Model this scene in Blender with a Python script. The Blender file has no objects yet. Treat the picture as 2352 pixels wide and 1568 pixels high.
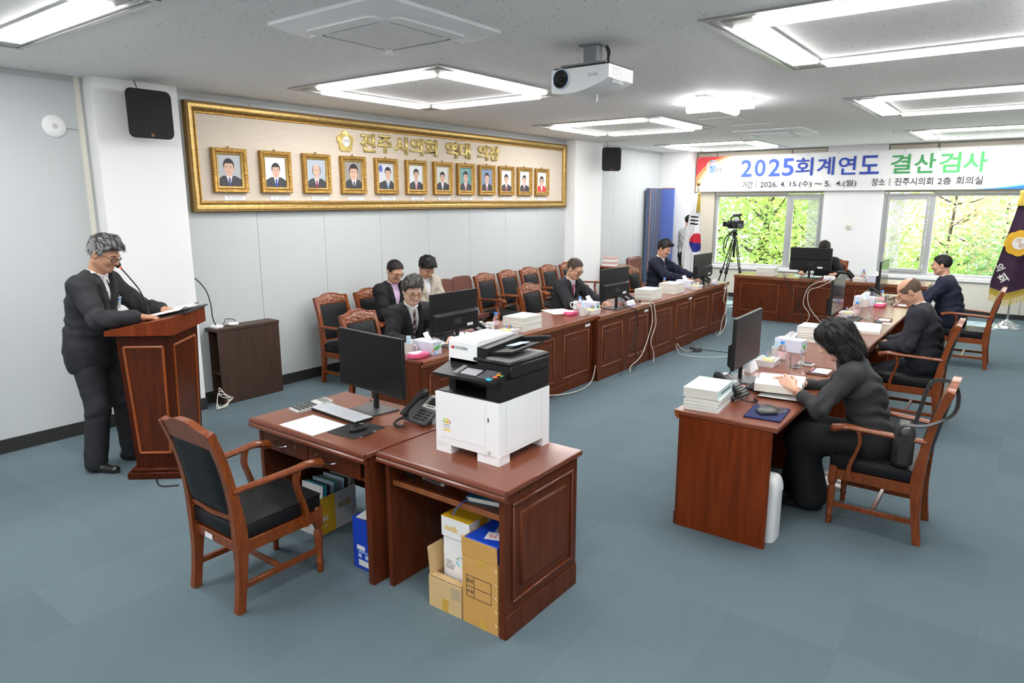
import bpy, bmesh, math, random
import numpy as np
from mathutils import Matrix, Vector
random.seed(7)
rng = np.random.default_rng(5)
S = bpy.context.scene
C = S.collection
PI = math.pi
R_ = math.radians

# ------------------------------------------------------------------ camera
cam_d = bpy.data.cameras.new('camera')
cam_d.sensor_width = 36.0
cam_d.lens = 24.03
cam_d.clip_start = 0.05
cam_d.clip_end = 200
cam = bpy.data.objects.new('camera', cam_d)
C.objects.link(cam)
yaw, pit, rol = 0.6421, -0.2025, -0.0009
fwd = Vector((-math.sin(yaw) * math.cos(pit), math.cos(yaw) * math.cos(pit), math.sin(pit)))
rgt0 = Vector((math.cos(yaw), math.sin(yaw), 0))
up0 = rgt0.cross(fwd)
rgt = rgt0 * math.cos(rol) + up0 * math.sin(rol)
upv = -rgt0 * math.sin(rol) + up0 * math.cos(rol)
cm = Matrix((rgt, upv, -fwd)).transposed().to_4x4()
cm.translation = Vector((6.4706, -2.9013, 2.0086))
cam.matrix_world = cm
S.camera = cam

# ------------------------------------------------------------------ light
S.view_settings.view_transform = 'Standard'
S.view_settings.look = 'None'
S.view_settings.gamma = 1.0
S.view_settings.use_curve_mapping = False
S.view_settings.exposure = 0.08
world = bpy.data.worlds.new('world')
S.world = world
world.use_nodes = True
wn = world.node_tree.nodes
bg = wn['Background']
bg.inputs[0].default_value = (0.86, 0.94, 1.0, 1)
bg.inputs[1].default_value = 5.0
sun_d = bpy.data.lights.new('sun', 'SUN')
sun_d.energy = 18.0
sun_d.angle = 0.01
sun_d.color = (1.0, 0.95, 0.85)
sun = bpy.data.objects.new('sun', sun_d)
C.objects.link(sun)
sun.rotation_euler = (R_(-38), R_(22), 0)
LED = 23.5

# ------------------------------------------------------------------ materials
MATS = {}
def mat(name, col=(0.8, 0.8, 0.8), rough=0.5, metal=0.0, kind=None, **k):
    if name in MATS:
        return MATS[name]
    m = bpy.data.materials.new(name)
    m.use_nodes = True
    nt = m.node_tree
    N = nt.nodes
    L = nt.links
    b = N['Principled BSDF']
    b.inputs['Base Color'].default_value = (*col, 1)
    b.inputs['Roughness'].default_value = rough
    b.inputs['Metallic'].default_value = metal
    if 'spec' in k:
        b.inputs['Specular IOR Level'].default_value = k['spec']
    if 'coat' in k:
        b.inputs['Coat Weight'].default_value = k['coat']
        b.inputs['Coat Roughness'].default_value = k.get('coat_rough', 0.12)
    if 'trans' in k:
        b.inputs['Transmission Weight'].default_value = k['trans']
        b.inputs['IOR'].default_value = k.get('ior', 1.45)
    if 'sss' in k:
        b.inputs['Subsurface Weight'].default_value = k['sss']
        b.inputs['Subsurface Radius'].default_value = (0.012, 0.005, 0.003)
    if 'emit' in k:
        b.inputs['Emission Color'].default_value = (*k.get('ecol', col), 1)
        b.inputs['Emission Strength'].default_value = k['emit']
    if 'alpha' in k:
        b.inputs['Alpha'].default_value = k['alpha']
    if kind:
        tc = N.new('ShaderNodeTexCoord')
        mp = N.new('ShaderNodeMapping')
        L.new(tc.outputs['Object'], mp.inputs[0])
        sc = k.get('scale', (1, 1, 1))
        mp.inputs['Scale'].default_value = sc
        no = N.new('ShaderNodeTexNoise')
        no.inputs['Scale'].default_value = k.get('ns', 10)
        no.inputs['Detail'].default_value = k.get('detail', 4)
        no.inputs['Roughness'].default_value = k.get('nrough', 0.6)
        L.new(mp.outputs[0], no.inputs['Vector'])
        fac = no.outputs['Fac']
        cr = N.new('ShaderNodeValToRGB')
        c2 = k.get('col2', tuple(c * 0.6 for c in col))
        cr.color_ramp.elements[0].position = k.get('p0', 0.35)
        cr.color_ramp.elements[1].position = k.get('p1', 0.65)
        cr.color_ramp.elements[0].color = (*c2, 1)
        cr.color_ramp.elements[1].color = (*col, 1)
        L.new(fac, cr.inputs[0])
        colout = cr.outputs[0]
        if k.get('objrand'):
            oi = N.new('ShaderNodeObjectInfo')
            hs = N.new('ShaderNodeHueSaturation')
            mr = N.new('ShaderNodeMapRange')
            mr.inputs['To Min'].default_value = 1 - k['objrand']
            mr.inputs['To Max'].default_value = 1 + k['objrand']
            L.new(oi.outputs['Random'], mr.inputs['Value'])
            L.new(mr.outputs[0], hs.inputs['Value'])
            L.new(colout, hs.inputs['Color'])
            colout = hs.outputs[0]
        L.new(colout, b.inputs['Base Color'])
        if k.get('bump'):
            bn = N.new('ShaderNodeBump')
            bn.inputs['Strength'].default_value = k['bump']
            bn.inputs['Distance'].default_value = k.get('bdist', 0.002)
            if k.get('bs'):
                n2 = N.new('ShaderNodeTexNoise')
                n2.inputs['Scale'].default_value = k['bs']
                n2.inputs['Detail'].default_value = 3
                L.new(mp.outputs[0], n2.inputs['Vector'])
                L.new(n2.outputs['Fac'], bn.inputs['Height'])
            else:
                L.new(fac, bn.inputs['Height'])
            L.new(bn.outputs[0], b.inputs['Normal'])
    MATS[name] = m
    return m

M_desk = mat('mahogany', (0.128, 0.030, 0.010), 0.4, kind='n', scale=(9, 9, 1.0), ns=3.2, col2=(0.08, 0.018, 0.006), coat=0.06, detail=6, spec=.18)
M_deskx = mat('mahogany_top', (0.19, 0.053, 0.026), 0.3, kind='n', scale=(1.5, 1.5, 1.5), ns=2.0, col2=(0.165, 0.045, 0.022), coat=0.3, detail=3, spec=.35)
M_desk2 = mat('mahogany_edge', (0.13, 0.03, 0.012), 0.3, coat=0.3, spec=.3)
M_mould = mat('mahogany_moulding', (0.30, 0.095, 0.03), 0.34, kind='n', scale=(5, 5, 5), ns=4, col2=(0.21, 0.06, 0.018), coat=0.25, spec=.35)
M_redpanel = mat('red_veneer', (0.20, 0.036, 0.007), 0.4, kind='n', scale=(14, 14, 1.0), ns=2.0, col2=(0.12, 0.02, 0.004), coat=0.06, detail=5, spec=.15)
M_chair = mat('chair_wood', (0.25, 0.06, 0.014), 0.33, kind='n', scale=(12, 12, 2.0), ns=4.0, col2=(0.15, 0.034, 0.008), coat=0.2, detail=6, spec=.3)
M_carve = mat('carved_wood', (0.33, 0.10, 0.035), 0.28, kind='n', scale=(1, 1, 1), ns=38, col2=(0.12, 0.032, 0.012), coat=0.5, bump=0.9, bdist=0.006)
M_leather = mat('black_leather', (0.011, 0.012, 0.014), 0.46, kind='n', ns=120, col2=(0.009, 0.0095, 0.011), bump=0.18, bdist=0.001, spec=.2)
M_brownleather = mat('brown_leather', (0.16, 0.055, 0.04), 0.38, kind='n', ns=90, col2=(0.12, 0.04, 0.03), bump=0.15)
M_lect = mat('lectern_wood', (0.068, 0.012, 0.003), 0.36, kind='n', scale=(10, 10, 1), ns=3, col2=(0.04, 0.007, 0.002), coat=0.06, detail=6, spec=.15)
M_lectm = mat('lectern_moulding', (0.30, 0.07, 0.014), 0.32, coat=0.2, spec=.3)
M_walnut = mat('dark_walnut', (0.062, 0.032, 0.018), 0.5, kind='n', scale=(16, 16, 0.9), ns=3, col2=(0.04, 0.021, 0.013), detail=6)
M_wall = mat('wall_grey', (0.545, 0.575, 0.585), 0.62, kind='n', ns=260, col2=(0.525, 0.555, 0.565), bump=0.08, bdist=0.0006)
M_white = mat('white_paint', (0.86, 0.86, 0.86), 0.55)
M_cream = mat('cream_paint', (0.74, 0.71, 0.62), 0.5)
M_beige = mat('beige_blind', (0.60, 0.55, 0.46), 0.75, kind='n', ns=200, col2=(0.57, 0.52, 0.43), bump=0.1)
M_base = mat('baseboard_dark', (0.028, 0.028, 0.026), 0.45)
M_alu = mat('window_grey', (0.42, 0.43, 0.44), 0.42, 0.25)
M_black = mat('black_plastic', (0.009, 0.009, 0.010), 0.4, spec=.35)
M_blackm = mat('black_matte', (0.02, 0.02, 0.021), 0.7)
M_grille = mat('speaker_grille', (0.012, 0.012, 0.013), 0.8, kind='n', ns=500, col2=(0.004, 0.004, 0.004))
M_screen = mat('dark_screen', (0.005, 0.005, 0.006), 0.3, spec=.22)
M_screen_on = mat('screen_reflective', (0.03, 0.032, 0.035), 0.12)
M_gray = mat('grey_plastic', (0.28, 0.29, 0.30), 0.42)
M_dgray = mat('dark_grey_plastic', (0.06, 0.062, 0.066), 0.4)
M_lgray = mat('light_grey', (0.58, 0.58, 0.57), 0.45)
M_wplast = mat('white_plastic', (0.88, 0.88, 0.89), 0.35)
M_paper = mat('paper', (0.88, 0.88, 0.88), 0.8)
M_pages = mat('book_pages', (0.80, 0.77, 0.70), 0.85, kind='n', scale=(1, 1, 60), ns=6, col2=(0.72, 0.69, 0.61))
M_cover = mat('pale_aqua_cover', (0.58, 0.80, 0.80), 0.5)
M_teal = mat('teal_cover', (0.10, 0.36, 0.36), 0.5)
M_ink = mat('ink', (0.03, 0.03, 0.035), 0.8)
M_inkg = mat('ink_grey', (0.35, 0.35, 0.36), 0.8)
M_gold = mat('gold_frame', (0.46, 0.31, 0.11), 0.34, 0.7, kind='n', ns=30, col2=(0.30, 0.19, 0.055))
M_goldo = mat('gold_ornate', (0.58, 0.34, 0.08), 0.32, 0.65, kind='n', ns=75, col2=(0.20, 0.10, 0.02), bump=0.9, bdist=0.005)
M_goldb = mat('gold_bright', (0.78, 0.62, 0.24), 0.3, 0.45)
M_golddk = mat('gold_dark', (0.20, 0.11, 0.025), 0.45, 0.4)
M_linen = mat('beige_linen', (0.70, 0.615, 0.515), 0.85, kind='n', scale=(1, 1.2, 34), ns=5, col2=(0.62, 0.54, 0.445), detail=5)
M_steel = mat('chrome', (0.62, 0.63, 0.64), 0.2, 1.0)
M_alum = mat('aluminium', (0.5, 0.5, 0.5), 0.35, 0.9)
M_card = mat('cardboard', (0.60, 0.335, 0.105), 0.9, kind='n', ns=40, col2=(0.57, 0.315, 0.098), spec=.1)
M_card2 = mat('cardboard_pale', (0.64, 0.45, 0.23), 0.85, kind='n', ns=30, col2=(0.60, 0.42, 0.21), spec=.2)
M_tape = mat('packing_tape', (0.58, 0.36, 0.06), 0.35)
M_yellow = mat('yellow_print', (0.80, 0.46, 0.02), 0.5)
M_blue = mat('blue_plastic', (0.01, 0.06, 0.55), 0.4)
M_navy = mat('navy_felt', (0.006, 0.012, 0.075), 0.85)
M_pink = mat('pink_pack', (0.82, 0.12, 0.27), 0.4)
M_red = mat('red', (0.75, 0.03, 0.03), 0.5)
M_orange = mat('orange', (0.85, 0.25, 0.04), 0.5)
M_green = mat('green', (0.10, 0.5, 0.12), 0.5)
M_lime = mat('lime', (0.45, 0.75, 0.10), 0.5)
M_cyan = mat('cyan', (0.05, 0.55, 0.75), 0.4)
M_capblue = mat('cap_blue', (0.07, 0.30, 0.85), 0.4)
M_skyb = mat('pale_blue', (0.55, 0.72, 0.88), 0.5)
M_lilac = mat('pale_lilac', (0.70, 0.72, 0.86), 0.5)
M_yel2 = mat('note_yellow', (0.88, 0.78, 0.32), 0.6)
M_purple = mat('purple_print', (0.16, 0.08, 0.42), 0.5)
M_brown = mat('brown_tray', (0.20, 0.085, 0.04), 0.4)
M_mug = mat('mug_beige', (0.66, 0.64, 0.60), 0.35)
M_cablew = mat('cable_white', (0.72, 0.70, 0.64), 0.5)
M_cableb = mat('cable_black', (0.012, 0.012, 0.012), 0.5)
M_glass = mat('clear_glass', (0.95, 0.97, 0.97), 0.03, trans=1.0, ior=1.3)
M_tracing = mat('clear_sleeve', (0.9, 0.92, 0.94), 0.2)
M_led = mat('led_diffuser', (1, 1, 1), 0.5, emit=LED, ecol=(1.0, 0.985, 0.97))
M_mirror = mat('fixture_metal', (0.42, 0.42, 0.41), 0.45, 0.4)

def ceiling_mat():
    m = mat('ceiling_board', (0.60, 0.60, 0.595), 0.7)
    nt = m.node_tree
    N, L = nt.nodes, nt.links
    b = N['Principled BSDF']
    tc = N.new('ShaderNodeTexCoord')
    v = N.new('ShaderNodeTexVoronoi')
    v.inputs['Scale'].default_value = 20
    L.new(tc.outputs['Object'], v.inputs['Vector'])
    n = N.new('ShaderNodeTexNoise')
    n.inputs['Scale'].default_value = 55
    n.inputs['Detail'].default_value = 3
    L.new(tc.outputs['Object'], n.inputs['Vector'])
    ad = N.new('ShaderNodeMath'); ad.operation = 'MULTIPLY_ADD'
    ad.inputs[1].default_value = 0.9
    L.new(n.outputs['Fac'], ad.inputs[0]); L.new(v.outputs['Distance'], ad.inputs[2])
    cr = N.new('ShaderNodeValToRGB')
    cr.color_ramp.elements[0].position = 0.50
    cr.color_ramp.elements[1].position = 0.57
    cr.color_ramp.elements[0].color = (0.42, 0.42, 0.42, 1)
    cr.color_ramp.elements[1].color = (0.92, 0.905, 0.89, 1)
    L.new(ad.outputs[0], cr.inputs[0])
    L.new(cr.outputs[0], b.inputs['Base Color'])
    bn = N.new('ShaderNodeBump')
    bn.inputs['Strength'].default_value = 0.35
    bn.inputs['Distance'].default_value = 0.003
    n2 = N.new('ShaderNodeTexNoise'); n2.inputs['Scale'].default_value = 130; n2.inputs['Detail'].default_value = 2
    L.new(tc.outputs['Object'], n2.inputs['Vector'])
    L.new(n2.outputs['Fac'], bn.inputs['Height'])
    L.new(bn.outputs[0], b.inputs['Normal'])
    return m
M_ceil = ceiling_mat()
M_carpet = mat('carpet', (0.155, 0.210, 0.235), 0.95, kind='n', ns=420, col2=(0.078, 0.110, 0.126), p0=0.3, p1=0.7, bump=0.5, bdist=0.002, objrand=0.055, detail=2, spec=0.1)

# ------------------------------------------------------------------ mesh helpers
def rotz(a):
    return np.array([[math.cos(a), -math.sin(a), 0], [math.sin(a), math.cos(a), 0], [0, 0, 1.0]])
def rotx(a):
    return np.array([[1.0, 0, 0], [0, math.cos(a), -math.sin(a)], [0, math.sin(a), math.cos(a)]])
def roty(a):
    return np.array([[math.cos(a), 0, math.sin(a)], [0, 1.0, 0], [-math.sin(a), 0, math.cos(a)]])

class MB:
    def __init__(s):
        s.v = []; s.f = []; s.m = []
    def add(s, vs, fs, mi=0):
        o = len(s.v)
        s.v.extend([tuple(map(float, p)) for p in vs])
        s.f.extend([tuple(i + o for i in f) for f in fs])
        s.m.extend([mi] * len(fs))
        return s
    def box(s, c, d, mi=0, R=None, bev=0.0):
        hx, hy, hz = d[0] / 2, d[1] / 2, d[2] / 2
        c = np.array(c, float)
        if bev <= 0:
            vs = [(x, y, z) for x in (-hx, hx) for y in (-hy, hy) for z in (-hz, hz)]
            fs = [(0, 1, 3, 2), (4, 6, 7, 5), (0, 4, 5, 1), (2, 3, 7, 6), (0, 2, 6, 4), (1, 5, 7, 3)]
        else:
            b = min(bev, hx * .99, hy * .99, hz * .99)
            vs = []; ix = {}
            for sx in (-1, 1):
                for sy in (-1, 1):
                    for sz in (-1, 1):
                        for a in range(3):
                            p = [sx * (hx - (0 if a == 0 else b)), sy * (hy - (0 if a == 1 else b)), sz * (hz - (0 if a == 2 else b))]
                            ix[(sx, sy, sz, a)] = len(vs); vs.append(p)
            fs = []
            def q(*k):
                fs.append(tuple(ix[t] for t in k))
            for sg in (-1, 1):
                o = [(-1, -1), (1, -1), (1, 1), (-1, 1)]
                if sg < 0: o = o[::-1]
                q(*[(sg, a, b_, 0) for a, b_ in o])
                q(*[(b_, sg, a, 1) for a, b_ in o])
                q(*[(a, b_, sg, 2) for a, b_ in o])
            for a in (-1, 1):
                for b_ in (-1, 1):
                    e = [(a, b_, -1, 0), (a, b_, -1, 1), (a, b_, 1, 1), (a, b_, 1, 0)]
                    q(*(e if a * b_ > 0 else e[::-1]))
                    e = [(-1, a, b_, 1), (-1, a, b_, 2), (1, a, b_, 2), (1, a, b_, 1)]
                    q(*(e if a * b_ > 0 else e[::-1]))
                    e = [(b_, -1, a, 2), (b_, -1, a, 0), (b_, 1, a, 0), (b_, 1, a, 2)]
                    q(*(e if a * b_ > 0 else e[::-1]))
            for a in (-1, 1):
                for b_ in (-1, 1):
                    for c_ in (-1, 1):
                        e = [(a, b_, c_, 0), (a, b_, c_, 1), (a, b_, c_, 2)]
                        q(*(e if a * b_ * c_ > 0 else e[::-1]))
        vs = np.array(vs, float)
        if R is not None:
            vs = vs @ np.array(R).T
        return s.add(vs + c, fs, mi)
    def bx(s, x0, x1, y0, y1, z0, z1, mi=0, bev=0.0):
        return s.box(((x0 + x1) / 2, (y0 + y1) / 2, (z0 + z1) / 2), (x1 - x0, y1 - y0, z1 - z0), mi, None, bev)
    def tube(s, pts, r, n=8, mi=0, caps=True, closed=False, sq=None):
        P = [np.array(p, float) for p in pts]
        m = len(P)
        rr = r if hasattr(r, '__len__') else [r] * m
        T = []
        for i in range(m):
            if closed:
                t = P[(i + 1) % m] - P[i - 1]
            else:
                t = P[min(i + 1, m - 1)] - P[max(i - 1, 0)]
            T.append(t / (np.linalg.norm(t) + 1e-12))
        a = np.array([0, 0, 1.0])
        if abs(T[0] @ a) > 0.9: a = np.array([1.0, 0, 0])
        nrm = np.cross(T[0], a); nrm /= np.linalg.norm(nrm)
        vs = []
        for i in range(m):
            nrm = nrm - T[i] * (nrm @ T[i]); nrm /= (np.linalg.norm(nrm) + 1e-12)
            bn = np.cross(T[i], nrm)
            for k in range(n):
                t = 2 * PI * (k + (0.5 if n == 4 else 0)) / n
                ca, sa = math.cos(t), math.sin(t)
                if sq: ca, sa = ca * sq[0], sa * sq[1]
                vs.append(P[i] + rr[i] * (nrm * ca + bn * sa))
        fs = []
        for i in range(m if closed else m - 1):
            j = (i + 1) % m
            for k in range(n):
                fs.append((i * n + k, i * n + (k + 1) % n, j * n + (k + 1) % n, j * n + k))
        if caps and not closed:
            fs.append(tuple(range(n))[::-1]); fs.append(tuple((m - 1) * n + k for k in range(n)))
        return s.add(vs, fs, mi)
    def lathe(s, prof, n=20, o=(0, 0, 0), mi=0, R=None, caps=True):
        vs = []
        for r, z in prof:
            for k in range(n):
                t = 2 * PI * k / n
                vs.append((r * math.cos(t), r * math.sin(t), z))
        vs = np.array(vs)
        if R is not None: vs = vs @ np.array(R).T
        fs = []
        for i in range(len(prof) - 1):
            for k in range(n):
                fs.append((i * n + k, i * n + (k + 1) % n, (i + 1) * n + (k + 1) % n, (i + 1) * n + k))
        if caps:
            fs.append(tuple(range(n))[::-1]); fs.append(tuple((len(prof) - 1) * n + k for k in range(n)))
        return s.add(vs + np.array(o, float), fs, mi)
    def prism(s, poly, t0, t1, fn=None, mi=0):
        # poly in (a,b), extruded over t; fn(a,b,t)->xyz
        fn = fn or (lambda a, b, t: (a, b, t))
        n = len(poly)
        vs = [fn(a, b, t0) for a, b in poly] + [fn(a, b, t1) for a, b in poly]
        fs = [tuple(range(n))[::-1], tuple(range(n, 2 * n))]
        fs += [(i, (i + 1) % n, n + (i + 1) % n, n + i) for i in range(n)]
        return s.add(vs, fs, mi)
    def sph(s, c, r, nu=14, nv=9, mi=0, R=None):
        r = r if hasattr(r, '__len__') else (r, r, r)
        vs = [(0, 0, -1)]
        for j in range(1, nv):
            ph = -PI / 2 + PI * j / nv
            for k in range(nu):
                t = 2 * PI * k / nu
                vs.append((math.cos(ph) * math.cos(t), math.cos(ph) * math.sin(t), math.sin(ph)))
        vs.append((0, 0, 1))
        vs = np.array(vs) * np.array(r)
        if R is not None: vs = vs @ np.array(R).T
        fs = [(0, 1 + (k + 1) % nu, 1 + k) for k in range(nu)]
        for j in range(nv - 2):
            for k in range(nu):
                a = 1 + j * nu
                fs.append((a + k, a + (k + 1) % nu, a + nu + (k + 1) % nu, a + nu + k))
        a = 1 + (nv - 2) * nu
        fs += [(a + k, a + (k + 1) % nu, len(vs) - 1) for k in range(nu)]
        return s.add(vs + np.array(c, float), fs, mi)
    def grid(s, fn, nu, nv, mi=0, mfn=None):
        vs = [fn(i / nu, j / nv) for j in range(nv + 1) for i in range(nu + 1)]
        fs = []; ms = []
        for j in range(nv):
            for i in range(nu):
                a = j * (nu + 1) + i
                fs.append((a, a + 1, a + nu + 2, a + nu + 1))
                ms.append(mfn((i + .5) / nu, (j + .5) / nv) if mfn else mi)
        o = len(s.m)
        s.add(vs, fs, 0)
        s.m[o:] = ms
        return s
    def build(s, name, mats, parent=None, loc=None, rz=None, M=None, sharp=38, kind=None, fix=True):
        me = bpy.data.meshes.new(name)
        me.from_pydata(s.v, [], s.f)
        if not isinstance(mats, (list, tuple)): mats = [mats]
        for m in mats: me.materials.append(m)
        if len(mats) > 1:
            me.polygons.foreach_set('material_index', s.m)
        if fix:
            bm = bmesh.new(); bm.from_mesh(me)
            bmesh.ops.recalc_face_normals(bm, faces=bm.faces)
            bm.to_mesh(me); bm.free()
        me.shade_smooth()
        me.set_sharp_from_angle(angle=R_(sharp))
        return link(name, me, parent, loc, rz, M, kind)

def link(name, data, parent=None, loc=None, rz=None, M=None, kind=None):
    o = bpy.data.objects.new(name, data)
    C.objects.link(o)
    if parent is not None: o.parent = parent
    if M is not None:
        o.matrix_local = M
    else:
        if loc is not None: o.location = loc
        if rz is not None: o.rotation_euler = (0, 0, rz) if not hasattr(rz, '__len__') else rz
    if kind: o['kind'] = kind
    return o

def tag(o, label, cat, group=None, kind=None):
    o['label'] = label; o['category'] = cat
    if group: o['group'] = group
    if kind: o['kind'] = kind
    return o
def thing(name, label, cat, loc=(0, 0, 0), rz=0, group=None):
    o = bpy.data.objects.new(name, None)
    o.empty_display_size = 0.05
    C.objects.link(o)
    o.location = loc; o.rotation_euler = (0, 0, rz)
    return tag(o, label, cat, group)
def struct(o):
    o['kind'] = 'structure'
    return o
CH = {}
def copy_tree(o, parent=None, loc=None, rz=None, label=None, group=None):
    c = o.copy(); C.objects.link(c); c.parent = parent
    if loc is not None: c.location = loc
    if rz is not None: c.rotation_euler = (0, 0, rz)
    if label: c['label'] = label
    if group: c['group'] = group
    for ch in o.children:
        copy_tree(ch, c)
    return c
def axes(loc, x, y):
    x = Vector(x).normalized(); y = Vector(y); y = (y - x * y.dot(x)).normalized(); z = x.cross(y)
    M = Matrix((x, y, z)).transposed().to_4x4()
    M.translation = Vector(loc)
    return M
TXT = {}
def text(body, size, m, parent, M, name='lettering', extrude=0.0, bold=0.0, align='CENTER', sx=1.0):
    key = (body, size, extrude, bold, align, sx, m.name)
    if key not in TXT:
        cu = bpy.data.curves.new('t', 'FONT')
        cu.body = body; cu.size = size; cu.align_x = align; cu.align_y = 'CENTER'
        cu.extrude = extrude; cu.offset = bold; cu.resolution_u = 3
        ob = bpy.data.objects.new('t', cu); C.objects.link(ob)
        bpy.context.view_layer.update()
        me = bpy.data.meshes.new_from_object(ob.evaluated_get(bpy.context.evaluated_depsgraph_get()))
        bpy.data.objects.remove(ob); bpy.data.curves.remove(cu)
        if sx != 1.0: me.transform(Matrix.Diagonal((sx, 1, 1, 1)))
        me.materials.clear(); me.materials.append(m)
        me.name = 'lettering'
        TXT[key] = me
    return link(name, TXT[key], parent, M=M)
def catmull(pts, n=6):
    P = [np.array(p, float) for p in pts]
    P = [2 * P[0] - P[1]] + P + [2 * P[-1] - P[-2]]
    out = []
    for i in range(1, len(P) - 2):
        for k in range(n):
            t = k / n
            a, b, c, d = P[i - 1], P[i], P[i + 1], P[i + 2]
            out.append(0.5 * ((2 * b) + (c - a) * t + (2 * a - 5 * b + 4 * c - d) * t * t + (3 * b - a - 3 * c + d) * t ** 3))
    out.append(P[-2])
    return out
def rrect(w, h, r, n=5):
    pts = []
    for cx, cy, a0 in ((w / 2 - r, h / 2 - r, 0), (-w / 2 + r, h / 2 - r, 90), (-w / 2 + r, -h / 2 + r, 180), (w / 2 - r, -h / 2 + r, 270)):
        for k in range(n + 1):
            a = R_(a0 + 90 * k / n)
            pts.append((cx + r * math.cos(a), cy + r * math.sin(a)))
    return pts
def fit_text(body, w, h, m, parent, M, name='lettering', extrude=0.0, bold=0.0):
    # lettering scaled to an exact width and height, centred on its origin
    key = (body, w, h, extrude, bold, m.name, 'fit')
    if key not in TXT:
        o = text(body, 1.0, m, parent, M, 'tmp', 0, bold)
        me = o.data.copy(); bpy.data.objects.remove(o)
        co = np.array([v.co[:] for v in me.vertices]); lo, hi = co.min(0), co.max(0)
        sx, sy = w / (hi[0] - lo[0]), h / max(hi[1] - lo[1], 1e-6)
        me.transform(Matrix.Diagonal((sx, sy, 1, 1)) @ Matrix.Translation((-(lo[0] + hi[0]) / 2, -(lo[1] + hi[1]) / 2, 0)))
        if extrude:
            bm = bmesh.new(); bm.from_mesh(me)
            bmesh.ops.remove_doubles(bm, verts=bm.verts, dist=1e-5)
            r = bmesh.ops.extrude_face_region(bm, geom=list(bm.faces))
            bmesh.ops.translate(bm, vec=(0, 0, extrude), verts=[e for e in r['geom'] if isinstance(e, bmesh.types.BMVert)])
            bmesh.ops.recalc_face_normals(bm, faces=bm.faces)
            bm.to_mesh(me); bm.free()
        TXT[key] = me
    return link(name, TXT[key], parent, M=M)
# ================================================================== ROOM
RX, YF, YB, H = 7.6, -8.3, 11.67, 3.02
fl = struct(MB().bx(-0.1, RX + 0.1, YF - 0.1, YB + 0.3, -0.12, -0.004).build('floor', M_carpet))
# carpet tiles, each its own piece
tile_me = MB().box((0, 0, -0.002), (0.4998, 0.4998, 0.004), bev=0.0005).build('carpet_tile', M_carpet, fl).data
bpy.data.objects.remove([o for o in fl.children][0])
cells = []
nx, ny = int(RX / 0.5) + 1, int((YB - YF) / 0.5) + 1
for i in range(nx):
    for j in range(ny):
        x0, y0 = i * 0.5, YF + j * 0.5
        cells.append((math.hypot(x0 + .25 - 5.2, y0 + .25 + 2.4), x0 + 0.25, y0 + 0.25))
cells.sort()
rest = MB()
cnt = 0
for d, x, y in cells:
    if x + .25 > RX + 0.01 or y + 0.25 > YB + 0.2: 
        rest.box((min(x, RX - .125), y, -0.002), (min(0.4998, 2 * abs(RX - x + .25) + .001), 0.4998, 0.004)); continue
    # only tiles in view become parts
    q = Vector((x, y, 0)) - cm.translation
    zc = q.dot(fwd)
    inview = zc > 0.3 and abs(q.dot(rgt) / zc) < 0.80 and abs(q.dot(upv) / zc) < 0.56
    if inview and cnt < 295:
        o = link('carpet_tile', tile_me, fl, loc=(x, y, 0)); cnt += 1
    else:
        rest.box((x, y, -0.002), (0.4998, 0.4998, 0.004))
rest.build('carpet_tiles_beyond', M_carpet, fl, kind='stuff')

struct(MB().bx(-0.2, RX + 0.2, YF - 0.2, YB + 0.35, H, H + 0.12).build('ceiling', M_ceil))
# left wall: backing + panels
wl = struct(MB().bx(-0.14, -0.012, YF - 0.1, YB + 0.3, 0, H).build('wall_left', M_wall))
seams = [1.309 + 0.857 * k for k in range(-11, 12)]
ys = [YF] + [s_ for s_ in seams if YF + 0.1 < s_ < -1.5] + [-1.35] + [s_ for s_ in seams if .3 < s_ < 11.0] + [11.62]
for a, b in zip(ys[:-1], ys[1:]):
    MB().bx(-0.012, 0, a + 0.0015, b - 0.0015, 0.0, H, bev=0.002).build('wall_panel', M_wall, wl)
MB().bx(0, 0.012, YF, 11.1, H - 0.045, H).build('ceiling_gap_shade', mat('gap_shade_grey', (0.45, 0.46, 0.46), 0.5), wl)  # grey strip stands in for the shadow line along the ceiling gap
bb = MB()
bb.bx(0, 0.012, -1.30, -0.235, 0, 0.115); bb.bx(0, 0.012, 0.49, 7.28, 0, 0.115); bb.bx(0, 0.012, 8.2, 11.1, 0, 0.115)
struct(bb.build('baseboard_left', M_base))
# post at the end of the panelled wall, left of the picture
struct(MB().bx(0, 0.06, -1.40, -1.30, 0, 2.98).bx(0.0, 0.05, -3.2, -1.40, 0.28, 0.36).build('trim_1', mat('white_metal_post', (0.72, 0.73, 0.73), 0.4)))
struct(MB().bx(RX, RX + 0.12, YF - 0.1, YB + 0.3, 0, H).build('wall_right', M_wall))
struct(MB().bx(-0.1, RX + 0.1, YF - 0.12, YF, 0, H).build('wall_front', M_white))
# columns on the left wall
for y0, y1, x1 in ((-0.2335, 0.487, 0.169), (7.28, 8.20, 0.20)):
    o = struct(MB().bx(0, x1, y0, y1, 0.115, H, bev=0.004).build('wall_column', M_white))
    MB().bx(0.0, x1 + 0.008, y0 - 0.008, y1 + 0.008, 0, 0.115).build('skirting', M_base, o)
# vertical conduit beside the first column
o = MB().bx(0, 0.022, -0.300, -0.262, 0.10, H).build('wall_conduit', M_cream)
tag(o, 'cream plastic cable conduit running up the grey wall beside the column', 'conduit')

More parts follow.
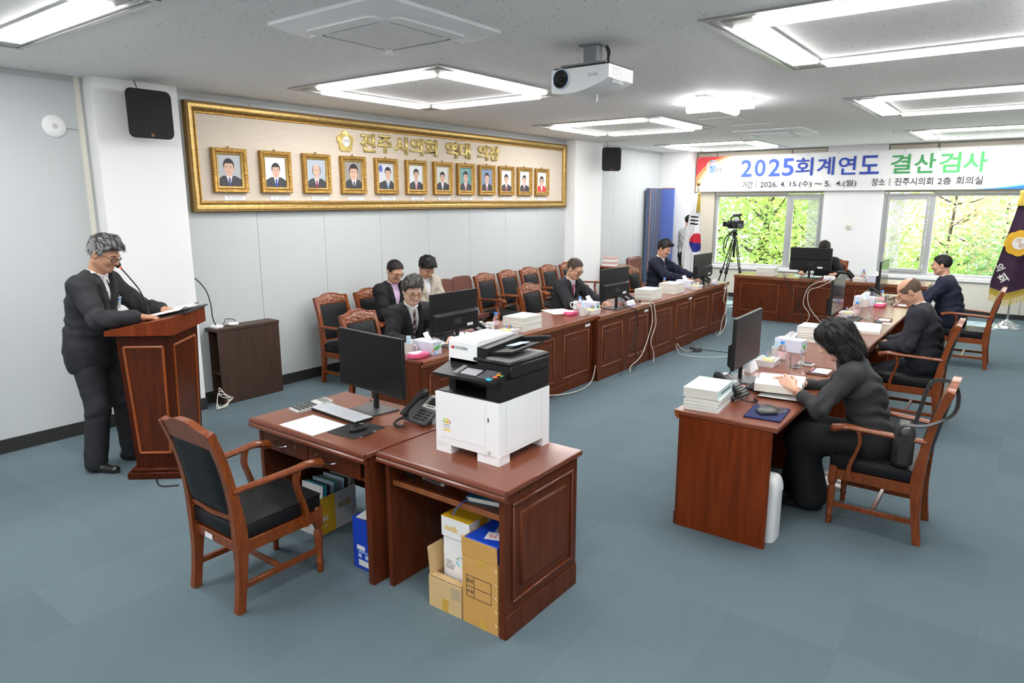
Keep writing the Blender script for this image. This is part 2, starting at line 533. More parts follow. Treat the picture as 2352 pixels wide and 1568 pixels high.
# back wall with two windows
YW = 11.62
wb = MB()
wb.bx(-0.1, 0.60, 11.12, 11.95, 0, H)
wb.bx(0.60, RX + .1, 11.60, 11.95, 0, 0.60)
wb.bx(3.205, 4.24, 11.58, 11.95, 0.60, H)
wb.bx(0.60, RX + .1, 11.76, 11.95, 2.17, H)
wb.bx(7.02, RX + .1, 11.58, 11.95, 0.60, H)
wbo = struct(wb.build('wall_back', M_white))
lw = MB()
xs = [0.605, 2.06, 3.205, 4.24, 5.06, 6.5, 7.6]
for a, b in zip(xs[:-1], xs[1:]):
    MB().bx(a + .002, b - .002, 11.56, 11.60, 0.085, 0.575, bev=.004).build('cover_panel', M_cream, wbo)
struct(MB().bx(0.6, RX, 11.575, 11.60, 0, 0.085).bx(0, .6, 11.10, 11.12, 0, .085).build('baseboard_back', M_base))

def glass_mat():
    m = bpy.data.materials.new('window_glass'); m.use_nodes = True
    nt = m.node_tree; N = nt.nodes; N.clear()
    out = N.new('ShaderNodeOutputMaterial'); mx = N.new('ShaderNodeMixShader'); tr = N.new('ShaderNodeBsdfTransparent'); gl = N.new('ShaderNodeBsdfGlossy')
    tr.inputs[0].default_value = (0.95, 0.97, 0.96, 1); gl.inputs['Roughness'].default_value = 0.02
    mx.inputs[0].default_value = 0.06
    nt.links.new(tr.outputs[0], mx.inputs[1]); nt.links.new(gl.outputs[0], mx.inputs[2]); nt.links.new(mx.outputs[0], out.inputs[0])
    return m
M_wglass = glass_mat()
def window(name, x0, x1, mull, open_left):
    z0, z1 = 0.665, 2.14
    ya, yb = 11.64, 11.74
    w = struct(bpy.data.objects.new(name, None)); C.objects.link(w); w.location = ((x0 + x1) / 2, 11.7, z0)
    def B(nm, m, *bxs, bev=0.003):
        mb = MB()
        for b in bxs: mb.bx(b[0] - (x0 + x1) / 2, b[1] - (x0 + x1) / 2, b[2] - 11.7, b[3] - 11.7, b[4] - z0, b[5] - z0, bev=bev)
        return mb.build(nm, m, w)
    B('window_frame', M_alu, (x0, x0 + .055, ya, yb, z0, z1), (x1 - .055, x1, ya, yb, z0, z1), (x0 + .055, x1 - .055, ya, yb, z0, z0 + .05), (x0 + .055, x1 - .055, ya, yb, z1 - .05, z1))
    B('mullion', M_alu, (mull - .045, mull + .045, ya, yb, z0 + .05, z1 - .05))
    a, b = (x0 + .06, mull - .05), (mull + .05, x1 - .06)
    sash = a if open_left else b
    s = .04
    B('sliding_sash', M_alu, (sash[0], sash[0] + s, ya - .02, ya + .02, z0 + .05, z1 - .05), (sash[1] - s, sash[1], ya - .02, ya + .02, z0 + .05, z1 - .05),
      (sash[0] + s, sash[1] - s, ya - .02, ya + .02, z0 + .05, z0 + .11), (sash[0] + s, sash[1] - s, ya - .02, ya + .02, z1 - .11, z1 - .05))
    for q in (a, b):
        B('pane', M_wglass, (q[0], q[1], 11.69, 11.694, z0 + .05, z1 - .05), bev=0)
    B('window_sill', M_white, (x0 - .02, x1 + .02, 11.53, 11.64, 0.60, 0.665), bev=.006)
    # row of thin tilted grey slats outside the sash end
    mb = MB()
    l0, l1 = (x0 + .10, x0 + .32) if open_left else (x1 - .34, x1 - .09)
    for k in range(46):
        z = z0 + .08 + k * .029
        mb.box(((l0 + l1) / 2 - (x0 + x1) / 2, 0.13, z - z0), (l1 - l0, .026, .004), R=rotx(R_(38)))
    mb.build('grey_slats', mat('slat_grey', (0.30, 0.31, 0.30), 0.6), w, kind='stuff')
    return w
window('window_1', 1.03, 3.205, 2.545, False)
window('window_2', 4.24, 7.02, 5.02, True)
struct(MB().bx(0.6, 1.05, 11.53, 11.64, 0.60, 0.665, bev=.006).build('trim_2', M_white))
struct(MB().bx(0.6, 1.03, 11.66, 11.76, 0.665, 2.17).build('trim_3', M_cream))
# roller blinds
def blind(x0, x1, zb, label):
    t = thing('roller_blind', label, 'blind', ((x0 + x1) / 2, 11.60, zb), 0, 'roller blinds at the windows')
    w = (x1 - x0) / 2
    MB().bx(-w, w, -.003, .003, 0.012, H - zb - .06).build('blind_cloth', M_beige, t)
    MB().bx(-w, w, -.010, .010, 0, 0.022, bev=.004).build('bottom_bar', mat('blind_bar', (.5, .48, .43), .5), t)
    MB().tube([(-w, 0.01, H - zb - .045), (w, 0.01, H - zb - .045)], .03, 14).build('roller_tube', M_beige, t)
    return t
blind(0.62, 1.02, 0.69, 'beige roller blind pulled right down to the sill beside the corner column')
blind(1.04, 2.54, 2.13, 'beige roller blind rolled up above the wide pane of the window behind the video camera')
blind(2.56, 3.19, 2.15, 'beige roller blind rolled up above the narrow sliding sash behind the far desk')
blind(4.26, 5.01, 2.16, 'beige roller blind rolled up above the narrow sash right of the white wall')
blind(5.04, 7.0, 2.13, 'beige roller blind rolled up above the wide pane beside the purple flag')
t = thing('thermostat', 'small beige wall switch box on the white wall between the windows', 'wall switch', (3.70, 11.58, 1.52))
MB().bx(-.045, .045, -.03, 0, -.045, .045, bev=.006).build('housing', M_cream, t)
MB().bx(-.028, .012, -.034, -.03, -.03, .03).build('cover', mat('switch_tan', (.52, .46, .36), .5), t)
# ================================================================== CEILING
def make_light():
    t = thing('ceiling_light', 'x', 'ceiling light', (0, 0, H), 0, 'square ceiling light fixtures')
    W = 1.89
    h = W / 2
    fr = MB()
    for sx, sy in ((1, 0), (-1, 0), (0, 1), (0, -1)):
        if sx:
            fr.bx(sx * h - (0 if sx < 0 else .035), sx * h + (.035 if sx < 0 else 0), -h, h, -.012, 0, bev=.004)
            a, b = sorted((sx * (h - .07), sx * (h - .055))); fr.bx(a, b, -h + .055, h - .055, -.009, 0)
        else:
            fr.bx(-h + .035, h - .035, sy * h - (0 if sy < 0 else .035), sy * h + (.035 if sy < 0 else 0), -.012, 0, bev=.004)
            a, b = sorted((sy * (h - .07), sy * (h - .055))); fr.bx(-h + .055, h - .055, a, b, -.009, 0)
    fr.build('outer_trim', M_alum, t)
    ins = .10; sw = .185
    for sx in (-1, 1):
        for sy in (-1, 1):
            c = h - ins - sw / 2
            MB().box((sx * c, sy * c, -.006), (sw, sw, .012), bev=.003).build('corner_plate', M_mirror, t)
    ln = W - 2 * (ins + sw) - .02
    for k in range(4):
        a = k * PI / 2
        MB().box((0, 0, -.015), (ln, sw, .030), bev=.010).build('led_panel', M_led, t, loc=((h - ins - sw / 2) * math.sin(a), (h - ins - sw / 2) * math.cos(a), 0), rz=-a)
    inn = h - ins - sw
    fr = MB()
    for k in range(4):
        a = k * PI / 2
        fr.box((inn * math.sin(a), inn * math.cos(a), -.006), (2 * inn, .02, .012), R=rotz(-a))
    fr.build('inner_trim', M_alum, t)
    return t
L0 = make_light()
spots = [(1.83, -1.89, 'square four-panel ceiling light above the gold-framed board\'s end, nearest the speaker on the column'),
         (1.83, 2.08, 'square four-panel ceiling light between the air conditioner and the projector'),
         (1.80, 6.0, 'square four-panel ceiling light above the chairs along the wall beyond the projector'),
         (1.66, 10.1, 'square four-panel ceiling light in front of the banner\'s red corner'),
         (1.83, -5.86, 'added out-of-view fill light behind the camera, lectern side'),  # this and the next are added, unseen, to brighten camera-facing surfaces
         (5.75, -5.86, 'added out-of-view fill light behind the camera, printer side'),
         (5.75, -1.89, 'square four-panel ceiling light over the printer end of the room'),
         (5.755, 2.03, 'square four-panel ceiling light over the woman\'s desk'),
         (5.755, 5.83, 'square four-panel ceiling light over the middle of the right-hand desk row'),
         (5.755, 9.88, 'square four-panel ceiling light in front of the banner\'s blue corner')]
for i, (x, y, lb) in enumerate(spots):
    if i == 0:
        L0.location = (x, y, H); L0['label'] = lb
    else:
        copy_tree(L0, None, (x, y, H), 0, lb)

def make_ac():
    t = thing('air_conditioner', 'x', 'air conditioner', (0, 0, H), 0, 'ceiling cassette air conditioners')
    p = MB()
    s0, s1 = .485, .42
    a = rrect(2 * s0, 2 * s0, .015, 2); b = rrect(2 * s0 - .03, 2 * s0 - .03, .015, 2)
    ar = rrect(2 * s1, 2 * s1, .08, 2)
    n = len(a)
    vs = [(x, y, 0) for x, y in a] + [(x, y, -.018) for x, y in a] + [(x, y, -.052) for x, y in ar]
    fs = [tuple(range(n))]
    for l in range(2):
        fs += [(l * n + i, l * n + (i + 1) % n, (l + 1) * n + (i + 1) % n, (l + 1) * n + i) for i in range(n)]
    fs.append(tuple(2 * n + i for i in range(n)))
    p.add(vs, fs)
    p.build('panel', mat('ac_white', (.93, .93, .93), .4), t, sharp=20)
    for k in range(4):
        ang = k * PI / 2
        pts = rrect(.56, .10, .045, 4)
        MB().prism(pts, -.062, -.050).build('louvre_flap', mat('ac_flap', (.84, .85, .86), .35), t, loc=(.335 * math.sin(ang), .335 * math.cos(ang), 0), rz=-ang)
        MB().prism(rrect(.49, .012, .005, 2), -.0545, -.050).build('air_slot', M_dgray, t, loc=(.285 * math.sin(ang), .285 * math.cos(ang), 0), rz=-ang)
    g = MB()
    g.prism(rrect(.50, .50, .05, 4), -.0535, -.0515)
    g.build('grille_back', mat('ac_dark', (.10, .09, .14), .6), t)
    g = MB()
    for k in range(-9, 10):
        g.bx(k * .027 - .0068, k * .027 + .0068, -.25, .25, -.062, -.0535)
        g.bx(-.25, .25, k * .027 - .0068, k * .027 + .0068, -.062, -.0535)
    g.build('grille_mesh', M_wplast, t, kind='stuff')
    return t
ac = make_ac(); ac.location = (3.28, .13, H); ac['label'] = 'white ceiling cassette air conditioner with square mesh grille nearest the lectern'
copy_tree(ac, None, (3.28, 7.95, H), 0, 'white ceiling cassette air conditioner near the two access hatches and the banner')

for i, (x0, x1, y0, y1, lb) in enumerate(((2.95, 3.42, 5.74, 6.12, 'ceiling access hatch just beyond the bright cross-shaped lamp'), (3.03, 3.53, 6.74, 7.08, 'ceiling access hatch right in front of the farther air conditioner'), (3.06, 3.46, -1.05, -.60, 'ceiling access hatch beside the nearer air conditioner'))):
    t = thing('access_hatch', lb, 'hatch', ((x0 + x1) / 2, (y0 + y1) / 2, H), 0, 'ceiling access hatches')
    w, d = (x1 - x0) / 2, (y1 - y0) / 2
    f = MB()
    f.bx(-w, -w + .02, -d, d, -.006, 0).bx(w - .02, w, -d, d, -.006, 0).bx(-w + .02, w - .02, -d, -d + .012, -.006, 0).bx(-w + .02, w - .02, d - .012, d, -.006, 0)
    f.build('hatch_frame', M_wplast, t)
    MB().bx(-w + .022, w - .022, -d + .014, d - .014, -.004, 0).build('hatch_lid', M_ceil, t)

# cross lamp
t = thing('cross_lamp', 'bright cross-shaped LED ceiling lamp beyond the projector', 'ceiling lamp', (3.75, 4.33, H))
MB().bx(-.36, .36, -.06, .06, -.02, 0, bev=.005).bx(-.06, .06, -.52, .52, -.0195, 0, bev=.005).build('lamp_base', M_wplast, t)
mxl = mat('cross_led', (1, 1, 1), .5, emit=34.0, ecol=(.93, .97, 1.0))
MB().tube([(-.35, 0, -.06), (.35, 0, -.06)], .04, 14).build('tube_cover', mxl, t)
MB().tube([(0, -.50, -.06), (0, .50, -.06)], .039, 14).build('tube_cover', mxl, t)
# smoke detectors / sprinkler heads
for x, y, lb in ((2.55, 8.55, 'small sprinkler head in the ceiling behind the farther air conditioner'), (4.72, 8.75, 'small sprinkler head in the ceiling in front of the banner'),):
    o = MB().lathe([(.03, 0), (.03, -.006), (.010, -.012), (.010, -.03), (.018, -.034), (.018, -.038)], 12, caps=True).build('sprinkler_head', M_alum, loc=(x, y, H))
    tag(o, lb, 'sprinkler')

# projector
t = thing('projector', 'white ceiling projector with round black lens facing the room', 'projector', (4.02, 1.27, 2.735), 0)
pw, pd, ph = .43, .33, .12
out = [(-pw / 2, -pd / 2), (pw / 2 - .03, -pd / 2), (pw / 2, -pd / 2 + .03), (pw / 2, pd / 2), (-pw / 2, pd / 2)]
body = MB()
def pfn(u, v):
    return None
n = 12
# body: front face with curved lower edge
sec = []
for k in range(n + 1):
    x = -pw / 2 + pw * k / n
    zb = -.035 + .04 * (2 * (k / n) - .55) ** 2 * 0.9
    sec.append((x, zb))
poly = sec + [(pw / 2, ph), (-pw / 2, ph)]
body.prism(poly, -pd / 2, pd / 2, lambda a, b, t_: (a, t_, b))
body.build('projector_body', M_wplast, t)
MB().bx(-pw / 2 + .01, pw / 2 - .005, -pd / 2 + .015, pd / 2 - .005, ph, ph + .012).build('top_plate', M_black, t)
ly = -pd / 2
lens = MB().lathe([(.064, 0), (.066, .010), (.060, .014), (.058, .004), (.03, -.02)], 30, (-.135, ly, .058), R=rotx(R_(90)))
lens.build('lens_ring', mat('projector_ring', (.78, .8, .82), .25), t)
MB().lathe([(.059, .001), (.059, .010), (.054, .013), (.034, .004), (.022, -.001)], 30, (-.135, ly - .001, .058), R=rotx(R_(90))).build('lens_hood', M_black, t)
MB().lathe([(.058, .010), (.059, .014), (.055, .014), (.054, .010)], 30, (-.135, ly - .001, .058), R=rotx(R_(90)), caps=False).build('blue_ring', mat('blue_ring', (.02, .12, .35), .3), t)
MB().sph((-.135, ly - .006, .058), (.02, .01, .02)).build('lens_glass', M_screen, t)
text('BenQ', .03, M_inkg, t, axes((.10, ly - .001, .065), (-1, 0, 0), (0, 0, -1)), name='brand_lettering')
v = MB()
for i in range(10):
    v.bx(pw / 2, pw / 2 + .001, -pd / 2 + .05, .03, .015 + i * .0098, .020 + i * .0098)
    if 2 < i < 9: v.bx(pw / 2, pw / 2 + .001, .05, .15, .015 + i * .0098, .020 + i * .0098)
v.build('vent_slots', mat('vent_grey', (.62, .63, .64), .6), t)
MB().tube([(.04, 0, -.03), (.04, 0, -.075), (.03, 0, -.08)], .004, 8).build('adjuster_foot', M_wplast, t)
mt = MB()
mt.bx(-.08, .08, -.05, .05, .273, .285).bx(-.05, .05, -.04, .04, .165, .273, bev=.004).bx(-.08, .08, -.06, .06, .155, .165)
for sx in (-1, 1):
    for sy in (-1, 1):
        mt.tube([(sx * .05, sy * .04, .16), (sx * .17, sy * .12, .145), (sx * .17, sy * .12, .128)], .008, 6)
mt.build('ceiling_bracket', M_gray, t)
MB().tube(catmull([(.07, .05, .284), (.09, .06, .24), (.08, .07, .18), (.12, .08, .14)]), .008, 8).tube(catmull([(.06, .06, .284), (.075, .07, .23), (.06, .08, .17), (.02, .09, .14)]), .007, 8).build('cable_bundle', M_cableb, t)
# ================================================================== LEFT WALL
def speaker(loc, rz, label, w=.40, h=.42, d=.20):
    t = thing('loudspeaker', label, 'speaker', loc, rz, 'black loudspeakers on the columns')
    # local front = +X, tapering cabinet
    pts = rrect(w, h, .05, 4)
    mb = MB()
    n = len(pts)
    vs = [(0, y, z) for y, z in pts] + [(-d, y * .62, z * .80 + .02) for y, z in pts]
    mb.add(vs, [tuple(range(n))[::-1], tuple(range(n, 2 * n))] + [(i, (i + 1) % n, n + (i + 1) % n, n + i) for i in range(n)])
    mb.build('cabinet', M_black, t)
    MB().prism(rrect(w - .006, h - .006, .05, 4), 0, .014, lambda a, b, c: (c, a, b)).build('grille', M_grille, t)
    MB().bx(.014, .016, -.012, .012, -h / 2 + .015, -h / 2 + .04).build('badge', M_brown, t)
    MB().bx(-d - .06, -d + .01, -.05, .05, -.04, .06).build('wall_bracket', M_black, t)
    MB().tube(catmull([(-d + .02, -.02, h / 2 - .03), (-d, -.03, h / 2 + .05), (-d - .03, -.03, h / 2 + .095)]), .004, 6).build('speaker_cable', M_cableb, t)
    return t
speaker((.36, .13, 2.735), 0, 'large black loudspeaker high on the white column behind the standing man', .38, .40, .14)
speaker((.50, 7.98, 2.72), R_(-46), 'black loudspeaker on the farther white column past the portraits', .34, .40, .18)
t = thing('access_point', 'round white wireless access point on the grey wall', 'access point', (0, -.485, 2.61))
MB().lathe([(.088, 0), (.088, .012), (.080, .022), (.05, .030), (.0, .032)], 36, R=roty(R_(90)), caps=False).build('shell', M_wplast, t)
MB().lathe([(.022, .0305), (.02, .0325), (0, .0325)], 20, R=roty(R_(90)), caps=False).build('centre_mark', M_lgray, t)
MB().tube(catmull([(.004, .085, -.01), (.004, .13, -.012), (.004, .19, -.02)]), .003, 6).build('cable', M_gray, t)

# the big framed board
FL, FR, FB, FT = .605, 7.23, 1.905, 2.935
t = thing('framed_board', 'long gold-framed beige linen board with raised Korean gold lettering above portraits', 'framed board', (0, (FL + FR) / 2, FB))
hw = (FR - FL) / 2; hh = FT - FB
MB().bx(0, .03, -hw + .05, hw - .05, .05, hh - .05).build('linen_panel', M_linen, t)
def frame_strip(prof, name, m):
    # profile (inset, x-depth) swept round the rectangle
    mb = MB()
    loops = []
    for ins, dx in prof:
        loops.append([(dx, -hw + ins, ins), (dx, hw - ins, ins), (dx, hw - ins, hh - ins), (dx, -hw + ins, hh - ins)])
    vs = [p for l in loops for p in l]
    fs = []
    for i in range(len(loops) - 1):
        for k in range(4):
            fs.append((i * 4 + k, i * 4 + (k + 1) % 4, (i + 1) * 4 + (k + 1) % 4, (i + 1) * 4 + k))
    mb.add(vs, fs)
    return mb.build(name, m, t, fix=True)
frame_strip([(0, 0), (0, .060), (.008, .066), (.020, .062)], 'outer_bead', M_golddk)
frame_strip([(.020, .062), (.026, .072), (.050, .070), (.075, .052), (.085, .040)], 'frame_moulding', M_gold)
frame_strip([(.085, .040), (.090, .048), (.102, .046), (.108, .030)], 'inner_bead', M_goldo)
em = link('emblem', None, t); em.location = (.03, 2.495 - (FL + FR) / 2, 2.68 - FB)
pts = []
for k in range(100):
    a = 2 * PI * k / 100
    r = .112 * (1 + .10 * math.cos(5 * (a - PI / 2))) * (1 + .035 * math.cos(35 * a))
    pts.append((r * math.cos(a), r * math.sin(a)))
MB().prism(pts, 0, .022, lambda a, b, c: (c, a, b)).build('flower_badge', M_goldb, em, sharp=20)
for k in range(35):
    a = 2 * PI * k / 35
    r1 = .108 * (1 + .10 * math.cos(5 * (a - PI / 2)))
    MB().tube([(.022, .06 * math.cos(a), .06 * math.sin(a)), (.026, .085 * math.cos(a), .085 * math.sin(a)), (.021, r1 * math.cos(a), r1 * math.sin(a))], .006, 5).build('petal_rib', M_goldb, em)
MB().lathe([(.055, .02), (.055, .031), (0, .031)], 30, R=roty(R_(90)), caps=False).build('white_disc', M_wplast, em)
text('의회', .05, M_golddk, em, axes((.0325, 0, 0), (0, 1, 0), (0, 0, 1)))
for chr_, y in zip('진주시의회역대의장', (2.836, 3.106, 3.376, 3.651, 3.92, 4.328, 4.599, 4.999, 5.264)):
    fit_text(chr_, .225, .215, M_goldb, t, axes((.031, y - (FL + FR) / 2, 2.69 - FB), (0, 1, 0), (0, 0, 1)), name='gold_letter', extrude=.026, bold=.03)

# portraits (plain generic sitters)
M_sk = mat('print_skin', (.66, .42, .31), .6); M_hr = mat('print_hair', (.018, .016, .016), .6); M_st = mat('print_suit', (.045, .046, .055), .6); M_sh = mat('print_shirt', (.78, .79, .82), .6)
bgs = {'grey': (.42, .43, .45), 'white': (.72, .74, .77), 'blue': (.40, .46, .54), 'brown': (.30, .27, .25), 'flag': (.62, .64, .68), 'teal': (.12, .32, .33), 'navy': (.20, .26, .42), 'pale': (.62, .62, .58)}
spec = [('grey', 'navy', 'full', 'grey background, striped dark tie'), ('white', 'blue', 'full', 'white background, blue tie and swept fringe'), ('blue', 'wine', 'bald', 'balding sitter, blue-grey background'), ('brown', 'black', 'full', 'brown-grey background, white collar, head leaning'),
        ('flag', 'sky', 'turn', 'sitter turned aside before a flag'), ('white', 'pink', 'full', 'white background, small head, pink tie'), ('pale', 'none', 'full', 'grey suit and open collar, pale background'), ('teal', 'pink', 'full', 'teal-green background'),
        ('navy', 'pink', 'full', 'soft blue background, pink tie'), ('white', 'red', 'full', 'white background, bright red tie'), ('white', 'wine', 'full', 'white background, black suit, dark red tie'), ('white', 'none', 'bob', 'sitter in a red jacket with short bobbed hair')]
ties = {'navy': (.05, .08, .2), 'blue': (.03, .08, .4), 'wine': (.28, .03, .05), 'black': (.03, .03, .035), 'sky': (.15, .35, .65), 'pink': (.75, .25, .32), 'red': (.65, .04, .06), 'none': (.78, .79, .82)}
pcy = [1.013, 1.536, 2.059, 2.58, 3.10, 3.617, 4.125, 4.60, 5.073, 5.543, 6.012, 6.49]
ordn = ['first', 'second', 'third', 'fourth', 'fifth', 'sixth', 'seventh', 'eighth', 'ninth', 'tenth', 'eleventh', 'last']
FW, FH = .368, .425
def ell(cx, cy, rx, ry, n=22, a0=0, a1=360):
    return [(cx + rx * math.cos(R_(a0 + (a1 - a0) * k / n)), cy + ry * math.sin(R_(a0 + (a1 - a0) * k / n))) for k in range(n + (0 if a1 - a0 == 360 else 1))]
for i, (bgk, tie, hair, desc) in enumerate(spec):
    t = thing('portrait_frame', 'ornate gold portrait frame, %s' % desc, 'portrait', (.032, pcy[i], 2.095), 0, 'row of gold portrait frames on the board')
    hw_, hh_ = FW / 2, FH
    def ring(prof, nm, m):
        mb = MB(); loops = [[(dx, -hw_ + q, q), (dx, hw_ - q, q), (dx, hw_ - q, hh_ - q), (dx, -hw_ + q, hh_ - q)] for q, dx in prof]
        vs = [p for l in loops for p in l]
        fs = [(a * 4 + k, a * 4 + (k + 1) % 4, (a + 1) * 4 + (k + 1) % 4, (a + 1) * 4 + k) for a in range(len(loops) - 1) for k in range(4)]
        return mb.add(vs, fs).build(nm, m, t)
    ring([(0, 0), (0, .045), (.006, .05), (.030, .044), (.040, .03)], 'carved_frame', M_goldo)
    ring([(.040, .030), (.044, .034), (.058, .030), (.064, .020)], 'inner_frame', M_gold)
    iw, ih = hw_ - .062, hh_ - .124
    z0 = .062
    MB().bx(.014, .018, -iw, iw, z0, z0 + ih).build('photograph', mat('print_bg_' + bgk, bgs[bgk], .35), t)
    MB().bx(.012, .02, -.01, .01, hh_ - .002, hh_ + .02).build('hanger', M_golddk, t)
    L_ = [0]
    def flat(poly, nm, m):
        L_[0] += 1
        d = .0182 + .0003 * L_[0]
        n = len(poly)
        MB().add([(d, a, z0 + b) for a, b in poly], [tuple(range(n))]).build(nm, m, t, fix=False)
    hx = {'turn': .03}.get(hair, (-.008, .004, 0, .01, 0, .005, -.004, .0, .004, 0, -.003, 0)[i])
    hs = 1.32 * (.95, .85, .9, 1.08, .85, .8, .82, .9, .85, .82, .8, .85)[i]
    hy = ih * (.60, .56, .60, .60, .62, .62, .55, .6, .6, .58, .58, .56)[i]
    M_j = mat('print_red_jacket', (.70, .05, .06), .6) if hair == 'bob' else M_st
    if hair == 'turn':
        flat(ell(-iw + .035, ih - .06, .03, .045), 'print_flag', mat('print_flagblue', (.10, .12, .45), .6))
    if bgk == 'teal':
        flat([(-iw, .05), (iw, .05), (iw, .09), (-iw, .09)], 'print_band', mat('print_band', (.25, .5, .35), .6))
    flat([(-iw, 0), (iw, 0), (iw, ih * .22), (hx + .055 * hs, ih * .33), (hx - .055 * hs, ih * .33), (-iw, ih * .22)], 'print_suit', M_j)
    flat([(hx - .028 * hs, ih * .345), (hx + .028 * hs, ih * .345), (hx + .004, .0), (hx - .004, .0)], 'print_shirt', M_sh)
    if tie != 'none':
        flat([(hx - .010, ih * .27), (hx + .010, ih * .27), (hx + .012, 0), (hx - .012, 0)], 'print_tie', mat('print_tie_' + tie, ties[tie], .6))
    flat([(hx - .022 * hs, ih * .45), (hx + .022 * hs, ih * .45), (hx + .026 * hs, ih * .34), (hx, ih * .29), (hx - .026 * hs, ih * .34)], 'print_neck', M_sk)
    if hair == 'bob':
        flat(ell(hx, hy + .008, .052 * hs, .062 * hs), 'print_hair', M_hr)
    else:
        flat(ell(hx, hy + (.016 if hair != 'bald' else .004) * hs, .047 * hs, .054 * hs), 'print_hair', M_hr)
    flat(ell(hx, hy - .006 * hs + (.012 if hair == 'bald' else 0), .040 * hs, .055 * hs), 'print_face', M_sk)
    if hair != 'bald':
        flat(ell(hx, hy + .034 * hs, .041 * hs, .026 * hs, 14, -8, 188), 'print_fringe', M_hr)
    for sx in (-1, 1):
        flat(ell(hx + sx * .016 * hs, hy + .002, .008 * hs, .0022 * hs, 8), 'print_eye', M_hr)
        flat(ell(hx + sx * .016 * hs, hy + .011 * hs, .010 * hs, .0018 * hs, 8), 'print_eyebrow', M_hr)
    flat(ell(hx, hy - .034 * hs, .013 * hs, .003 * hs, 10), 'print_mouth', mat('print_lip', (.5, .18, .16), .6))
    flat([(hx - .006 * hs, hy - .016 * hs), (hx + .006 * hs, hy - .016 * hs), (hx, hy - .004 * hs)], 'print_nose', mat('print_shade', (.52, .30, .22), .6))
    # name plate below
    p = thing('name_plate', 'small white name plate under the %s portrait counted from the standing man\'s column' % ordn[i], 'name plate', (.030, pcy[i] + .045, 2.015), 0, 'name plates under the portraits')
    MB().bx(0, .006, -.115, .115, 0, .048, bev=.002).build('plate', M_wplast, p)
    mk = MB()
    for a, b, zz, hh2 in ((-.085, -.045, .028, .012), (-.03, .085, .028, .012), (-.08, -.05, .010, .006), (-.04, .075, .010, .006)):
        x = a
        while x < b:
            w = random.uniform(.006, .011); mk.bx(.006, .0063, x, min(x + w, b), zz, zz + hh2); x += w + .004
    mk.build('plate_print', M_inkg, p)

# ================================================================== BANNER
BL, BR, BZ0, BZ1 = .63, 7.3, 2.20, 2.915
t = thing('banner', 'wide white banner with blue and green Korean title across the windows', 'banner', ((BL + BR) / 2, 11.50, BZ0))
bw = (BR - BL) / 2; bh = BZ1 - BZ0
MB().grid(lambda u, v: (-bw + 2 * bw * u, .004 * math.sin(u * 19) * (1 - v) * .5, bh * v), 60, 6).build('banner_sheet', mat('banner_white', (.86, .86, .86), .6), t)
bx = lambda x: x - (BL + BR) / 2
def bpoly(poly, nm, m, d):
    n = len(poly)
    MB().add([(bx(a), -.008 - d, b) for a, b in poly], [tuple(range(n))]).build(nm, m, t, fix=False)
def arc(x0, z0, x1, z1, cx, cz, n=14):
    return [((1 - s) ** 2 * x0 + 2 * s * (1 - s) * cx + s * s * x1, (1 - s) ** 2 * z0 + 2 * s * (1 - s) * cz + s * s * z1) for s in [k / n for k in range(n + 1)]]
bpoly([(BL, bh), (BL, 0)] + arc(BL + .02, 0, BL + .78, bh, BL + .20, bh * .72), 'swoosh', mat('banner_peach', (.95, .62, .42), .6), .0)
bpoly([(BL, bh), (BL, .10)] + arc(BL, .10, BL + .72, bh, BL + .16, bh * .80), 'swoosh', mat('banner_orange', (.88, .30, .12), .6), .001)
bpoly([(BL, bh), (BL, .30)] + arc(BL, .30, BL + .62, bh, BL + .18, bh * .88), 'swoosh', mat('banner_red', (.60, .045, .05), .6), .002)
bpoly([(BR, 0), (BR, bh * .62)] + arc(BR, bh * .62, BR - 1.7, 0, BR - .75, bh * .08), 'swoosh', mat('banner_ltblue', (.35, .68, .92), .6), .0)
bpoly([(BR, 0), (BR, bh * .48)] + arc(BR, bh * .48, BR - 1.65, 0, BR - .70, bh * .04), 'swoosh', mat('banner_blue', (.03, .25, .78), .6), .001)
# logo
lg = link('logo', None, t); lg.location = (bx(.98), -.012, bh - .20)
MB().prism(rrect(.26, .26, .12, 6), 0, .0005, lambda a, b, c: (a, c, b)).build('logo_back', mat('logo_white', (.85, .85, .85), .6), lg)
for col, a0, a1, r in (('capblue', 30, 130, .085), ('red', 60, 170, .060), ('orange', 140, 220, .085), ('green', 100, 150, .10)):
    MB().tube([(r * math.cos(R_(a0 + (a1 - a0) * k / 12)), -.002, .03 + r * math.sin(R_(a0 + (a1 - a0) * k / 12))) for k in range(13)], .008, 5, sq=(1, 1)).build('logo_stroke', {'capblue': M_capblue, 'red': M_red, 'orange': M_orange, 'green': M_green}[col], lg)
text('참', .15, M_capblue, lg, axes((0, -.004, -.06), (1, 0, 0), (0, 0, 1)), bold=.004)
text('진주', .09, M_ink, lg, axes((.14, -.004, -.08), (1, 0, 0), (0, 0, 1)))
Mb1 = mat('title_blue', (.02, .06, .42), .6); Mb0 = mat('title_blue_lt', (.05, .12, .72), .6); Mg1 = mat('title_green', (.05, .34, .10), .6); Mg2 = mat('title_green_lt', (.10, .58, .17), .6)
for ch, x, w_, m in (('2', 1.695, .22, Mb0), ('0', 1.968, .216, Mb0), ('2', 2.249, .224, Mb0), ('5', 2.51, .22, Mb0), ('회', 2.815, .323, Mb1), ('계', 3.205, .31, Mb1), ('연', 3.584, .307, Mb1), ('도', 3.964, .327, Mb1),
                  ('결', 4.472, .323, Mg1), ('산', 4.853, .323, Mg1), ('검', 5.226, .313, Mg2), ('사', 5.595, .344, Mg2)):
    fit_text(ch, w_, .335, m, t, axes((bx(x), -.012, 2.66 - BZ0), (1, 0, 0), (0, 0, 1)), name='title_letter', bold=.014)
Mt = mat('banner_ink', (.05, .05, .06), .6)
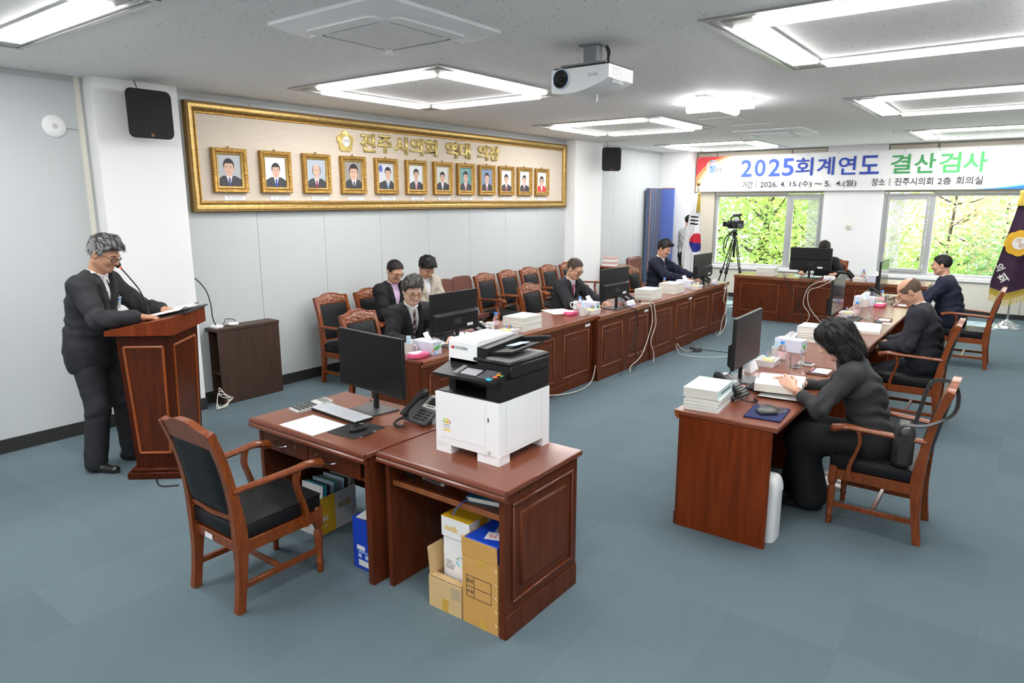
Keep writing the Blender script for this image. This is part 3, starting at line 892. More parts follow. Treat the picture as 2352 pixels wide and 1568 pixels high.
for wd, x0, x1, hgt, dz in (('기간', 1.63, 1.842, .135, 0), ('|', 1.908, 1.918, .13, 0), ('2026.', 1.994, 2.335, .105, 0), ('4.', 2.392, 2.488, .105, 0), ('15.(수)', 2.567, 2.976, .135, -.005), ('~', 3.032, 3.159, .03, 0), ('5.', 3.215, 3.323, .105, 0), ('4.(월)', 3.413, 3.771, .135, -.005),
                            ('장소', 4.026, 4.25, .135, .014), ('|', 4.318, 4.328, .13, .014), ('진주시의회', 4.407, 5.005, .135, .016), ('2층', 5.074, 5.28, .125, .018), ('회의실', 5.351, 5.734, .135, .02)):
    fit_text(wd, x1 - x0, hgt, Mt, t, axes((bx((x0 + x1) / 2), -.014, 2.332 - BZ0 + dz), (1, 0, 0), (0, 0, 1)), name='subtitle_word', bold=.008)
ey = MB()
for k in range(13):
    ey.lathe([(.012, 0), (.012, .004), (.006, .006)], 10, (-bw + .05 + k * (2 * bw - .1) / 12, -.012, bh - .025), R=rotx(R_(90)))
ey.build('eyelets', M_alum, t)
# ================================================================== FURNITURE
def make_chair():
    t = thing('armchair', 'x', 'chair', (0, 0, 0), 0, 'carved wooden armchairs with black leather')
    # faces +Y; rear posts rake back
    def post(sx):
        prof = [(-.255, 0), (-.235, .15), (-.222, .30), (-.222, .44), (-.243, .62), (-.280, .80), (-.332, .955)]
        P = catmull([(0, a, b) for a, b in prof], 5)
        mb = MB(); vs = []; n = len(P)
        for i, p in enumerate(P):
            d = P[min(i + 1, n - 1)] - P[max(i - 1, 0)]; d /= np.linalg.norm(d)
            nn = np.array([0, d[2], -d[1]])
            z = p[2]; wy = .021 + .012 * math.exp(-((z - .40) / .16) ** 2); wx = .019
            for a, b in ((-1, -1), (1, -1), (1, 1), (-1, 1)):
                q = p + nn * b * wy; vs.append((sx * .205 + a * wx, q[1], q[2]))
        fs = [(3, 2, 1, 0), tuple(4 * (n - 1) + k for k in range(4))]
        for i in range(n - 1):
            fs += [(4 * i + k, 4 * i + (k + 1) % 4, 4 * i + 4 + (k + 1) % 4, 4 * i + 4 + k) for k in range(4)]
        return mb.add(vs, fs).build('rear_leg', M_chair, t, sharp=50)
    for sx in (-1, 1): post(sx)
    for sx in (-1, 1):
        f = MB()
        f.box((sx * .205, .235, .335), (.048, .048, .11), bev=.006)
        f.lathe([(.014, 0), (.017, .004), (.016, .055), (.022, .060), (.022, .068), (.017, .075), (.021, .15), (.024, .22), (.022, .245), (.015, .258), (.021, .268), (.024, .282)], 14, (sx * .205, .235, 0))
        f.build('front_leg', M_chair, t)
    rails = MB()
    for sx in (-1, 1): rails.bx(sx * .205 - .014, sx * .205 + .014, -.215, .215, .305, .37, bev=.003)
    rails.bx(-.19, .19, .222, .25, .305, .37, bev=.003).bx(-.19, .19, -.232, -.206, .305, .36, bev=.003)
    rails.build('seat_rail', M_chair, t)
    cu = MB()
    def seat(u, v):
        x, y = (u - .5) * 2, (v - .5) * 2
        dome = .014 * (1 - x ** 4) * (1 - y ** 4)
        return (x * .215, y * .245 + .012, .455 + dome)
    cu.grid(seat, 8, 8); cu.box((0, .012, .4125), (.436, .496, .085), bev=.014)
    cu.build('seat_cushion', M_leather, t, sharp=60)
    pp = MB()
    rr = rrect(.436, .496, .014, 2)
    pp.tube([(x, y + .012, .452) for x, y in rr], .0035, 5, closed=True)
    pp.build('seat_piping', M_black, t)
    # back upholstery
    def by(z): return -.222 - .16 * max(0, (z - .44)) ** 1.35 * 1.55
    bk = MB()
    def pad(side):
        def fn(u, v):
            x = (u - .5) * 2; z = .50 + .385 * v
            b = (1 - x ** 6) * (1 - (2 * v - 1) ** 8)
            return (x * .186, by(z) + side * (.012 + .022 * b), z)
        return fn
    bk.grid(pad(1), 10, 10); bk.grid(pad(-1), 10, 10)
    bk.build('back_cushion', M_leather, t, sharp=60)
    MB().tube([(-.19, by(.5) , .495), (0, by(.5) - .012, .488), (.19, by(.5), .495)], .017, 4).build('lower_back_rail', M_chair, t)
    # crest rail with arched top
    cr = MB(); vs = []; n = 16
    for i in range(n + 1):
        x = -.226 + .452 * i / n; s = x / .226
        top = .955 + .034 * math.exp(-(s / .52) ** 4) + .004
        if abs(s) > .93: top -= .012 * (abs(s) - .93) / .07
        for (yy, zz) in ((by(.875) + .018, .870), (by(.875) - .018, .870), (by(top) - .026, top), (by(top) + .016, top)):
            vs.append((x, yy, zz))
    fs = [(3, 2, 1, 0), tuple(4 * n + k for k in range(4))]
    for i in range(n): fs += [(4 * i + k, 4 * i + (k + 1) % 4, 4 * i + 4 + (k + 1) % 4, 4 * i + 4 + k) for k in range(4)]
    cr.add(vs, fs).build('crest_rail', M_chair, t, sharp=50)
    # carving on the front of the crest
    cv = MB()
    def relief(u, v):
        x = (u - .5) * 2; z = .876 + (.070 + .030 * math.exp(-(x / .5) ** 4)) * v
        h = .5 + .5 * math.sin(11 * x + 2.4 * math.sin(9 * v + 3 * abs(x))) * math.cos(8 * v - 3 * x * x)
        e = min(1, 6 * v, 6 * (1 - v), 8 * (1 - abs(x)))
        return (x * .185, by(z) + .019 + .010 * h * max(e, 0), z)
    cv.grid(relief, 40, 10)
    cv.build('crest_carving', M_carve, t, sharp=60)
    for sx in (-1, 1):
        # arm: sweeps forward with a rounded knuckle
        P = catmull([(sx * .212, -.245, .640), (sx * .226, -.10, .648), (sx * .238, .08, .655), (sx * .242, .17, .660), (sx * .238, .245, .643)], 5)
        rad = [.018 + .010 * (i / (len(P) - 1)) ** 2 for i in range(len(P))]
        a = MB().tube(P, rad, 10, sq=(1.25, .82)); a.sph((sx * .238, .245, .640), (.034, .026, .026), 12, 8)
        a.build('armrest', M_chair, t)
        Q = catmull([(sx * .226, .13, .325), (sx * .229, .142, .40), (sx * .232, .115, .50), (sx * .236, .095, .58), (sx * .238, .11, .650)], 4)
        MB().tube(Q, [.036 - .0015 * i for i in range(len(Q) // 2)] + [.024] * (len(Q) - len(Q) // 2), 4, sq=(.55, 1.15)).build('arm_support', M_chair, t)
        MB().bx(sx * .205 - .010, sx * .205 + .010, -.235, .225, .118, .148, bev=.003).build('side_stretcher', M_chair, t)
    MB().bx(-.195, .195, -.012, .012, .120, .146, bev=.003).build('cross_stretcher', M_chair, t)
    return t
CHAIR = make_chair()
CHAIR.location = (3.345, -1.005, 0); CHAIR['label'] = 'empty wooden armchair with black leather back, drawn up to the clerk\'s desk with drawers'
MB().bx(-.095, -.025, -.2375, -.2365, .315, .345).build('asset_sticker', M_wplast, CHAIR)
def chair(x, y, rz, label):
    return copy_tree(CHAIR, None, (x, y, 0), rz, label)
E_ = R_(-90); W_ = R_(90)
chair(.53, 2.03, E_, 'empty carved armchair by the wall, right beside the man in the pink shirt')
chair(.53, 2.60, E_, 'carved armchair by the wall holding the man in the pink shirt')
chair(.53, 3.15, E_, 'carved armchair by the wall holding the man in the beige jacket')
for k, (y, lb) in enumerate(((4.78, 'empty carved armchair by the wall, first after the brown folding chairs'), (5.33, 'empty carved armchair by the wall, second after the brown folding chairs'), (5.88, 'empty carved armchair by the wall, third after the brown folding chairs'), (6.43, 'empty carved armchair by the wall, fourth after the brown folding chairs'), (7.02, 'empty carved armchair by the wall, tucked against the farther column'))):
    chair(.54, y, E_ + random.uniform(-.05, .05), lb)
chair(1.72, 1.42, E_ + .05, 'carved armchair under the man in the dark suit and striped tie')
chair(1.80, 4.13, E_, 'carved armchair under the man in glasses and a pink tie')
chair(1.80, 6.95, E_, 'carved armchair under the navy-suited man in front of the blue screen')
chair(5.90, 1.75, W_, 'wooden armchair under the woman in the grey sweater, bag hung on its back')
chair(5.76, 4.22, W_, 'wooden armchair under the balding man')
chair(5.985, 7.19, W_, 'wooden armchair under the navy-jacketed man by the purple flag')
chair(3.75, 10.15, R_(180) + .05, 'carved armchair behind the far desk with the big monitor')

def folding_chair(x, y, rz, label):
    t = thing('folding_chair', label, 'folding chair', (x, y, 0), rz, 'brown padded folding chairs by the wall')
    pts = rrect(.40, .26, .09, 5)
    MB().prism(pts, -.02, .02, lambda a, b, c: (a, -.17 + c - .1 * b, .85 + b)).build('back_pad', M_brownleather, t, sharp=60)
    MB().prism(rrect(.40, .38, .08, 5), .42, .47, lambda a, b, c: (a, b + .02, c)).build('seat_pad', M_brownleather, t, sharp=60)
    for sx in (-1, 1):
        MB().tube(catmull([(sx * .2, -.20, .97), (sx * .21, -.15, .70), (sx * .21, .0, .42), (sx * .21, .25, .012)]), .011, 8).build('frame_leg', M_steel, t)
        MB().tube(catmull([(sx * .19, .16, .43), (sx * .19, -.05, .25), (sx * .19, -.26, .012)]), .011, 8).build('frame_leg', M_steel, t)
    MB().tube([(-.19, -.2, .1), (.19, -.2, .1)], .009, 8).build('cross_bar', M_steel, t)
    return t
folding_chair(.33, 3.66, E_, 'brown padded folding chair half hidden behind its neighbour by the wall')
folding_chair(.40, 3.86, E_, 'brown padded folding chair, middle one of the three by the wall')
folding_chair(.35, 4.33, E_, 'brown padded folding chair next to the first carved armchair')

# ---------------- desk row desks
def row_desk(name, label, x0, x1, y0, y1, front, panels=2, group='wooden desks in rows', mat_end=M_desk, sticker=True, zt=.75):
    """front: '+x','-x','-y' side that carries the raised panels; built in local coordinates with front = +X"""
    if front == '+x': L, D, rz, loc = y1 - y0, x1 - x0, 0, (x1, (y0 + y1) / 2, 0)
    elif front == '-x': L, D, rz, loc = y1 - y0, x1 - x0, PI, (x0, (y0 + y1) / 2, 0)
    else: L, D, rz, loc = x1 - x0, y1 - y0, -PI / 2, ((x0 + x1) / 2, y0, 0)
    t = thing(name, label, 'desk', loc, rz, group)
    h = L / 2 - .002
    MB().bx(-D, -.004, -h, h, zt - .032, zt, bev=.006).build('desk_top', M_deskx, t)
    e = MB(); pr = [(0, zt - .006), (-.002, zt - .001), (-.03, zt - .001), (-.03, zt - .05), (-.018, zt - .058), (-.014, zt - .044), (-.004, zt - .036), (-.006, zt - .026), (0, zt - .018)]
    e.prism(pr, -h, h, lambda a, b, c: (a + .002, c, b)); e.build('edge_moulding', M_mould, t)
    MB().bx(-.048, -.03, -h + .004, h - .004, .0, zt - .034).build('front_panel', M_desk, t)
    MB().bx(-.031, -.022, -h + .004, h - .004, .0, .085, bev=.002).build('plinth', M_desk, t)
    wv = (2 * h) / panels
    for k in range(panels):
        c = -h + wv * (k + .5)
        pw = wv * .74 / 2; z0, z1 = .145, .62
        fr = MB()
        q = .013
        for a, b, c0, d in ((-pw, pw, z0, z0 + q), (-pw, pw, z1 - q, z1), (-pw, -pw + q, z0 + q, z1 - q), (pw - q, pw, z0 + q, z1 - q)):
            fr.bx(-.032, -.021, c + a, c + b, c0, d, bev=.004)
        fr.build('panel_moulding', M_mould, t)
        MB().box((-.028, c, (z0 + z1) / 2 - .004), (.014, 2 * pw - .09, z1 - z0 - .115), bev=.007).build('raised_panel', M_desk, t)
    for s in (-1, 1):
        MB().bx(-D + .03, -.048, s * h - (.022 if s > 0 else 0), s * h + (.022 if s < 0 else 0), 0, zt - .032).build('side_panel', mat_end, t)
    if sticker: MB().bx(-.0285, -.0275, h - .17, h - .06, zt - .105, zt - .075).build('asset_sticker', M_wplast, t)
    return t
ly = [.93, 2.305, 3.70, 5.03, 6.40, 7.855]
names = ['wooden desk of the row before the wall, carrying the first monitor beside the printer', 'wall-side wooden desk with a bare stretch and one book stack', 'wooden desk carrying the monitor of the man in the pink tie', 'wooden desk carrying two stacks of white books in the wall-side row', 'wooden desk at the flag end of the wall-side row, white cables down its front']
for i in range(5):
    xo = (.0, -.02, .045, .06, .03)[i]
    row_desk('panelled_desk', names[i], 2.06 + xo, 2.72 + xo, ly[i], ly[i + 1], '+x', 2, 'panelled desks in the wall-side row', sticker=(i > 0))
ry = [.936, 2.30, 3.66, 5.03, 6.38, 7.72]
names = ['red-brown desk at the near end of the right-hand row, under the woman\'s books and folder', 'desk in the right-hand row under the cup, tissue box and glass mug', 'desk in the right-hand row under the balding man\'s open book', 'desk in the right-hand row under the tissue cups before the purple-flag man', 'last desk of the right-hand row, by the far monitor']
for i in range(5):
    row_desk('panelled_desk', names[i], 4.852, 5.472, ry[i], ry[i + 1], '-x', 2, 'panelled desks in the right-hand row', mat_end=M_redpanel, sticker=False)
row_desk('panelled_desk', 'far wooden desk in front of the windows, carrying the big monitor seen from behind', 2.435, 4.21, 8.96, 9.65, '-y', 2, 'far desks under the windows')
row_desk('panelled_desk', 'far wooden desk beside the big monitor\'s desk, carrying a tray and a tissue box', 4.215, 5.35, 8.99, 9.68, '-y', 1, 'far desks under the windows')

# ---------------- clerk desk with drawers
def front_mould(mb, w0, w1, y, z):
    pr = [(0, z), (-.012, z - .004), (-.016, z - .014), (-.010, z - .022), (-.020, z - .030), (-.022, z - .042), (-.012, z - .052), (0, z - .06), (.0078, z - .06), (.0078, z)]
    mb.prism(pr, w0, w1, lambda a, b, c: (c, y + a, b))
t = thing('clerk_desk', 'brown wooden desk with two drawers, carrying a monitor, keyboard and phone', 'desk', (3.405, -.37, 0))
hx, hy = .505, .37
MB().bx(-hx, hx, -hy + .03, hy, .722, .75, bev=.004).build('desk_top', M_deskx, t)
mb = MB(); front_mould(mb, -hx, hx, -hy + .022, .75); mb.build('edge_moulding', M_desk2, t)
MB().bx(hx - .05, hx - .01, -hy + .05, hy - .02, 0, .722).build('side_panel', M_desk, t)
MB().bx(-hx + .03, -hx + .06, -hy + .05, hy - .02, 0, .722).build('side_panel', M_desk, t)
MB().bx(-hx + .06, hx - .05, hy - .05, hy - .03, .12, .722).build('back_panel', M_desk, t)
MB().bx(-hx + .06, hx - .05, -hy + .06, hy - .05, .575, .585).build('drawer_bottom', M_desk2, t)
for s in (0, 1):
    a = -hx + .062 + s * .432
    d = MB().bx(a, a + .425, -hy + .052, -hy + .075, .575, .69, bev=.003).build('drawer', M_desk, t)
    cx = a + .2
    MB().tube(catmull([(cx - .06, -hy + .052, .640), (cx - .045, -hy + .022, .636), (cx, -hy + .014, .632), (cx + .045, -hy + .022, .636), (cx + .06, -hy + .052, .640)]), .007, 8, sq=(1, .8)).build('handle', M_steel, d)
    MB().lathe([(.012, 0), (.012, .004), (.009, .006), (0, .006)], 14, (cx + (.12 if s == 0 else -.12), -hy + .052, .64), R=rotx(R_(90)), caps=False).build('lock', mat('brass_old', (.25, .17, .07), .4, .8), d)

# ---------------- printer desk with shelf
t = thing('printer_desk', 'brown wooden desk with an open shelf and panelled side, carrying the printer', 'desk', (4.345, -.34, 0))
hx, hy = .415, .335
MB().bx(-hx, hx, -hy + .03, hy, .722, .75, bev=.004).build('desk_top', M_deskx, t)
mb = MB(); front_mould(mb, -hx, hx, -hy + .022, .75); mb.build('edge_moulding', M_desk2, t)
MB().bx(-hx + .03, -hx + .06, -hy + .04, hy - .02, 0, .722).build('side_panel', M_desk, t)
sp = MB().bx(hx - .05, hx - .02, -hy + .03, hy - .02, 0, .722).build('side_panel', M_desk, t)
x = hx - .02
MB().bx(x, x + .008, -hy + .03, hy - .02, 0, .12, bev=.002).build('plinth', M_desk, sp)
m = MB(); q = .016
a, b, z0, z1 = -hy + .085, hy - .065, .165, .665
for y0, y1, c, d in ((a, b, z0, z0 + q), (a, b, z1 - q, z1), (a, a + q, z0 + q, z1 - q), (b - q, b, z0 + q, z1 - q)): m.bx(x - .002, x + .012, y0, y1, c, d, bev=.005)
m.build('panel_moulding', M_desk2, sp)
MB().box((x, (a + b) / 2, (z0 + z1) / 2), (.022, b - a - .12, z1 - z0 - .12), bev=.010).build('raised_panel', M_desk, sp)
MB().bx(-hx + .06, hx - .05, -hy + .07, hy - .06, .578, .598).build('shelf', M_desk, t)
MB().bx(-hx + .06, hx - .05, -hy + .06, -hy + .07, .572, .60, bev=.002).build('shelf_edge', M_mould, t)
MB().bx(-hx + .06, hx - .05, hy - .06, hy - .04, .1, .722).build('back_panel', M_desk, t)

# ---------------- lectern
t = thing('lectern', 'dark red-brown wooden lectern with sloping top and inset side panels', 'lectern', (1.34, -.46, 0), R_(40))
# local +X = audience side, +Y along its width
MB().bx(-.20, .20, -.29, .29, 0, .05, bev=.004).bx(-.18, .18, -.27, .27, .05, .075, bev=.006).build('plinth', M_lect, t)
bd = MB()
b0, b1 = .15, .185; w0, w1 = .235, .255
vs = [(-b0, -w0, .075), (b0, -w0, .075), (b0, w0, .075), (-b0, w0, .075), (-b1, -w1, 1.08), (b1, -w1, 1.08), (b1, w1, 1.08), (-b1, w1, 1.08)]
bd.add(vs, [(3, 2, 1, 0), (4, 5, 6, 7), (0, 1, 5, 4), (1, 2, 6, 5), (2, 3, 7, 6), (3, 0, 4, 7)])
bd.build('body', M_lect, t)
tp = MB()
pr = [(-.235, 1.08), (.235, 1.08), (.235, 1.205), (-.235, 1.115)]
tp.prism(pr, -.305, .305, lambda a, b, c: (a, c, b)); tp.build('sloping_top', M_redpanel, t)
def lect_panel(side):
    fr = MB(); pn = MB()
    z0, z1 = .19, .99
    def P(s, z, off):
        k = (z - .075) / 1.005
        if side == 'x':
            return (b0 + (b1 - b0) * k + off, s * (w0 + (w1 - w0) * k - .06), z)
        return (s * (b0 + (b1 - b0) * k - .045), -(w0 + (w1 - w0) * k) - off, z)
    for seg in (((-1, z0), (1, z0)), ((1, z0), (1, z1)), ((1, z1), (-1, z1)), ((-1, z1), (-1, z0))):
        fr.tube([P(*seg[0], .002), P(*seg[1], .002)], .010, 6)
    fr.build('panel_moulding', M_lectm, t)
    vs = [P(-1, z0, .001), P(1, z0, .001), P(1, z1, .001), P(-1, z1, .001)]
    pn.add(vs, [(0, 1, 2, 3)]); pn.build('inset_panel', mat('lectern_panel', (.10, .02, .005), .3, kind='n', scale=(12, 12, 1), ns=3, col2=(.055, .011, .003), coat=.12, spec=.22), t)
lect_panel('x'); lect_panel('y')

# ---------------- walnut cabinet by the wall
t = thing('low_cabinet', 'low dark walnut cabinet against the grey wall beside the white column', 'cabinet', (.005, 1.0, 0))
MB().bx(.17, .195, -.345, .345, 0, .745, bev=.003).build('front_panel', M_walnut, t)
MB().bx(.0, .20, -.37, .35, .745, .775, bev=.003).build('cabinet_top', M_walnut, t)
MB().bx(.012, .17, .32, .345, 0, .745).build('side_panel', M_walnut, t)
MB().bx(.012, .022, -.345, .32, 0, .745).build('back_panel', M_walnut, t)
MB().bx(.022, .17, -.335, .32, .30, .318).build('shelf', M_walnut, t)
MB().bx(.022, .17, -.345, .32, .0, .03).build('bottom_board', M_walnut, t)
# ================================================================== OFFICE THINGS
ZT = .75
def monitor(name_label, loc, rz, w=.615, h=.36, zc=None, base=True, stick=True, screen=M_screen, group='black desktop monitors', brand=None):
    """screen faces local -Y; origin at the base on the desk"""
    t = thing('monitor', name_label, 'monitor', loc, rz, group)
    zb = .125
    MB().bx(-w / 2, w / 2, -.012, .012, zb, zb + h, bev=.003).build('bezel', M_black, t)
    MB().bx(-w / 2 + .006, w / 2 - .006, -.0135, -.0118, zb + .016, zb + h - .006).build('screen', screen, t)
    bk = MB()
    bk.add([(-w * .48, .012, zb + .01), (w * .48, .012, zb + .01), (w * .48, .012, zb + h * .52), (-w * .48, .012, zb + h * .52),
            (-w * .44, .045, zb + .03), (w * .44, .045, zb + .03), (w * .44, .045, zb + h * .46), (-w * .44, .045, zb + h * .46)],
           [(0, 1, 5, 4), (1, 2, 6, 5), (2, 3, 7, 6), (3, 0, 4, 7), (4, 5, 6, 7)])
    bk.build('rear_housing', M_black, t)
    MB().bx(-.05, .05, .045, .0455, zb + h * .22, zb + h * .36).build('mount_cover', M_blackm, t)
    if stick: MB().bx(-.20, -.12, .045, .0458, zb + h * .12, zb + h * .19).build('rating_label', M_wplast, t)
    MB().box((0, .03, .10), (.035, .022, .20), bev=.004).build('stand_neck', M_black, t)
    MB().prism([(-.11, -.09), (.11, -.09), (.13, .10), (-.13, .10)], .0, .010).build('stand_base', M_dgray, t)
    if brand: text(brand, .016, M_inkg, t, axes((0, -.0137, zb + .008), (1, 0, 0), (0, 0, 1)), name='brand_lettering')
    MB().tube(catmull([(-.06, .04, zb + .03), (-.07, .075, .08), (-.10, .09, .012), (-.18, .12, .006)]), .004, 6).build('monitor_cable', M_cableb, t)
    return t
monitor('black monitor with its dark screen facing the empty chair on the clerk\'s desk', (3.37, -.185, ZT), R_(-4))
monitor('black monitor seen from behind, in front of the man with the striped tie', (2.50, 1.56, ZT), R_(-90))
monitor('black monitor seen from behind, in front of the man with the pink tie', (2.60, 4.31, ZT), R_(-90) - .05)
monitor('black monitor seen from behind, at the flag end of the wall-side row', (2.60, 7.06, ZT), R_(-90) - .04)
monitor('black monitor in front of the woman, its dark screen turned towards her', (4.96, 1.90, ZT), R_(90) + .03, screen=M_screen)
monitor('black monitor in front of the balding man, its screen turned towards him', (4.965, 4.72, ZT), R_(90) + .02, screen=M_screen_on)
monitor('black monitor in front of the navy-jacketed man, screen reflecting the window', (4.99, 7.33, ZT), R_(90), screen=M_screen_on)
monitor('large black monitor seen from behind on the far desk, hiding a person', (3.63, 9.16, ZT), R_(180) + .03, w=.65, h=.375)

def keyboard(loc, rz, label, light=False):
    t = thing('keyboard', label, 'keyboard', loc, rz, 'computer keyboards')
    MB().box((0, 0, .009), (.45, .135, .018), bev=.004).build('case', M_black, t)
    MB().box((0, 0, .0185), (.445, .13, .003), bev=.001).build('key_bed', M_lgray if light else M_dgray, t)
    k = MB()
    for r in range(6):
        c = 0
        while c < 21:
            w = 1
            if r == 5 and c == 4: w = 6
            x = -.208 + (c + w / 2 - .5) * .0208
            if c not in (15, ) and not (r == 0 and c > 16):
                k.box((x, .050 - r * .0195, .0215), (.0208 * w - .004, .0155, .005), bev=.001)
            c += w
    k.build('keys', mat('keys_light', (.62, .65, .69), .45) if light else M_black, t, kind='stuff')
    if light:
        d = MB()
        for r in range(6):
            for c in range(20):
                if c != 15: d.box((-.210 + c * .0208, .050 - r * .0195, .0242), (.006, .004, .0003))
        d.build('key_legends', M_inkg, t, kind='stuff')
    return t
keyboard((3.285, -.36, ZT), R_(-4), 'slim keyboard with pale grey keys on the clerk\'s desk', True)
keyboard((5.115, 1.86, ZT), R_(88), 'black keyboard under the woman\'s open book')
keyboard((5.06, 5.02, ZT), R_(90), 'black keyboard behind the balding man\'s case')

def phone(loc, rz, label, light=True):
    """desk phone, user side local -Y"""
    t = thing('desk_phone', label, 'phone', loc, rz, 'black desk telephones')
    tilt = rotx(R_(30))
    def P(p): return (np.array(p) @ tilt.T) + np.array((0, .0, .068))
    MB().box(P((0, .0, 0)), (.205, .215, .028), R=tilt, bev=.008).build('phone_body', M_black if not light else M_dgray, t)
    MB().add([(-.08, -.02, .0), (.08, -.02, 0), (.09, .115, 0), (-.09, .115, 0), (-.06, .0, .06), (.06, 0, .06), (.06, .07, .09), (-.06, .07, .09)], [(0, 1, 5, 4), (1, 2, 6, 5), (2, 3, 7, 6), (3, 0, 4, 7), (4, 5, 6, 7), (3, 2, 1, 0)]).build('phone_stand', M_gray, t)
    MB().box(P((.033, .055, .0145)), (.125, .10, .003), R=tilt, bev=.001).build('silver_plate', mat('phone_silver', (.46, .45, .42), .35), t)
    MB().box(P((.036, .058, .0165)), (.078, .055, .002), R=tilt).build('phone_display', M_screen, t)
    MB().box(P((.036, .100, .0165)), (.07, .012, .002), R=tilt).build('display_label', M_skyb, t)
    k = MB()
    for r in range(4):
        for c in range(3):
            k.box(P((-.008 + c * .021, -.022 - r * .021, .0165)), (.016, .012, .005), R=tilt, bev=.001)
        for c in range(3):
            k.box(P((.060 + c * .014, -.022 - r * .021, .0165)), (.010, .009, .004), R=tilt, bev=.001)
    for r in range(7):
        for sx in (-.013, .087): k.box(P((sx, .030 + r * .009, .017)), (.008, .006, .003), R=tilt)
    for c in range(3): k.box(P((.016 + c * .02, .018, .0165)), (.014, .006, .003), R=tilt)
    k.build('buttons', M_black, t, kind='stuff')
    hs = MB()
    pts = [P(p) for p in ((-.068, -.105, .030), (-.068, -.085, .042), (-.068, -.04, .050), (-.068, .03, .050), (-.068, .075, .043), (-.068, .100, .030))]
    hs.tube(catmull(pts, 4), [.024, .026, .027, .026, .023, .020, .018, .017, .017, .017, .017, .018, .019, .022, .025, .027, .026, .025, .024, .024, .022][:len(catmull(pts, 4))], 10, sq=(1.05, .8))
    hs.build('handset', M_black, t)
    c = []
    base = catmull([P((-.068, -.11, .02)), np.array((-.075, -.145, .02)), np.array((-.05, -.19, .012)), np.array((.0, -.20, .012)), np.array((.02, -.165, .012))], 24)
    for i, p in enumerate(base):
        a = i * 1.25
        c.append(p + .0075 * np.array((math.cos(a), .35 * math.sin(a), math.sin(a))) + np.array((0, 0, .003)))
    MB().tube(c, .0026, 5).build('coiled_cord', M_cableb, t)
    return t
phone((3.775, -.14, ZT), R_(-6), 'black desk phone with silver display panel beside the printer')
phone((2.46, 2.02, ZT), R_(100), 'black desk phone seen from behind next to the basket of pens and the first monitor', False)
phone((2.44, 4.92, ZT), R_(100), 'black desk phone seen from behind beside the pink-tie man\'s monitor', False)
phone((2.45, 7.52, ZT), R_(100), 'black desk phone seen from behind at the flag end of the row', False)
phone((5.02, 1.42, ZT), R_(78), 'black desk phone behind the tall book stack by the woman')
phone((4.98, 7.02, ZT), R_(80), 'black desk phone beside the water bottle on the last right-hand desk')
phone((4.16, 9.28, ZT), R_(160), 'black desk phone seen from behind on the far desk', False)

# small things on the clerk desk
t = thing('mouse_pad', 'black mouse pad on the clerk\'s desk', 'mouse pad', (3.575, -.49, ZT), R_(3))
MB().prism(rrect(.215, .245, .012, 3), 0, .003).build('pad', M_blackm, t)
t = thing('mouse', 'black computer mouse on the mouse pad', 'mouse', (3.60, -.50, ZT + .003), R_(-8))
ms_ = MB().sph((0, 0, .010), (.030, .056, .028), 18, 10); ms_.v = [(a, b, max(c, 0.0)) for a, b, c in ms_.v]; ms_.build('shell', M_black, t)
MB().tube([(0, .035, .031), (0, .012, .039)], .004, 6).build('scroll_wheel', M_gray, t)
MB().tube(catmull([(0, .054, .012), (.02, .11, .004), (.08, .17, .004), (.06, .24, .004)]), .002, 5).build('mouse_cable', M_cableb, t)
t = thing('pen', 'black and silver ballpoint pen lying beside the mouse', 'pen', (3.70, -.51, ZT + .003), R_(8))
MB().tube([(0, -.06, .005), (0, .03, .005)], .005, 8).build('barrel', M_black, t)
MB().tube([(0, -.072, .005), (0, -.06, .005)], [.0015, .005], 8).build('tip', M_steel, t)
MB().tube([(0, .03, .005), (0, .06, .005)], .0048, 8).build('clip_end', M_steel, t)
t = thing('document_sleeve', 'white sheet in a clear plastic sleeve lying on the clerk\'s desk', 'document', (3.31, -.585, ZT), R_(-1))
MB().bx(-.155, .155, -.115, .115, 0, .003).build('sleeve', M_tracing, t)
MB().bx(-.148, .148, -.108, .108, .003, .0036).build('sheet', M_paper, t)
t = thing('calculator', 'silver desk calculator with a tilted display on the clerk\'s desk', 'calculator', (3.02, -.375, ZT), R_(-8))
MB().add([(-.055, -.12, 0), (.055, -.12, 0), (.055, .12, 0), (-.055, .12, 0), (-.055, -.12, .012), (.055, -.12, .012), (.055, .12, .034), (-.055, .12, .034)], [(3, 2, 1, 0), (4, 5, 6, 7), (0, 1, 5, 4), (1, 2, 6, 5), (2, 3, 7, 6), (3, 0, 4, 7)]).build('case', M_lgray, t)
tl_ = math.atan2(.022, .24); Rt = rotx(tl_)
k = MB()
for r in range(5):
    for c in range(5): k.box(np.array((-.040 + c * .02, -.098 + r * .026, .017 + (r * .026) * .0917)), (.015, .018, .006), R=Rt, bev=.001)
k.build('keys', M_dgray, t, kind='stuff')
MB().box((0, .085, .033), (.09, .045, .003), R=Rt).build('display', mat('lcd', (.20, .22, .20), .25), t)

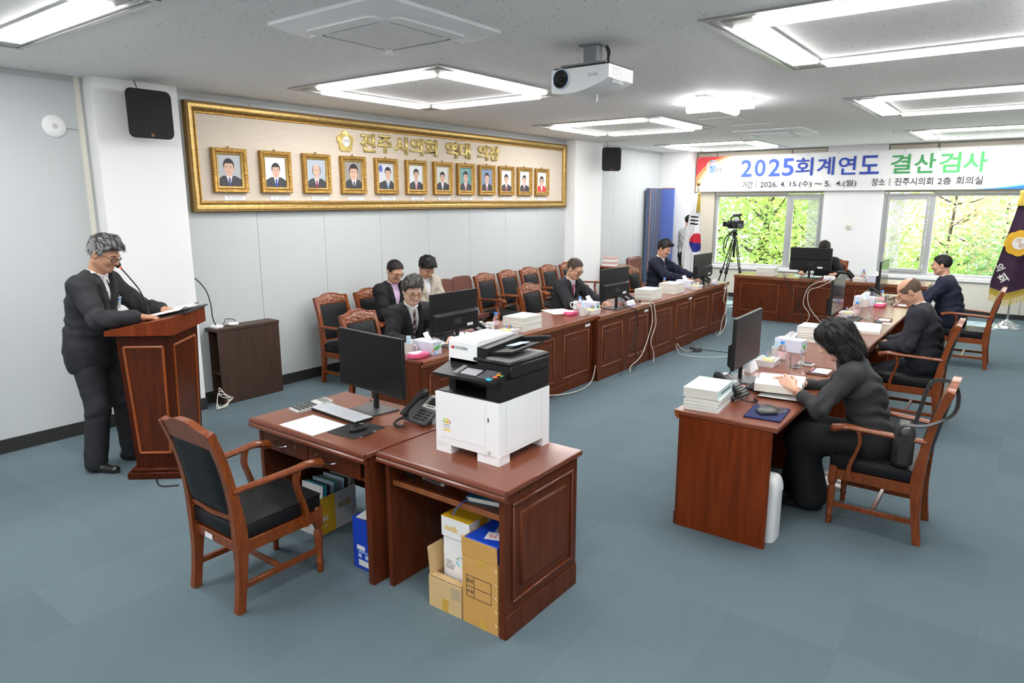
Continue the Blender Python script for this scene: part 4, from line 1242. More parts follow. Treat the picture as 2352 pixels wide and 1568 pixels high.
# multifunction printer
t = thing('printer', 'white and black multifunction laser printer with document feeder and touch panel', 'printer', (4.355, -.235, ZT))
w, d = .205, .215
zb = .315
bd = MB()
pl = [(-w, -d), (w - .03, -d), (w - .009, -d + .009), (w, -d + .03), (w, d), (-w, d)]
bd.prism(pl, .045, zb)
bd.build('lower_body', M_wplast, t, sharp=40)
for x0, x1, y0, y1 in ((-w, -w + .10, -d, -d + .06), (w - .14, w - .004, -d + .004, -d + .09), (w - .12, w, d - .06, d), (-w, -w + .1, d - .06, d)):
    MB().bx(x0, x1, y0, y1, 0, .046).build('foot', M_wplast, t)
ln = MB()
ln.bx(-w + .045, w - .085, -d - .0006, -d, .082, .084).bx(-w + .045, -w + .0465, -d - .0006, -d, .045, .084).bx(w - .087, w - .0855, -d - .0006, -d, .03, zb - .02)
ln.bx(w, w + .0006, -d + .055, -d + .0565, .06, zb - .01).bx(w, w + .0006, -d + .055, d - .07, .060, .0615).bx(w, w + .0006, d - .07, d - .0685, .06, zb - .01)
ln.build('panel_seams', M_lgray, t)
MB().bx(w - .070, w - .062, -d - .001, -d, .215, .235).build('usb_port', M_dgray, t)
MB().lathe([(.012, 0), (.012, .002), (0, .002)], 16, (w - .06, -d, .06), R=rotx(R_(90)), caps=False).build('power_button', M_lgray, t)
tr = MB().bx(-w + .005, w - .01, -d + .015, d, zb, zb + .006)
tr.build('output_tray', M_black, t)
mdl = MB().bx(-w + .015, -w + .06, -d + .09, d, zb + .004, zb + .09).bx(w - .10, w - .002, -d + .03, d - .005, zb + .004, zb + .10).bx(-w + .06, w - .10, -d + .18, d, zb + .004, zb + .10)
mdl.build('middle_housing', M_black, t)
cp = MB()
cp.add([(-w - .005, -d - .012, zb + .088), (w - .02, -d - .012, zb + .088), (w - .02, -d + .15, zb + .09), (-w - .005, -d + .15, zb + .09), (-w - .005, -d - .012, zb + .102), (w - .02, -d - .012, zb + .102), (w - .02, -d + .15, zb + .142), (-w - .005, -d + .15, zb + .142)],
       [(3, 2, 1, 0), (4, 5, 6, 7), (0, 1, 5, 4), (1, 2, 6, 5), (2, 3, 7, 6), (3, 0, 4, 7)])
cp.build('control_panel', M_black, t)
ct = math.atan2(.04, .162); RC = rotx(ct)
def CP(x, y): return np.array((x, y, zb + .102 + (y + d + .012) * math.tan(ct)))
MB().box(CP(-.005, -d + .052) + np.array((0, 0, .001)), (.10, .062, .003), R=RC).build('touch_screen', mat('lcd_grey', (.42, .42, .45), .2), t)
MB().box(CP(-.085, -d + .06) + np.array((0, 0, .0008)), (.028, .085, .002), R=RC).build('key_strip', M_gray, t)
k = MB()
for r in range(5):
    for c in range(6):
        k.box(CP(.068 + c * .0155, -d + .018 + r * .017) + np.array((0, 0, .0015)), (.010, .010, .004), R=RC, bev=.001)
k.build('number_keys', mat('printer_keys', (.22, .23, .26), .4), t, kind='stuff')
for (x, y, sx, sy, m) in ((.135, -d + .012, .03, .018, M_cyan), (.150, -d + .042, .022, .014, mat('key_red', (.8, .14, .05), .4)), (.152, -d + .066, .022, .014, mat('key_orange', (.9, .35, .03), .4)), (.176, -d + .062, .012, .012, M_green)):
    MB().box(CP(x, y) + np.array((0, 0, .002)), (sx, sy, .006), R=RC, bev=.002).build('colour_key', m, t)
MB().bx(-w + .01, w, -d + .10, d, zb + .10, zb + .165, bev=.006).build('scanner_body', M_black, t)
MB().bx(-.03, w, -d + .09, d, zb + .165, zb + .182, bev=.005).build('scanner_lid', M_black, t)
ad = MB()
pr = [(-d + .10, zb + .142), (-d + .10, zb + .245), (-d + .115, zb + .258), (d - .02, zb + .262), (d, zb + .25), (d, zb + .142)]
ad.prism(pr, -w + .008, -.012, lambda a, b, c: (c, a, b)); ad.build('feeder_cover', M_wplast, t)
MB().prism([(-d + .105, zb + .18), (-d + .105, zb + .232), (d - .01, zb + .252), (d - .01, zb + .18)], -.012, .05, lambda a, b, c: (c, a, b)).build('feeder_side', M_black, t)
ftp = MB()
ftp.add([(.05, -d + .125, zb + .200), (.19, -d + .125, zb + .222), (.19, d - .03, zb + .232), (.05, d - .03, zb + .212), (.05, -d + .125, zb + .212), (.19, -d + .125, zb + .232), (.19, d - .03, zb + .242), (.05, d - .03, zb + .224)],
        [(3, 2, 1, 0), (4, 5, 6, 7), (0, 1, 5, 4), (1, 2, 6, 5), (2, 3, 7, 6), (3, 0, 4, 7)])
ftp.build('feeder_tray', M_black, t)
MB().box((.12, d - .02, zb + .246), (.20, .022, .022), R=roty(R_(-8)), bev=.003).build('paper_guide', M_black, t)
MB().box((.115, .06, zb + .238), (.06, .12, .003), R=roty(R_(-8))).build('guide_label', M_skyb, t)
MB().bx(.05, w - .01, -d + .10, d - .03, zb + .182, zb + .19).build('eject_tray', M_gray, t)
text('KYOCERA', .021, M_ink, t, axes((-.118, -d + .0995, zb + .215), (1, 0, 0), (0, 0, 1)), name='brand_lettering', bold=.0004)
MB().box((-.172, -d + .0992, zb + .2155), (.014, .001, .014)).build('brand_mark', M_red, t)
# energy label
for a0, a1, m in ((0, 36, M_red), (36, 72, M_orange), (72, 108, mat('amber', (.9, .6, .02), .5)), (108, 144, M_lime), (144, 180, M_green)):
    P_ = [(.026 * math.cos(R_(a0 + (a1 - a0) * k / 4)), .026 * math.sin(R_(a0 + (a1 - a0) * k / 4))) for k in range(5)] + [(.020 * math.cos(R_(a1 - (a1 - a0) * k / 4)), .020 * math.sin(R_(a1 - (a1 - a0) * k / 4))) for k in range(5)]
    MB().add([(-.13 + a, -d - .0008, .158 + b) for a, b in P_], [tuple(range(10))]).build('energy_arc', m, t, fix=False)
MB().add([(-.13 + .014 * math.cos(R_(a)), -d - .0008, .158 + .014 * math.sin(R_(a))) for a in range(0, 181, 15)], [tuple(range(13))]).build('energy_centre', MATS['amber'], t, fix=False)
text('3', .015, M_ink, t, axes((-.13, -d - .0012, .164), (1, 0, 0), (0, 0, 1)), name='energy_grade')
MB().bx(-.153, -.107, -d - .0008, -d, .118, .125).build('energy_bar', MATS['amber'], t)
mk = MB()
for i in range(3):
    mk.bx(-.153, -.107 - .004 * i, -d - .0008, -d, .132 + i * .006, .1335 + i * .006)
mk.bx(-.153, -.110, -d - .0008, -d, .148, .152)
mk.build('energy_print', M_inkg, t)

# things on the shelf and under the desks
t = thing('notebook', 'blue hardback notebook with ribbon lying on the printer desk\'s shelf', 'notebook', (4.53, -.46, .598), R_(12))
MB().bx(-.09, .09, -.11, .11, 0, .004).bx(-.09, .09, -.11, .11, .026, .030).bx(-.092, -.088, -.11, .11, 0, .03).build('cover', mat('notebook_blue', (.02, .10, .19), .45), t)
MB().bx(-.086, .086, -.105, .105, .004, .026).build('pages', M_pages, t)
MB().bx(.0, .05, .0, .02, .030, .0305).build('cover_label', M_lgray, t)
MB().tube(catmull([(-.08, -.10, .014), (-.10, -.14, .002), (-.115, -.165, -.02), (-.13, -.175, -.05)]), .003, 5).build('ribbon', mat('ribbon', (.02, .06, .3), .6), t)
t = thing('silver_case', 'flat silver-grey device lying on the printer desk\'s shelf', 'device', (4.19, -.42, .598), R_(-4))
MB().box((0, 0, .012), (.16, .20, .024), bev=.003).build('case', mat('silver_box', (.45, .45, .43), .4), t)
MB().box((0, -.101, .012), (.12, .003, .012)).build('slot', M_dgray, t)
t = thing('black_adapter', 'small black adapter with a light at the corner of the printer desk\'s shelf', 'adapter', (4.03, -.50, .598), .2)
MB().box((0, 0, .03), (.06, .07, .06), bev=.006).build('case', M_black, t)
MB().sph((.0, -.036, .04), .004).build('lamp', mat('led_white_dot', (.9, .95, 1), .4), t)

def open_box(name, label, cat, loc, rz, w, d, h, m, th=.004):
    t = thing(name, label, cat, loc, rz)
    b = MB()
    b.bx(-w, w, -d, -d + th, 0, h).bx(-w, w, d - th, d, 0, h).bx(-w, -w + th, -d + th, d - th, 0, h).bx(w - th, w, -d + th, d - th, 0, h).bx(-w + th, w - th, -d + th, d - th, 0, th)
    b.build('box_walls', m, t)
    return t
# tall brown carton under the printer desk
t = open_box('carton', 'tall brown cardboard carton holding blue bundles under the printer desk', 'cardboard box', (4.588, -.52, 0), R_(0), .108, .12, .36, M_card)
MB().box((0, -.122, .405), (.214, .004, .09), R=rotx(R_(3))).build('flap', M_card, t)
MB().box((-.11, -.0, .40), (.004, .2, .08)).build('flap', M_card, t)
MB().bx(-.012, .03, -.1208, -.12, .33, .372).bx(-.005, .037, -.1208, -.12, .0, .05).build('tape', M_tape, t)
fr = MB()
for a, b, c, e in ((-.085, .070, .255, .258), (-.085, .07, .145, .148), (-.085, .07, .199, .202), (-.085, -.082, .145, .258), (.067, .07, .145, .258), (-.036, -.033, .145, .258)):
    fr.bx(a, b, -.1206, -.12, c, e)
fr.build('printed_table', M_ink, t)
text('품명', .024, M_ink, t, axes((-.060, -.1208, .228), (1, 0, 0), (0, 0, 1)), bold=.0004)
text('수량', .024, M_ink, t, axes((-.060, -.1208, .173), (1, 0, 0), (0, 0, 1)), bold=.0004)
sp_ = MB()
for i in range(5): sp_.box((.097, -.1206, .05 + i * .07), (.016, .001, .003), R=roty(R_(40)))
sp_.build('staples', M_wplast, t)
b = thing('blue_bundle', 'bright blue printed box with number 75 standing in the tall carton', 'box', (4.588, -.52, .006), 0)
MB().bx(-.10, .10, -.112, .112, 0, .44, bev=.004).build('box', M_blue, b)
MB().box((.015, -.03, .4405), (.075, .07, .001), R=rotz(R_(20))).build('white_label', M_paper, b)
text('75', .05, M_red, b, axes((.015, -.03, .4415), (-.94, -.34, 0), (.34, -.94, 0)))
MB().box((.03, .05, .4405), (.10, .05, .001), R=rotz(R_(20))).build('grey_label', M_lgray, b)
# pale low carton with the white paper box
t = open_box('low_carton', 'low pale cardboard carton with a raised flap under the printer desk', 'cardboard box', (4.362, -.52, 0), 0, .108, .12, .165, M_card2)
MB().box((-.108, -.06, .24), (.004, .11, .15), R=roty(R_(-6))).build('flap', M_card2, t)
MB().box((0, -.095, .168), (.21, .05, .004), R=rotx(R_(-12))).build('flap', M_card2, t)
MB().bx(-.02, .022, -.1208, -.12, 0, .07).build('tape', M_tape, t)
MB().bx(.04, .1, -.1208, -.12, .09, .15).build('tape', mat('tape_grey', (.45, .36, .22), .4), t)
t = thing('paper_box', 'white copier paper box with yellow lid band standing in the low carton', 'paper box', (4.375, -.49, .006), 0)
MB().bx(-.085, .085, -.075, .09, 0, .43, bev=.002).build('box', M_wplast, t)
MB().bx(-.092, .092, -.082, .096, .36, .465, bev=.003).build('lid', M_wplast, t)
MB().bx(-.0915, .0915, -.0815, .095, .4655, .4665).build('yellow_lid_top', M_yellow, t)
MB().bx(-.05, .0922, -.0, .06, .40, .464).build('yellow_band', M_yellow, t)
fit_text('miilk', .088, .032, M_yellow, t, axes((-.022, -.0826, .412), (1, 0, 0), (0, 0, 1)), bold=.02)
text('BEIGE', .014, M_yellow, t, axes((.055, -.0826, .398), (1, 0, 0), (0, 0, 1)))
for i, wd in enumerate(('VERY', 'GOOD', 'PAPER')):
    text(wd, .020, M_ink, t, axes((-.07, -.0756, .225 - .017 * i), (1, 0, 0), (0, 0, 1)), align='LEFT')
for k, m in enumerate((M_capblue, M_green, MATS['cyan'], M_lime)):
    a0 = k * 90 + 10
    MB().tube([(.028 + .024 * math.cos(R_(a0 + 7 * j)), -.0756, .245 + .024 * math.sin(R_(a0 + 7 * j))) for j in range(10)], .005, 5, sq=(1, .3)).build('print_ring', m, t)
MB().prism(rrect(.035, .04, .012, 3), 0, .0006, lambda a, b, c: (.078 - .012 + a, -.0756 - c, .30 + b)).build('print_bubble', M_purple, t)
MB().bx(.06, .084, -.0757, -.075, .165, .185).build('print_tag', M_orange, t)

# paper box with folders under the clerk desk
t = open_box('folder_box', 'white and yellow copier paper box full of folders under the clerk\'s desk', 'paper box', (3.11, -.375, 0), R_(3), .105, .155, .24, mat('greyish_white', (.60, .60, .60), .7))  # box walls in one even greyish white
MB().bx(.1052, .106, -.155, -.02, 0, .24).build('yellow_panel', M_yellow, t)
fit_text('miilk', .11, .05, mat('gold_print', (.45, .24, .03), .6), t, axes((.1064, .062, .15), (0, 1, 0), (0, 0, 1)), bold=.02)
text('80', .045, M_paper, t, axes((.1068, -.10, .10), (0, 1, 0), (0, 0, 1)), bold=.001)
text('A4', .03, M_paper, t, axes((.1068, -.10, .055), (0, 1, 0), (0, 0, 1)))
cols = [M_paper, M_cyan, M_ink, M_skyb, M_teal, M_gray, MATS['pale_blue'], M_dgray, M_lgray, M_gray]
fl_labels = ['white folder at the front of the folder box', 'bright blue folder in the folder box', 'black picture folder in the folder box', 'pale blue clear file in the folder box', 'teal clear file in the folder box', 'grey file behind the teal one in the folder box', 'light blue file toward the back of the folder box', 'charcoal file toward the back of the folder box', 'pale grey file second from the back of the folder box', 'grey file at the very back of the folder box']
for i in range(10):
    f = MB().box((0, 0, .15), (.19, .006, .30 - .01 * (i % 3)), bev=.001).build('file_folder', cols[i] if cols[i] is not M_ink else M_dgray, loc=(3.11 + .004, -.50 + i * .027, .006), rz=(R_(-6), 0, R_(3)))
    tag(f, fl_labels[i], 'folder', 'folders in the paper box')

t = open_box('waste_paper_box', 'blue recycling box with printed icons under the clerk\'s desk', 'box', (3.752, -.50, 0), 0, .10, .115, .30, M_blue)
MB().bx(-.07, -.005, -.1156, -.115, .115, .14).build('logo_patch', M_paper, t)
MB().bx(-.06, .09, -.1156, -.115, .02, .055).build('print_panel', M_paper, t)
ic = MB()
for i in range(3): ic.bx(-.06 + i * .055, -.035 + i * .055, -.1156, -.115, .068, .092)
for i in range(3): ic.bx(-.06, .04 + .02 * i, -.1156, -.115, .100 + i * .004, .102 + i * .004)
ic.build('print_icons', M_skyb, t)
o = MB().bx(-.10, .09, -.10, .108, 0, .006).build('paper_sheet', M_paper, loc=(3.75, -.49, .302), rz=(R_(5), R_(-4), R_(8)))
tag(o, 'waste paper sheets lying on top of the blue recycling box', 'paper')
# ================================================================== BOOKS AND DESK ITEMS
def book(x, y, z, rz, w, d, h, cover, label, group, spine=None, top=True):
    """w along local x, d along local y"""
    t = thing('book', label, 'book', (x, y, z), rz, group)
    MB().bx(-w / 2 + .002, w / 2 - .003, -d / 2 + .003, d / 2 - .003, .0015, h - .0015).build('pages', M_pages if cover is not M_paper else M_paper, t)
    c = MB().bx(-w / 2, w / 2, -d / 2, d / 2, 0, .0015).bx(-w / 2, w / 2, -d / 2, d / 2, h - .0015, h).bx(w / 2 - .002, w / 2, -d / 2, d / 2, .0015, h - .0015)
    c.build('cover', cover, t)
    if spine:
        MB().bx(w / 2, w / 2 + .0006, -d / 2 + .07, d / 2 - .05, h * .42, h * .58).build('spine_print', spine, t)
    return t
posn = ['lowest', 'second', 'third', 'fourth', 'top']
def stack(x, y, rz, where, n_w=.21, n_d=.297, hs=(.018, .020, .018, .024, .055), z=ZT, lines=True):
    zz = z
    covers = [M_wplast, M_cover, M_wplast, M_pages, M_cover]
    for i, h in enumerate(hs):
        cv = covers[i % 5] if i < len(hs) - 1 else M_cover
        jx = random.uniform(-.004, .004)
        b = book(x + jx, y + random.uniform(-.004, .004), zz, rz + random.uniform(-.02, .02), n_w, n_d, h, cv if cv is not M_pages else M_wplast, ('thick pale aqua book topping the stack %s' % where) if i == len(hs) - 1 else ('slim book, %s up in the stack %s' % (posn[i], where)), 'stacked report books', M_ink if i == len(hs) - 1 else (M_teal, M_orange, M_gray, M_teal)[i % 4])
        zz += h
    if lines:
        mk = MB()
        for a, bq, c in ((-.03, .05, .0), (-.02, .04, .02), (-.09, -.07, .02), (-.05, -.02, -.09)):
            for j in range(5): mk.bx(a + j * (bq - a) / 5, a + (j + .6) * (bq - a) / 5, c, c + .008, hs[-1], hs[-1] + .0003)
        mk.build('cover_print', M_gray, b)
stack(4.975, 1.165, R_(5), 'at the near end of the right-hand row', .215, .32)
stack(2.49, 2.60, R_(180), 'beside the basket on the wall-side row', .24, .34)
stack(2.56, 5.33, R_(180), 'nearer the pink-tie man\'s phone', .24, .33)
stack(2.54, 6.12, R_(180), 'in front of the navy-suited man', .24, .33)
stack(4.99, 3.73, R_(180), 'beside the woman\'s head on the right-hand row', .24, .25)
stack(2.92, 9.22, R_(90), 'on the far desk under the window', .24, .30, lines=False)
stack(5.05, 8.0, R_(90), 'behind the last monitor on the right', .22, .28, hs=(.02, .05), lines=False) if False else None

def tissue_box(x, y, rz, label, face=1):
    t = thing('tissue_box', label, 'tissue box', (x, y, ZT), rz, 'patterned tissue boxes')
    MB().box((0, 0, .055), (.23, .12, .11), bev=.003).build('box', M_lilac, t)
    dots = []
    for i, m in enumerate((M_green, M_orange, M_teal, M_lime, M_capblue)):
        mb = MB()
        for s in (-1, 1):
            for k in range(3):
                a = random.uniform(-.05, .05); b = random.uniform(.012, .098)
                mb.sph((s * .1152, a, b), (.0006, .009, .009), 8, 4)
        mb.build('print_dots', m, t, kind='stuff')
    for s in (-1, 1):
        MB().sph((s * .1154, 0, .055), (.0006, .030, .017), 14, 5).build('print_badge', M_green, t)
    MB().prism(rrect(.14, .04, .02, 4), .110, .1106).build('slot', M_wplast, t)
    def fn(u, v):
        a = (u - .5) * .11
        return (a * (1 - .35 * v) + .012 * math.sin(5 * v), .012 * math.sin(9 * u + 3 * v) * (1 - v * .3) + .02 * v * math.sin(3 * u), .105 + .075 * v * (1 - .5 * abs(u - .45)))
    MB().grid(fn, 12, 8).build('tissue', M_paper, t)
    return t
tissue_box(2.505, 1.20, R_(0), 'tissue box next to the pink wipes, in front of the striped-tie man')
tissue_box(2.45, 3.98, R_(4), 'tissue box by the white basket, in front of the pink-tie man')
tissue_box(2.47, 6.73, R_(0), 'tissue box by the monitor at the flag end of the wall-side row')
tissue_box(4.955, 3.10, R_(170), 'tissue box behind the woman\'s water bottle')
tissue_box(4.96, 6.38, R_(172), 'tissue box behind the beige cup near the pink wipes on the right')
tissue_box(4.64, 9.12, R_(0), 'tissue box on the far desk by the last monitor')

def wipes(x, y, rz, label):
    t = thing('wipes_pack', label, 'wet wipes', (x, y, ZT), rz, 'pink wet-wipe packs')
    mb = MB(); mb.sph((0, 0, .022), (.10, .055, .030), 18, 10)
    mb.v = [(a, b, max(0.0, c)) for a, b, c in mb.v]
    mb.v = [(math.copysign(min(abs(a) * 1.25, .088), a), math.copysign(min(abs(b) * 1.3, .05), b), min(c, .045)) for a, b, c in mb.v]
    mb.build('pack', M_pink, t, sharp=70)
    MB().bx(-.080, -.005, -.042, .042, .0452, .0458).build('white_print', M_paper, t)
    MB().box((.0, 0, .047), (.07, .045, .004), bev=.002).build('flap', M_wplast, t)
    return t
wipes(2.57, 1.025, R_(88), 'pink wet-wipe pack at the desk corner by the printer')
wipes(2.44, 3.60, R_(88), 'pink wet-wipe pack beside the white mug of the pink-tie man')
wipes(5.135, 6.34, R_(80), 'pink wet-wipe pack beside the beige cup on the right-hand row')

def mug(x, y, label, rz=0, m=M_mug, content=True, pat=False):
    t = thing('mug', label, 'mug', (x, y, ZT), rz, 'mugs on the desks')
    prof = [(.036, 0), (.040, .004), (.043, .09), (.043, .098), (.039, .098), (.038, .02), (0, .018)]
    MB().lathe(prof, 24, caps=False).build('cup', m, t)
    MB().lathe([(0, 0), (.036, 0)], 24, caps=False).build('cup_base', m, t)
    MB().tube(catmull([(.041, 0, .08), (.068, 0, .078), (.072, 0, .05), (.062, 0, .026), (.040, 0, .022)]), .006, 8).build('handle', m, t)
    if pat:
        k = MB()
        for i in range(26):
            a = 2 * PI * i / 26 + random.uniform(0, .1); z = random.choice((.04, .052, .064))
            k.box((.0432 * math.cos(a), .0432 * math.sin(a), z), (.001, .008, .008), R=rotz(a))
        k.build('printed_pattern', M_ink, t, kind='stuff')
    if content:
        MB().bx(-.022, .014, -.012, .010, .02, .155, bev=.004).build('packet', M_skyb, t)
        MB().bx(-.01, .024, .002, .016, .02, .13, bev=.003).build('packet', M_wplast, t)
    return t
mug(2.42, 1.075, 'beige mug holding a pink sachet beside the tissue box at the printer end', R_(10))
mug(2.58, 3.63, 'plain beige mug standing next to the pink wipes before the pink-tie man', R_(-20))
mug(2.28, 3.98, 'white mug printed with black characters in front of the pink-tie man', R_(200), M_wplast, False, True)
mug(2.36, 2.24, 'white mug behind the desk phone near the first book stack', R_(200), M_wplast, False)
mug(4.945, 2.74, 'beige mug with blue sachets behind the woman\'s water bottle', R_(0))
mug(4.95, 5.92, 'beige mug with white packets on the right-hand row behind the balding man\'s bottle', R_(60))
mug(4.99, 6.20, 'beige mug with a tissue sticking out, beside the pink wipes on the right', R_(160))

def bottle(x, y, label):
    t = thing('water_bottle', label, 'water bottle', (x, y, ZT), 0, 'plastic water bottles with blue caps')
    prof = [(.026, 0), (.031, .006), (.031, .03), (.029, .034), (.031, .038), (.031, .06), (.029, .064), (.031, .068), (.031, .11), (.024, .135), (.013, .150), (.013, .16)]
    MB().lathe(prof, 20).build('bottle', M_glass, t)
    MB().lathe([(.0318, .055), (.0318, .10)], 20, caps=False).build('label_band', mat('bottle_label', (.82, .55, .58), .4), t)
    MB().lathe([(.0165, .153), (.0165, .176), (.0, .177)], 18, caps=False).build('cap', M_capblue, t)
    return t
bottle(2.33, 2.37, 'water bottle with blue cap behind the phone near the first book stack')
bottle(2.40, 3.86, 'water bottle with blue cap behind the white basket of the pink-tie man')
bottle(2.34, 6.30, 'water bottle with blue cap behind the navy-suited man\'s books')
bottle(5.02, 2.60, 'water bottle with blue cap beside the woman\'s glass mug')
bottle(5.06, 5.30, 'water bottle with blue cap beside the balding man\'s glass mug')
bottle(5.11, 6.56, 'water bottle with blue cap beside the cut-glass mug on the last right-hand place')
bottle(4.42, 9.28, 'water bottle with blue cap in the tray on the far desk')

def glass_mug(x, y, label, rz=0):
    t = thing('glass_mug', label, 'glass mug', (x, y, ZT), rz, 'cut-glass mugs')
    mb = MB(); n = 24; vs = []; prof = [(.040, 0), (.042, .01), (.044, .03), (.045, .05), (.046, .07), (.046, .085), (.047, .105)]
    for j, (r, z) in enumerate(prof):
        for k in range(n):
            rr = r + (.0025 if (k + j) % 2 and 0 < j < 5 else 0)
            a = 2 * PI * k / n; vs.append((rr * math.cos(a), rr * math.sin(a), z))
    for r, z in ((.043, .105), (.038, .02)):
        for k in range(n):
            a = 2 * PI * k / n; vs.append((r * math.cos(a), r * math.sin(a), z))
    fs = []
    m_ = len(prof) + 2
    for j in range(m_ - 1):
        for k in range(n): fs.append((j * n + k, j * n + (k + 1) % n, (j + 1) * n + (k + 1) % n, (j + 1) * n + k))
    fs.append(tuple(range(n))[::-1]); fs.append(tuple((m_ - 1) * n + k for k in range(n)))
    mb.add(vs, fs).build('cut_glass_cup', M_glass, t, sharp=10)
    MB().tube(catmull([(.045, 0, .088), (.075, 0, .086), (.08, 0, .055), (.068, 0, .028), (.044, 0, .022)]), .008, 8).build('handle', M_glass, t)
    return t
glass_mug(5.155, 2.50, 'cut-glass mug in front of the woman\'s tray', R_(60))
glass_mug(5.155, 5.30, 'cut-glass mug next to the bottle in front of the balding man', R_(60))
glass_mug(5.195, 6.60, 'cut-glass mug in front of the navy-jacketed man', R_(60))

def basket(x, y, rz, label):
    t = thing('pen_basket', label, 'basket', (x, y, ZT), rz, 'white baskets of stationery')
    a, b, h = .085, .06, .05
    mb = MB()
    vs = [(-a, -b, 0), (a, -b, 0), (a, b, 0), (-a, b, 0), (-a - .012, -b - .012, h), (a + .012, -b - .012, h), (a + .012, b + .012, h), (-a - .012, b + .012, h)]
    mb.add(vs, [(3, 2, 1, 0), (0, 1, 5, 4), (1, 2, 6, 5), (2, 3, 7, 6), (3, 0, 4, 7)])
    mb.build('tray', M_wplast, t)
    MB().tube([(-a - .012, -b - .012, h), (a + .012, -b - .012, h), (a + .012, b + .012, h), (-a - .012, b + .012, h)], .004, 6, closed=True).build('rim', M_wplast, t)
    MB().box((-.03, -.01, .045), (.07, .07, .03), bev=.002).build('note_pad', M_yel2, t)
    for i, m in enumerate((M_capblue, M_pink, M_lime, M_orange, M_cyan, M_purple)):
        MB().tube([(.01 + .013 * i, .01 + .006 * (i % 2), .01), (.012 + .013 * i, .018, .10 - .012 * (i % 3))], .005, 6).build('marker_pen', m, t)
    MB().box((.03, -.03, .055), (.05, .02, .012), R=rotz(.4), bev=.002).build('eraser', M_wplast, t)
    return t
basket(2.575, 2.235, R_(88), 'white stationery basket by the first book stack and phone')
basket(2.585, 3.80, R_(86), 'white stationery basket in front of the pink-tie man\'s tissue box')
basket(2.665, 6.68, R_(90), 'white stationery basket at the flag end of the wall-side row')
basket(4.955, 2.47, R_(92), 'white stationery basket behind the woman\'s open book')
basket(4.965, 5.33, R_(90), 'white stationery basket beside the balding man\'s water bottle')
basket(5.0, 6.75, R_(90), 'white stationery basket by the phone of the last right-hand place')
basket(4.40, 9.12, R_(0), 'white stationery tray on the far desk beside the tissue box')

def name_plate(x, y, rz, label):
    t = thing('tent_card', label, 'name card', (x, y, ZT), rz, 'white folded name cards')
    MB().prism([(-.03, 0), (.03, 0), (0, .07)], -.085, .085, lambda a, b, c: (c, a, b)).build('card', M_wplast, t)
    mk = MB()
    n = np.array((0, -.07, .03)); n /= np.linalg.norm(n)
    for i in range(5):
        x0 = -.055 + i * .022 + (.01 if i > 1 else 0)
        for s in (-1,):
            mk.box((x0, -.0165, .033), (.012, .0006, .016), R=rotx(R_(-23)))
    mk.build('card_print', M_inkg, t, kind='stuff')
    MB().box((0, -.0275, .008), (.16, .0006, .010), R=rotx(R_(-23))).build('colour_strip', M_purple, t)
    return t
name_plate(2.60, 1.93, R_(90), 'white folded name card behind the first monitor by the printer')
name_plate(2.655, 4.62, R_(86), 'white folded name card behind the pink-tie man\'s monitor')
name_plate(2.66, 7.42, R_(88), 'white folded name card at the flag end of the wall-side row')
name_plate(3.97, 9.03, R_(0), 'white folded name card at the edge of the far desk')
name_plate(4.905, 2.22, R_(-90), 'white folded name card behind the woman\'s monitor')

def sheets(x, y, z, rz, w, d, label, curl=0.0, lines=True, m=M_paper, th=.002):
    t = thing('paper_sheets', label, 'papers', (x, y, z), rz, 'loose papers on the desks')
    MB().grid(lambda u, v: ((u - .5) * w, (v - .5) * d, th + curl * (2 * abs(u - .5)) ** 3), 12, 2).build('sheet', m, t)
    if lines:
        mk = MB()
        for i in range(14):
            yy = d * (.40 - i * .055)
            L = w * random.uniform(.3, .38)
            for s in (-1,):
                mk.bx(-w * .36, L, yy, yy + .0018, th + .0006, th + .0008)
        if curl == 0: mk.build('printed_lines', M_lgray, t)
    return t
def open_book(x, y, z, rz, w, d, label, lift=(.02, .02), tilt=0.0):
    t = thing('open_book', label, 'book', (x, y, z), rz, 'open report books')
    for s in (-1, 1):
        def fn(u, v, s=s):
            return (s * w * u, (v - .5) * d, .004 + lift[0 if s < 0 else 1] * math.sin(min(1, u * 1.35) * PI / 2) * (1 - .15 * u) * 1.0 - .0 + (.018 * math.sin(u * PI) if u < 1 else 0))
        MB().grid(fn, 14, 2).build('page', M_paper, t)
        MB().prism([(0, 0), (s * w, 0), (s * w, .004 + lift[0 if s < 0 else 1] * .85), (0, .003)], -d / 2, d / 2, lambda a, b, c: (a, c, b)).build('page_block', M_pages, t)
        mk = MB()
        for i in range(15):
            v = .86 - i * .05
            pts = [fn(u, v) for u in np.linspace(.14, random.uniform(.7, .88), 7)]
            for p, q in zip(pts[:-1], pts[1:]):
                mk.add([(p[0], p[1], p[2] + .0006), (q[0], q[1], q[2] + .0006), (q[0], q[1] + .0022, q[2] + .0006), (p[0], p[1] + .0022, p[2] + .0006)], [(0, 1, 2, 3)])
        mk.build('printed_lines', mat('print_faint', (.62, .62, .62), .8), t, fix=False)
    return t
# left row papers
sheets(2.33, 1.60, ZT, R_(90), .30, .42, 'white papers spread under the first monitor before the striped-tie man')
sheets(2.20, 1.50, ZT + .003, R_(80), .21, .297, 'printed sheet before the striped-tie man, lying on other papers')
sheets(2.20, 3.72, ZT, R_(60), .30, .36, 'white documents lying at the elbow of the pink-tie man', lines=False)
sheets(2.33, 4.42, ZT, R_(90), .21, .30, 'printed sheet between the pink-tie man and his monitor')
sheets(2.36, 7.10, ZT, R_(90), .21, .30, 'printed sheets between the navy-suited man and his monitor', curl=.03)
sheets(3.55, 9.42, ZT, R_(0), .42, .297, 'pale blue open report in front of the hidden person at the far desk', m=M_cover)
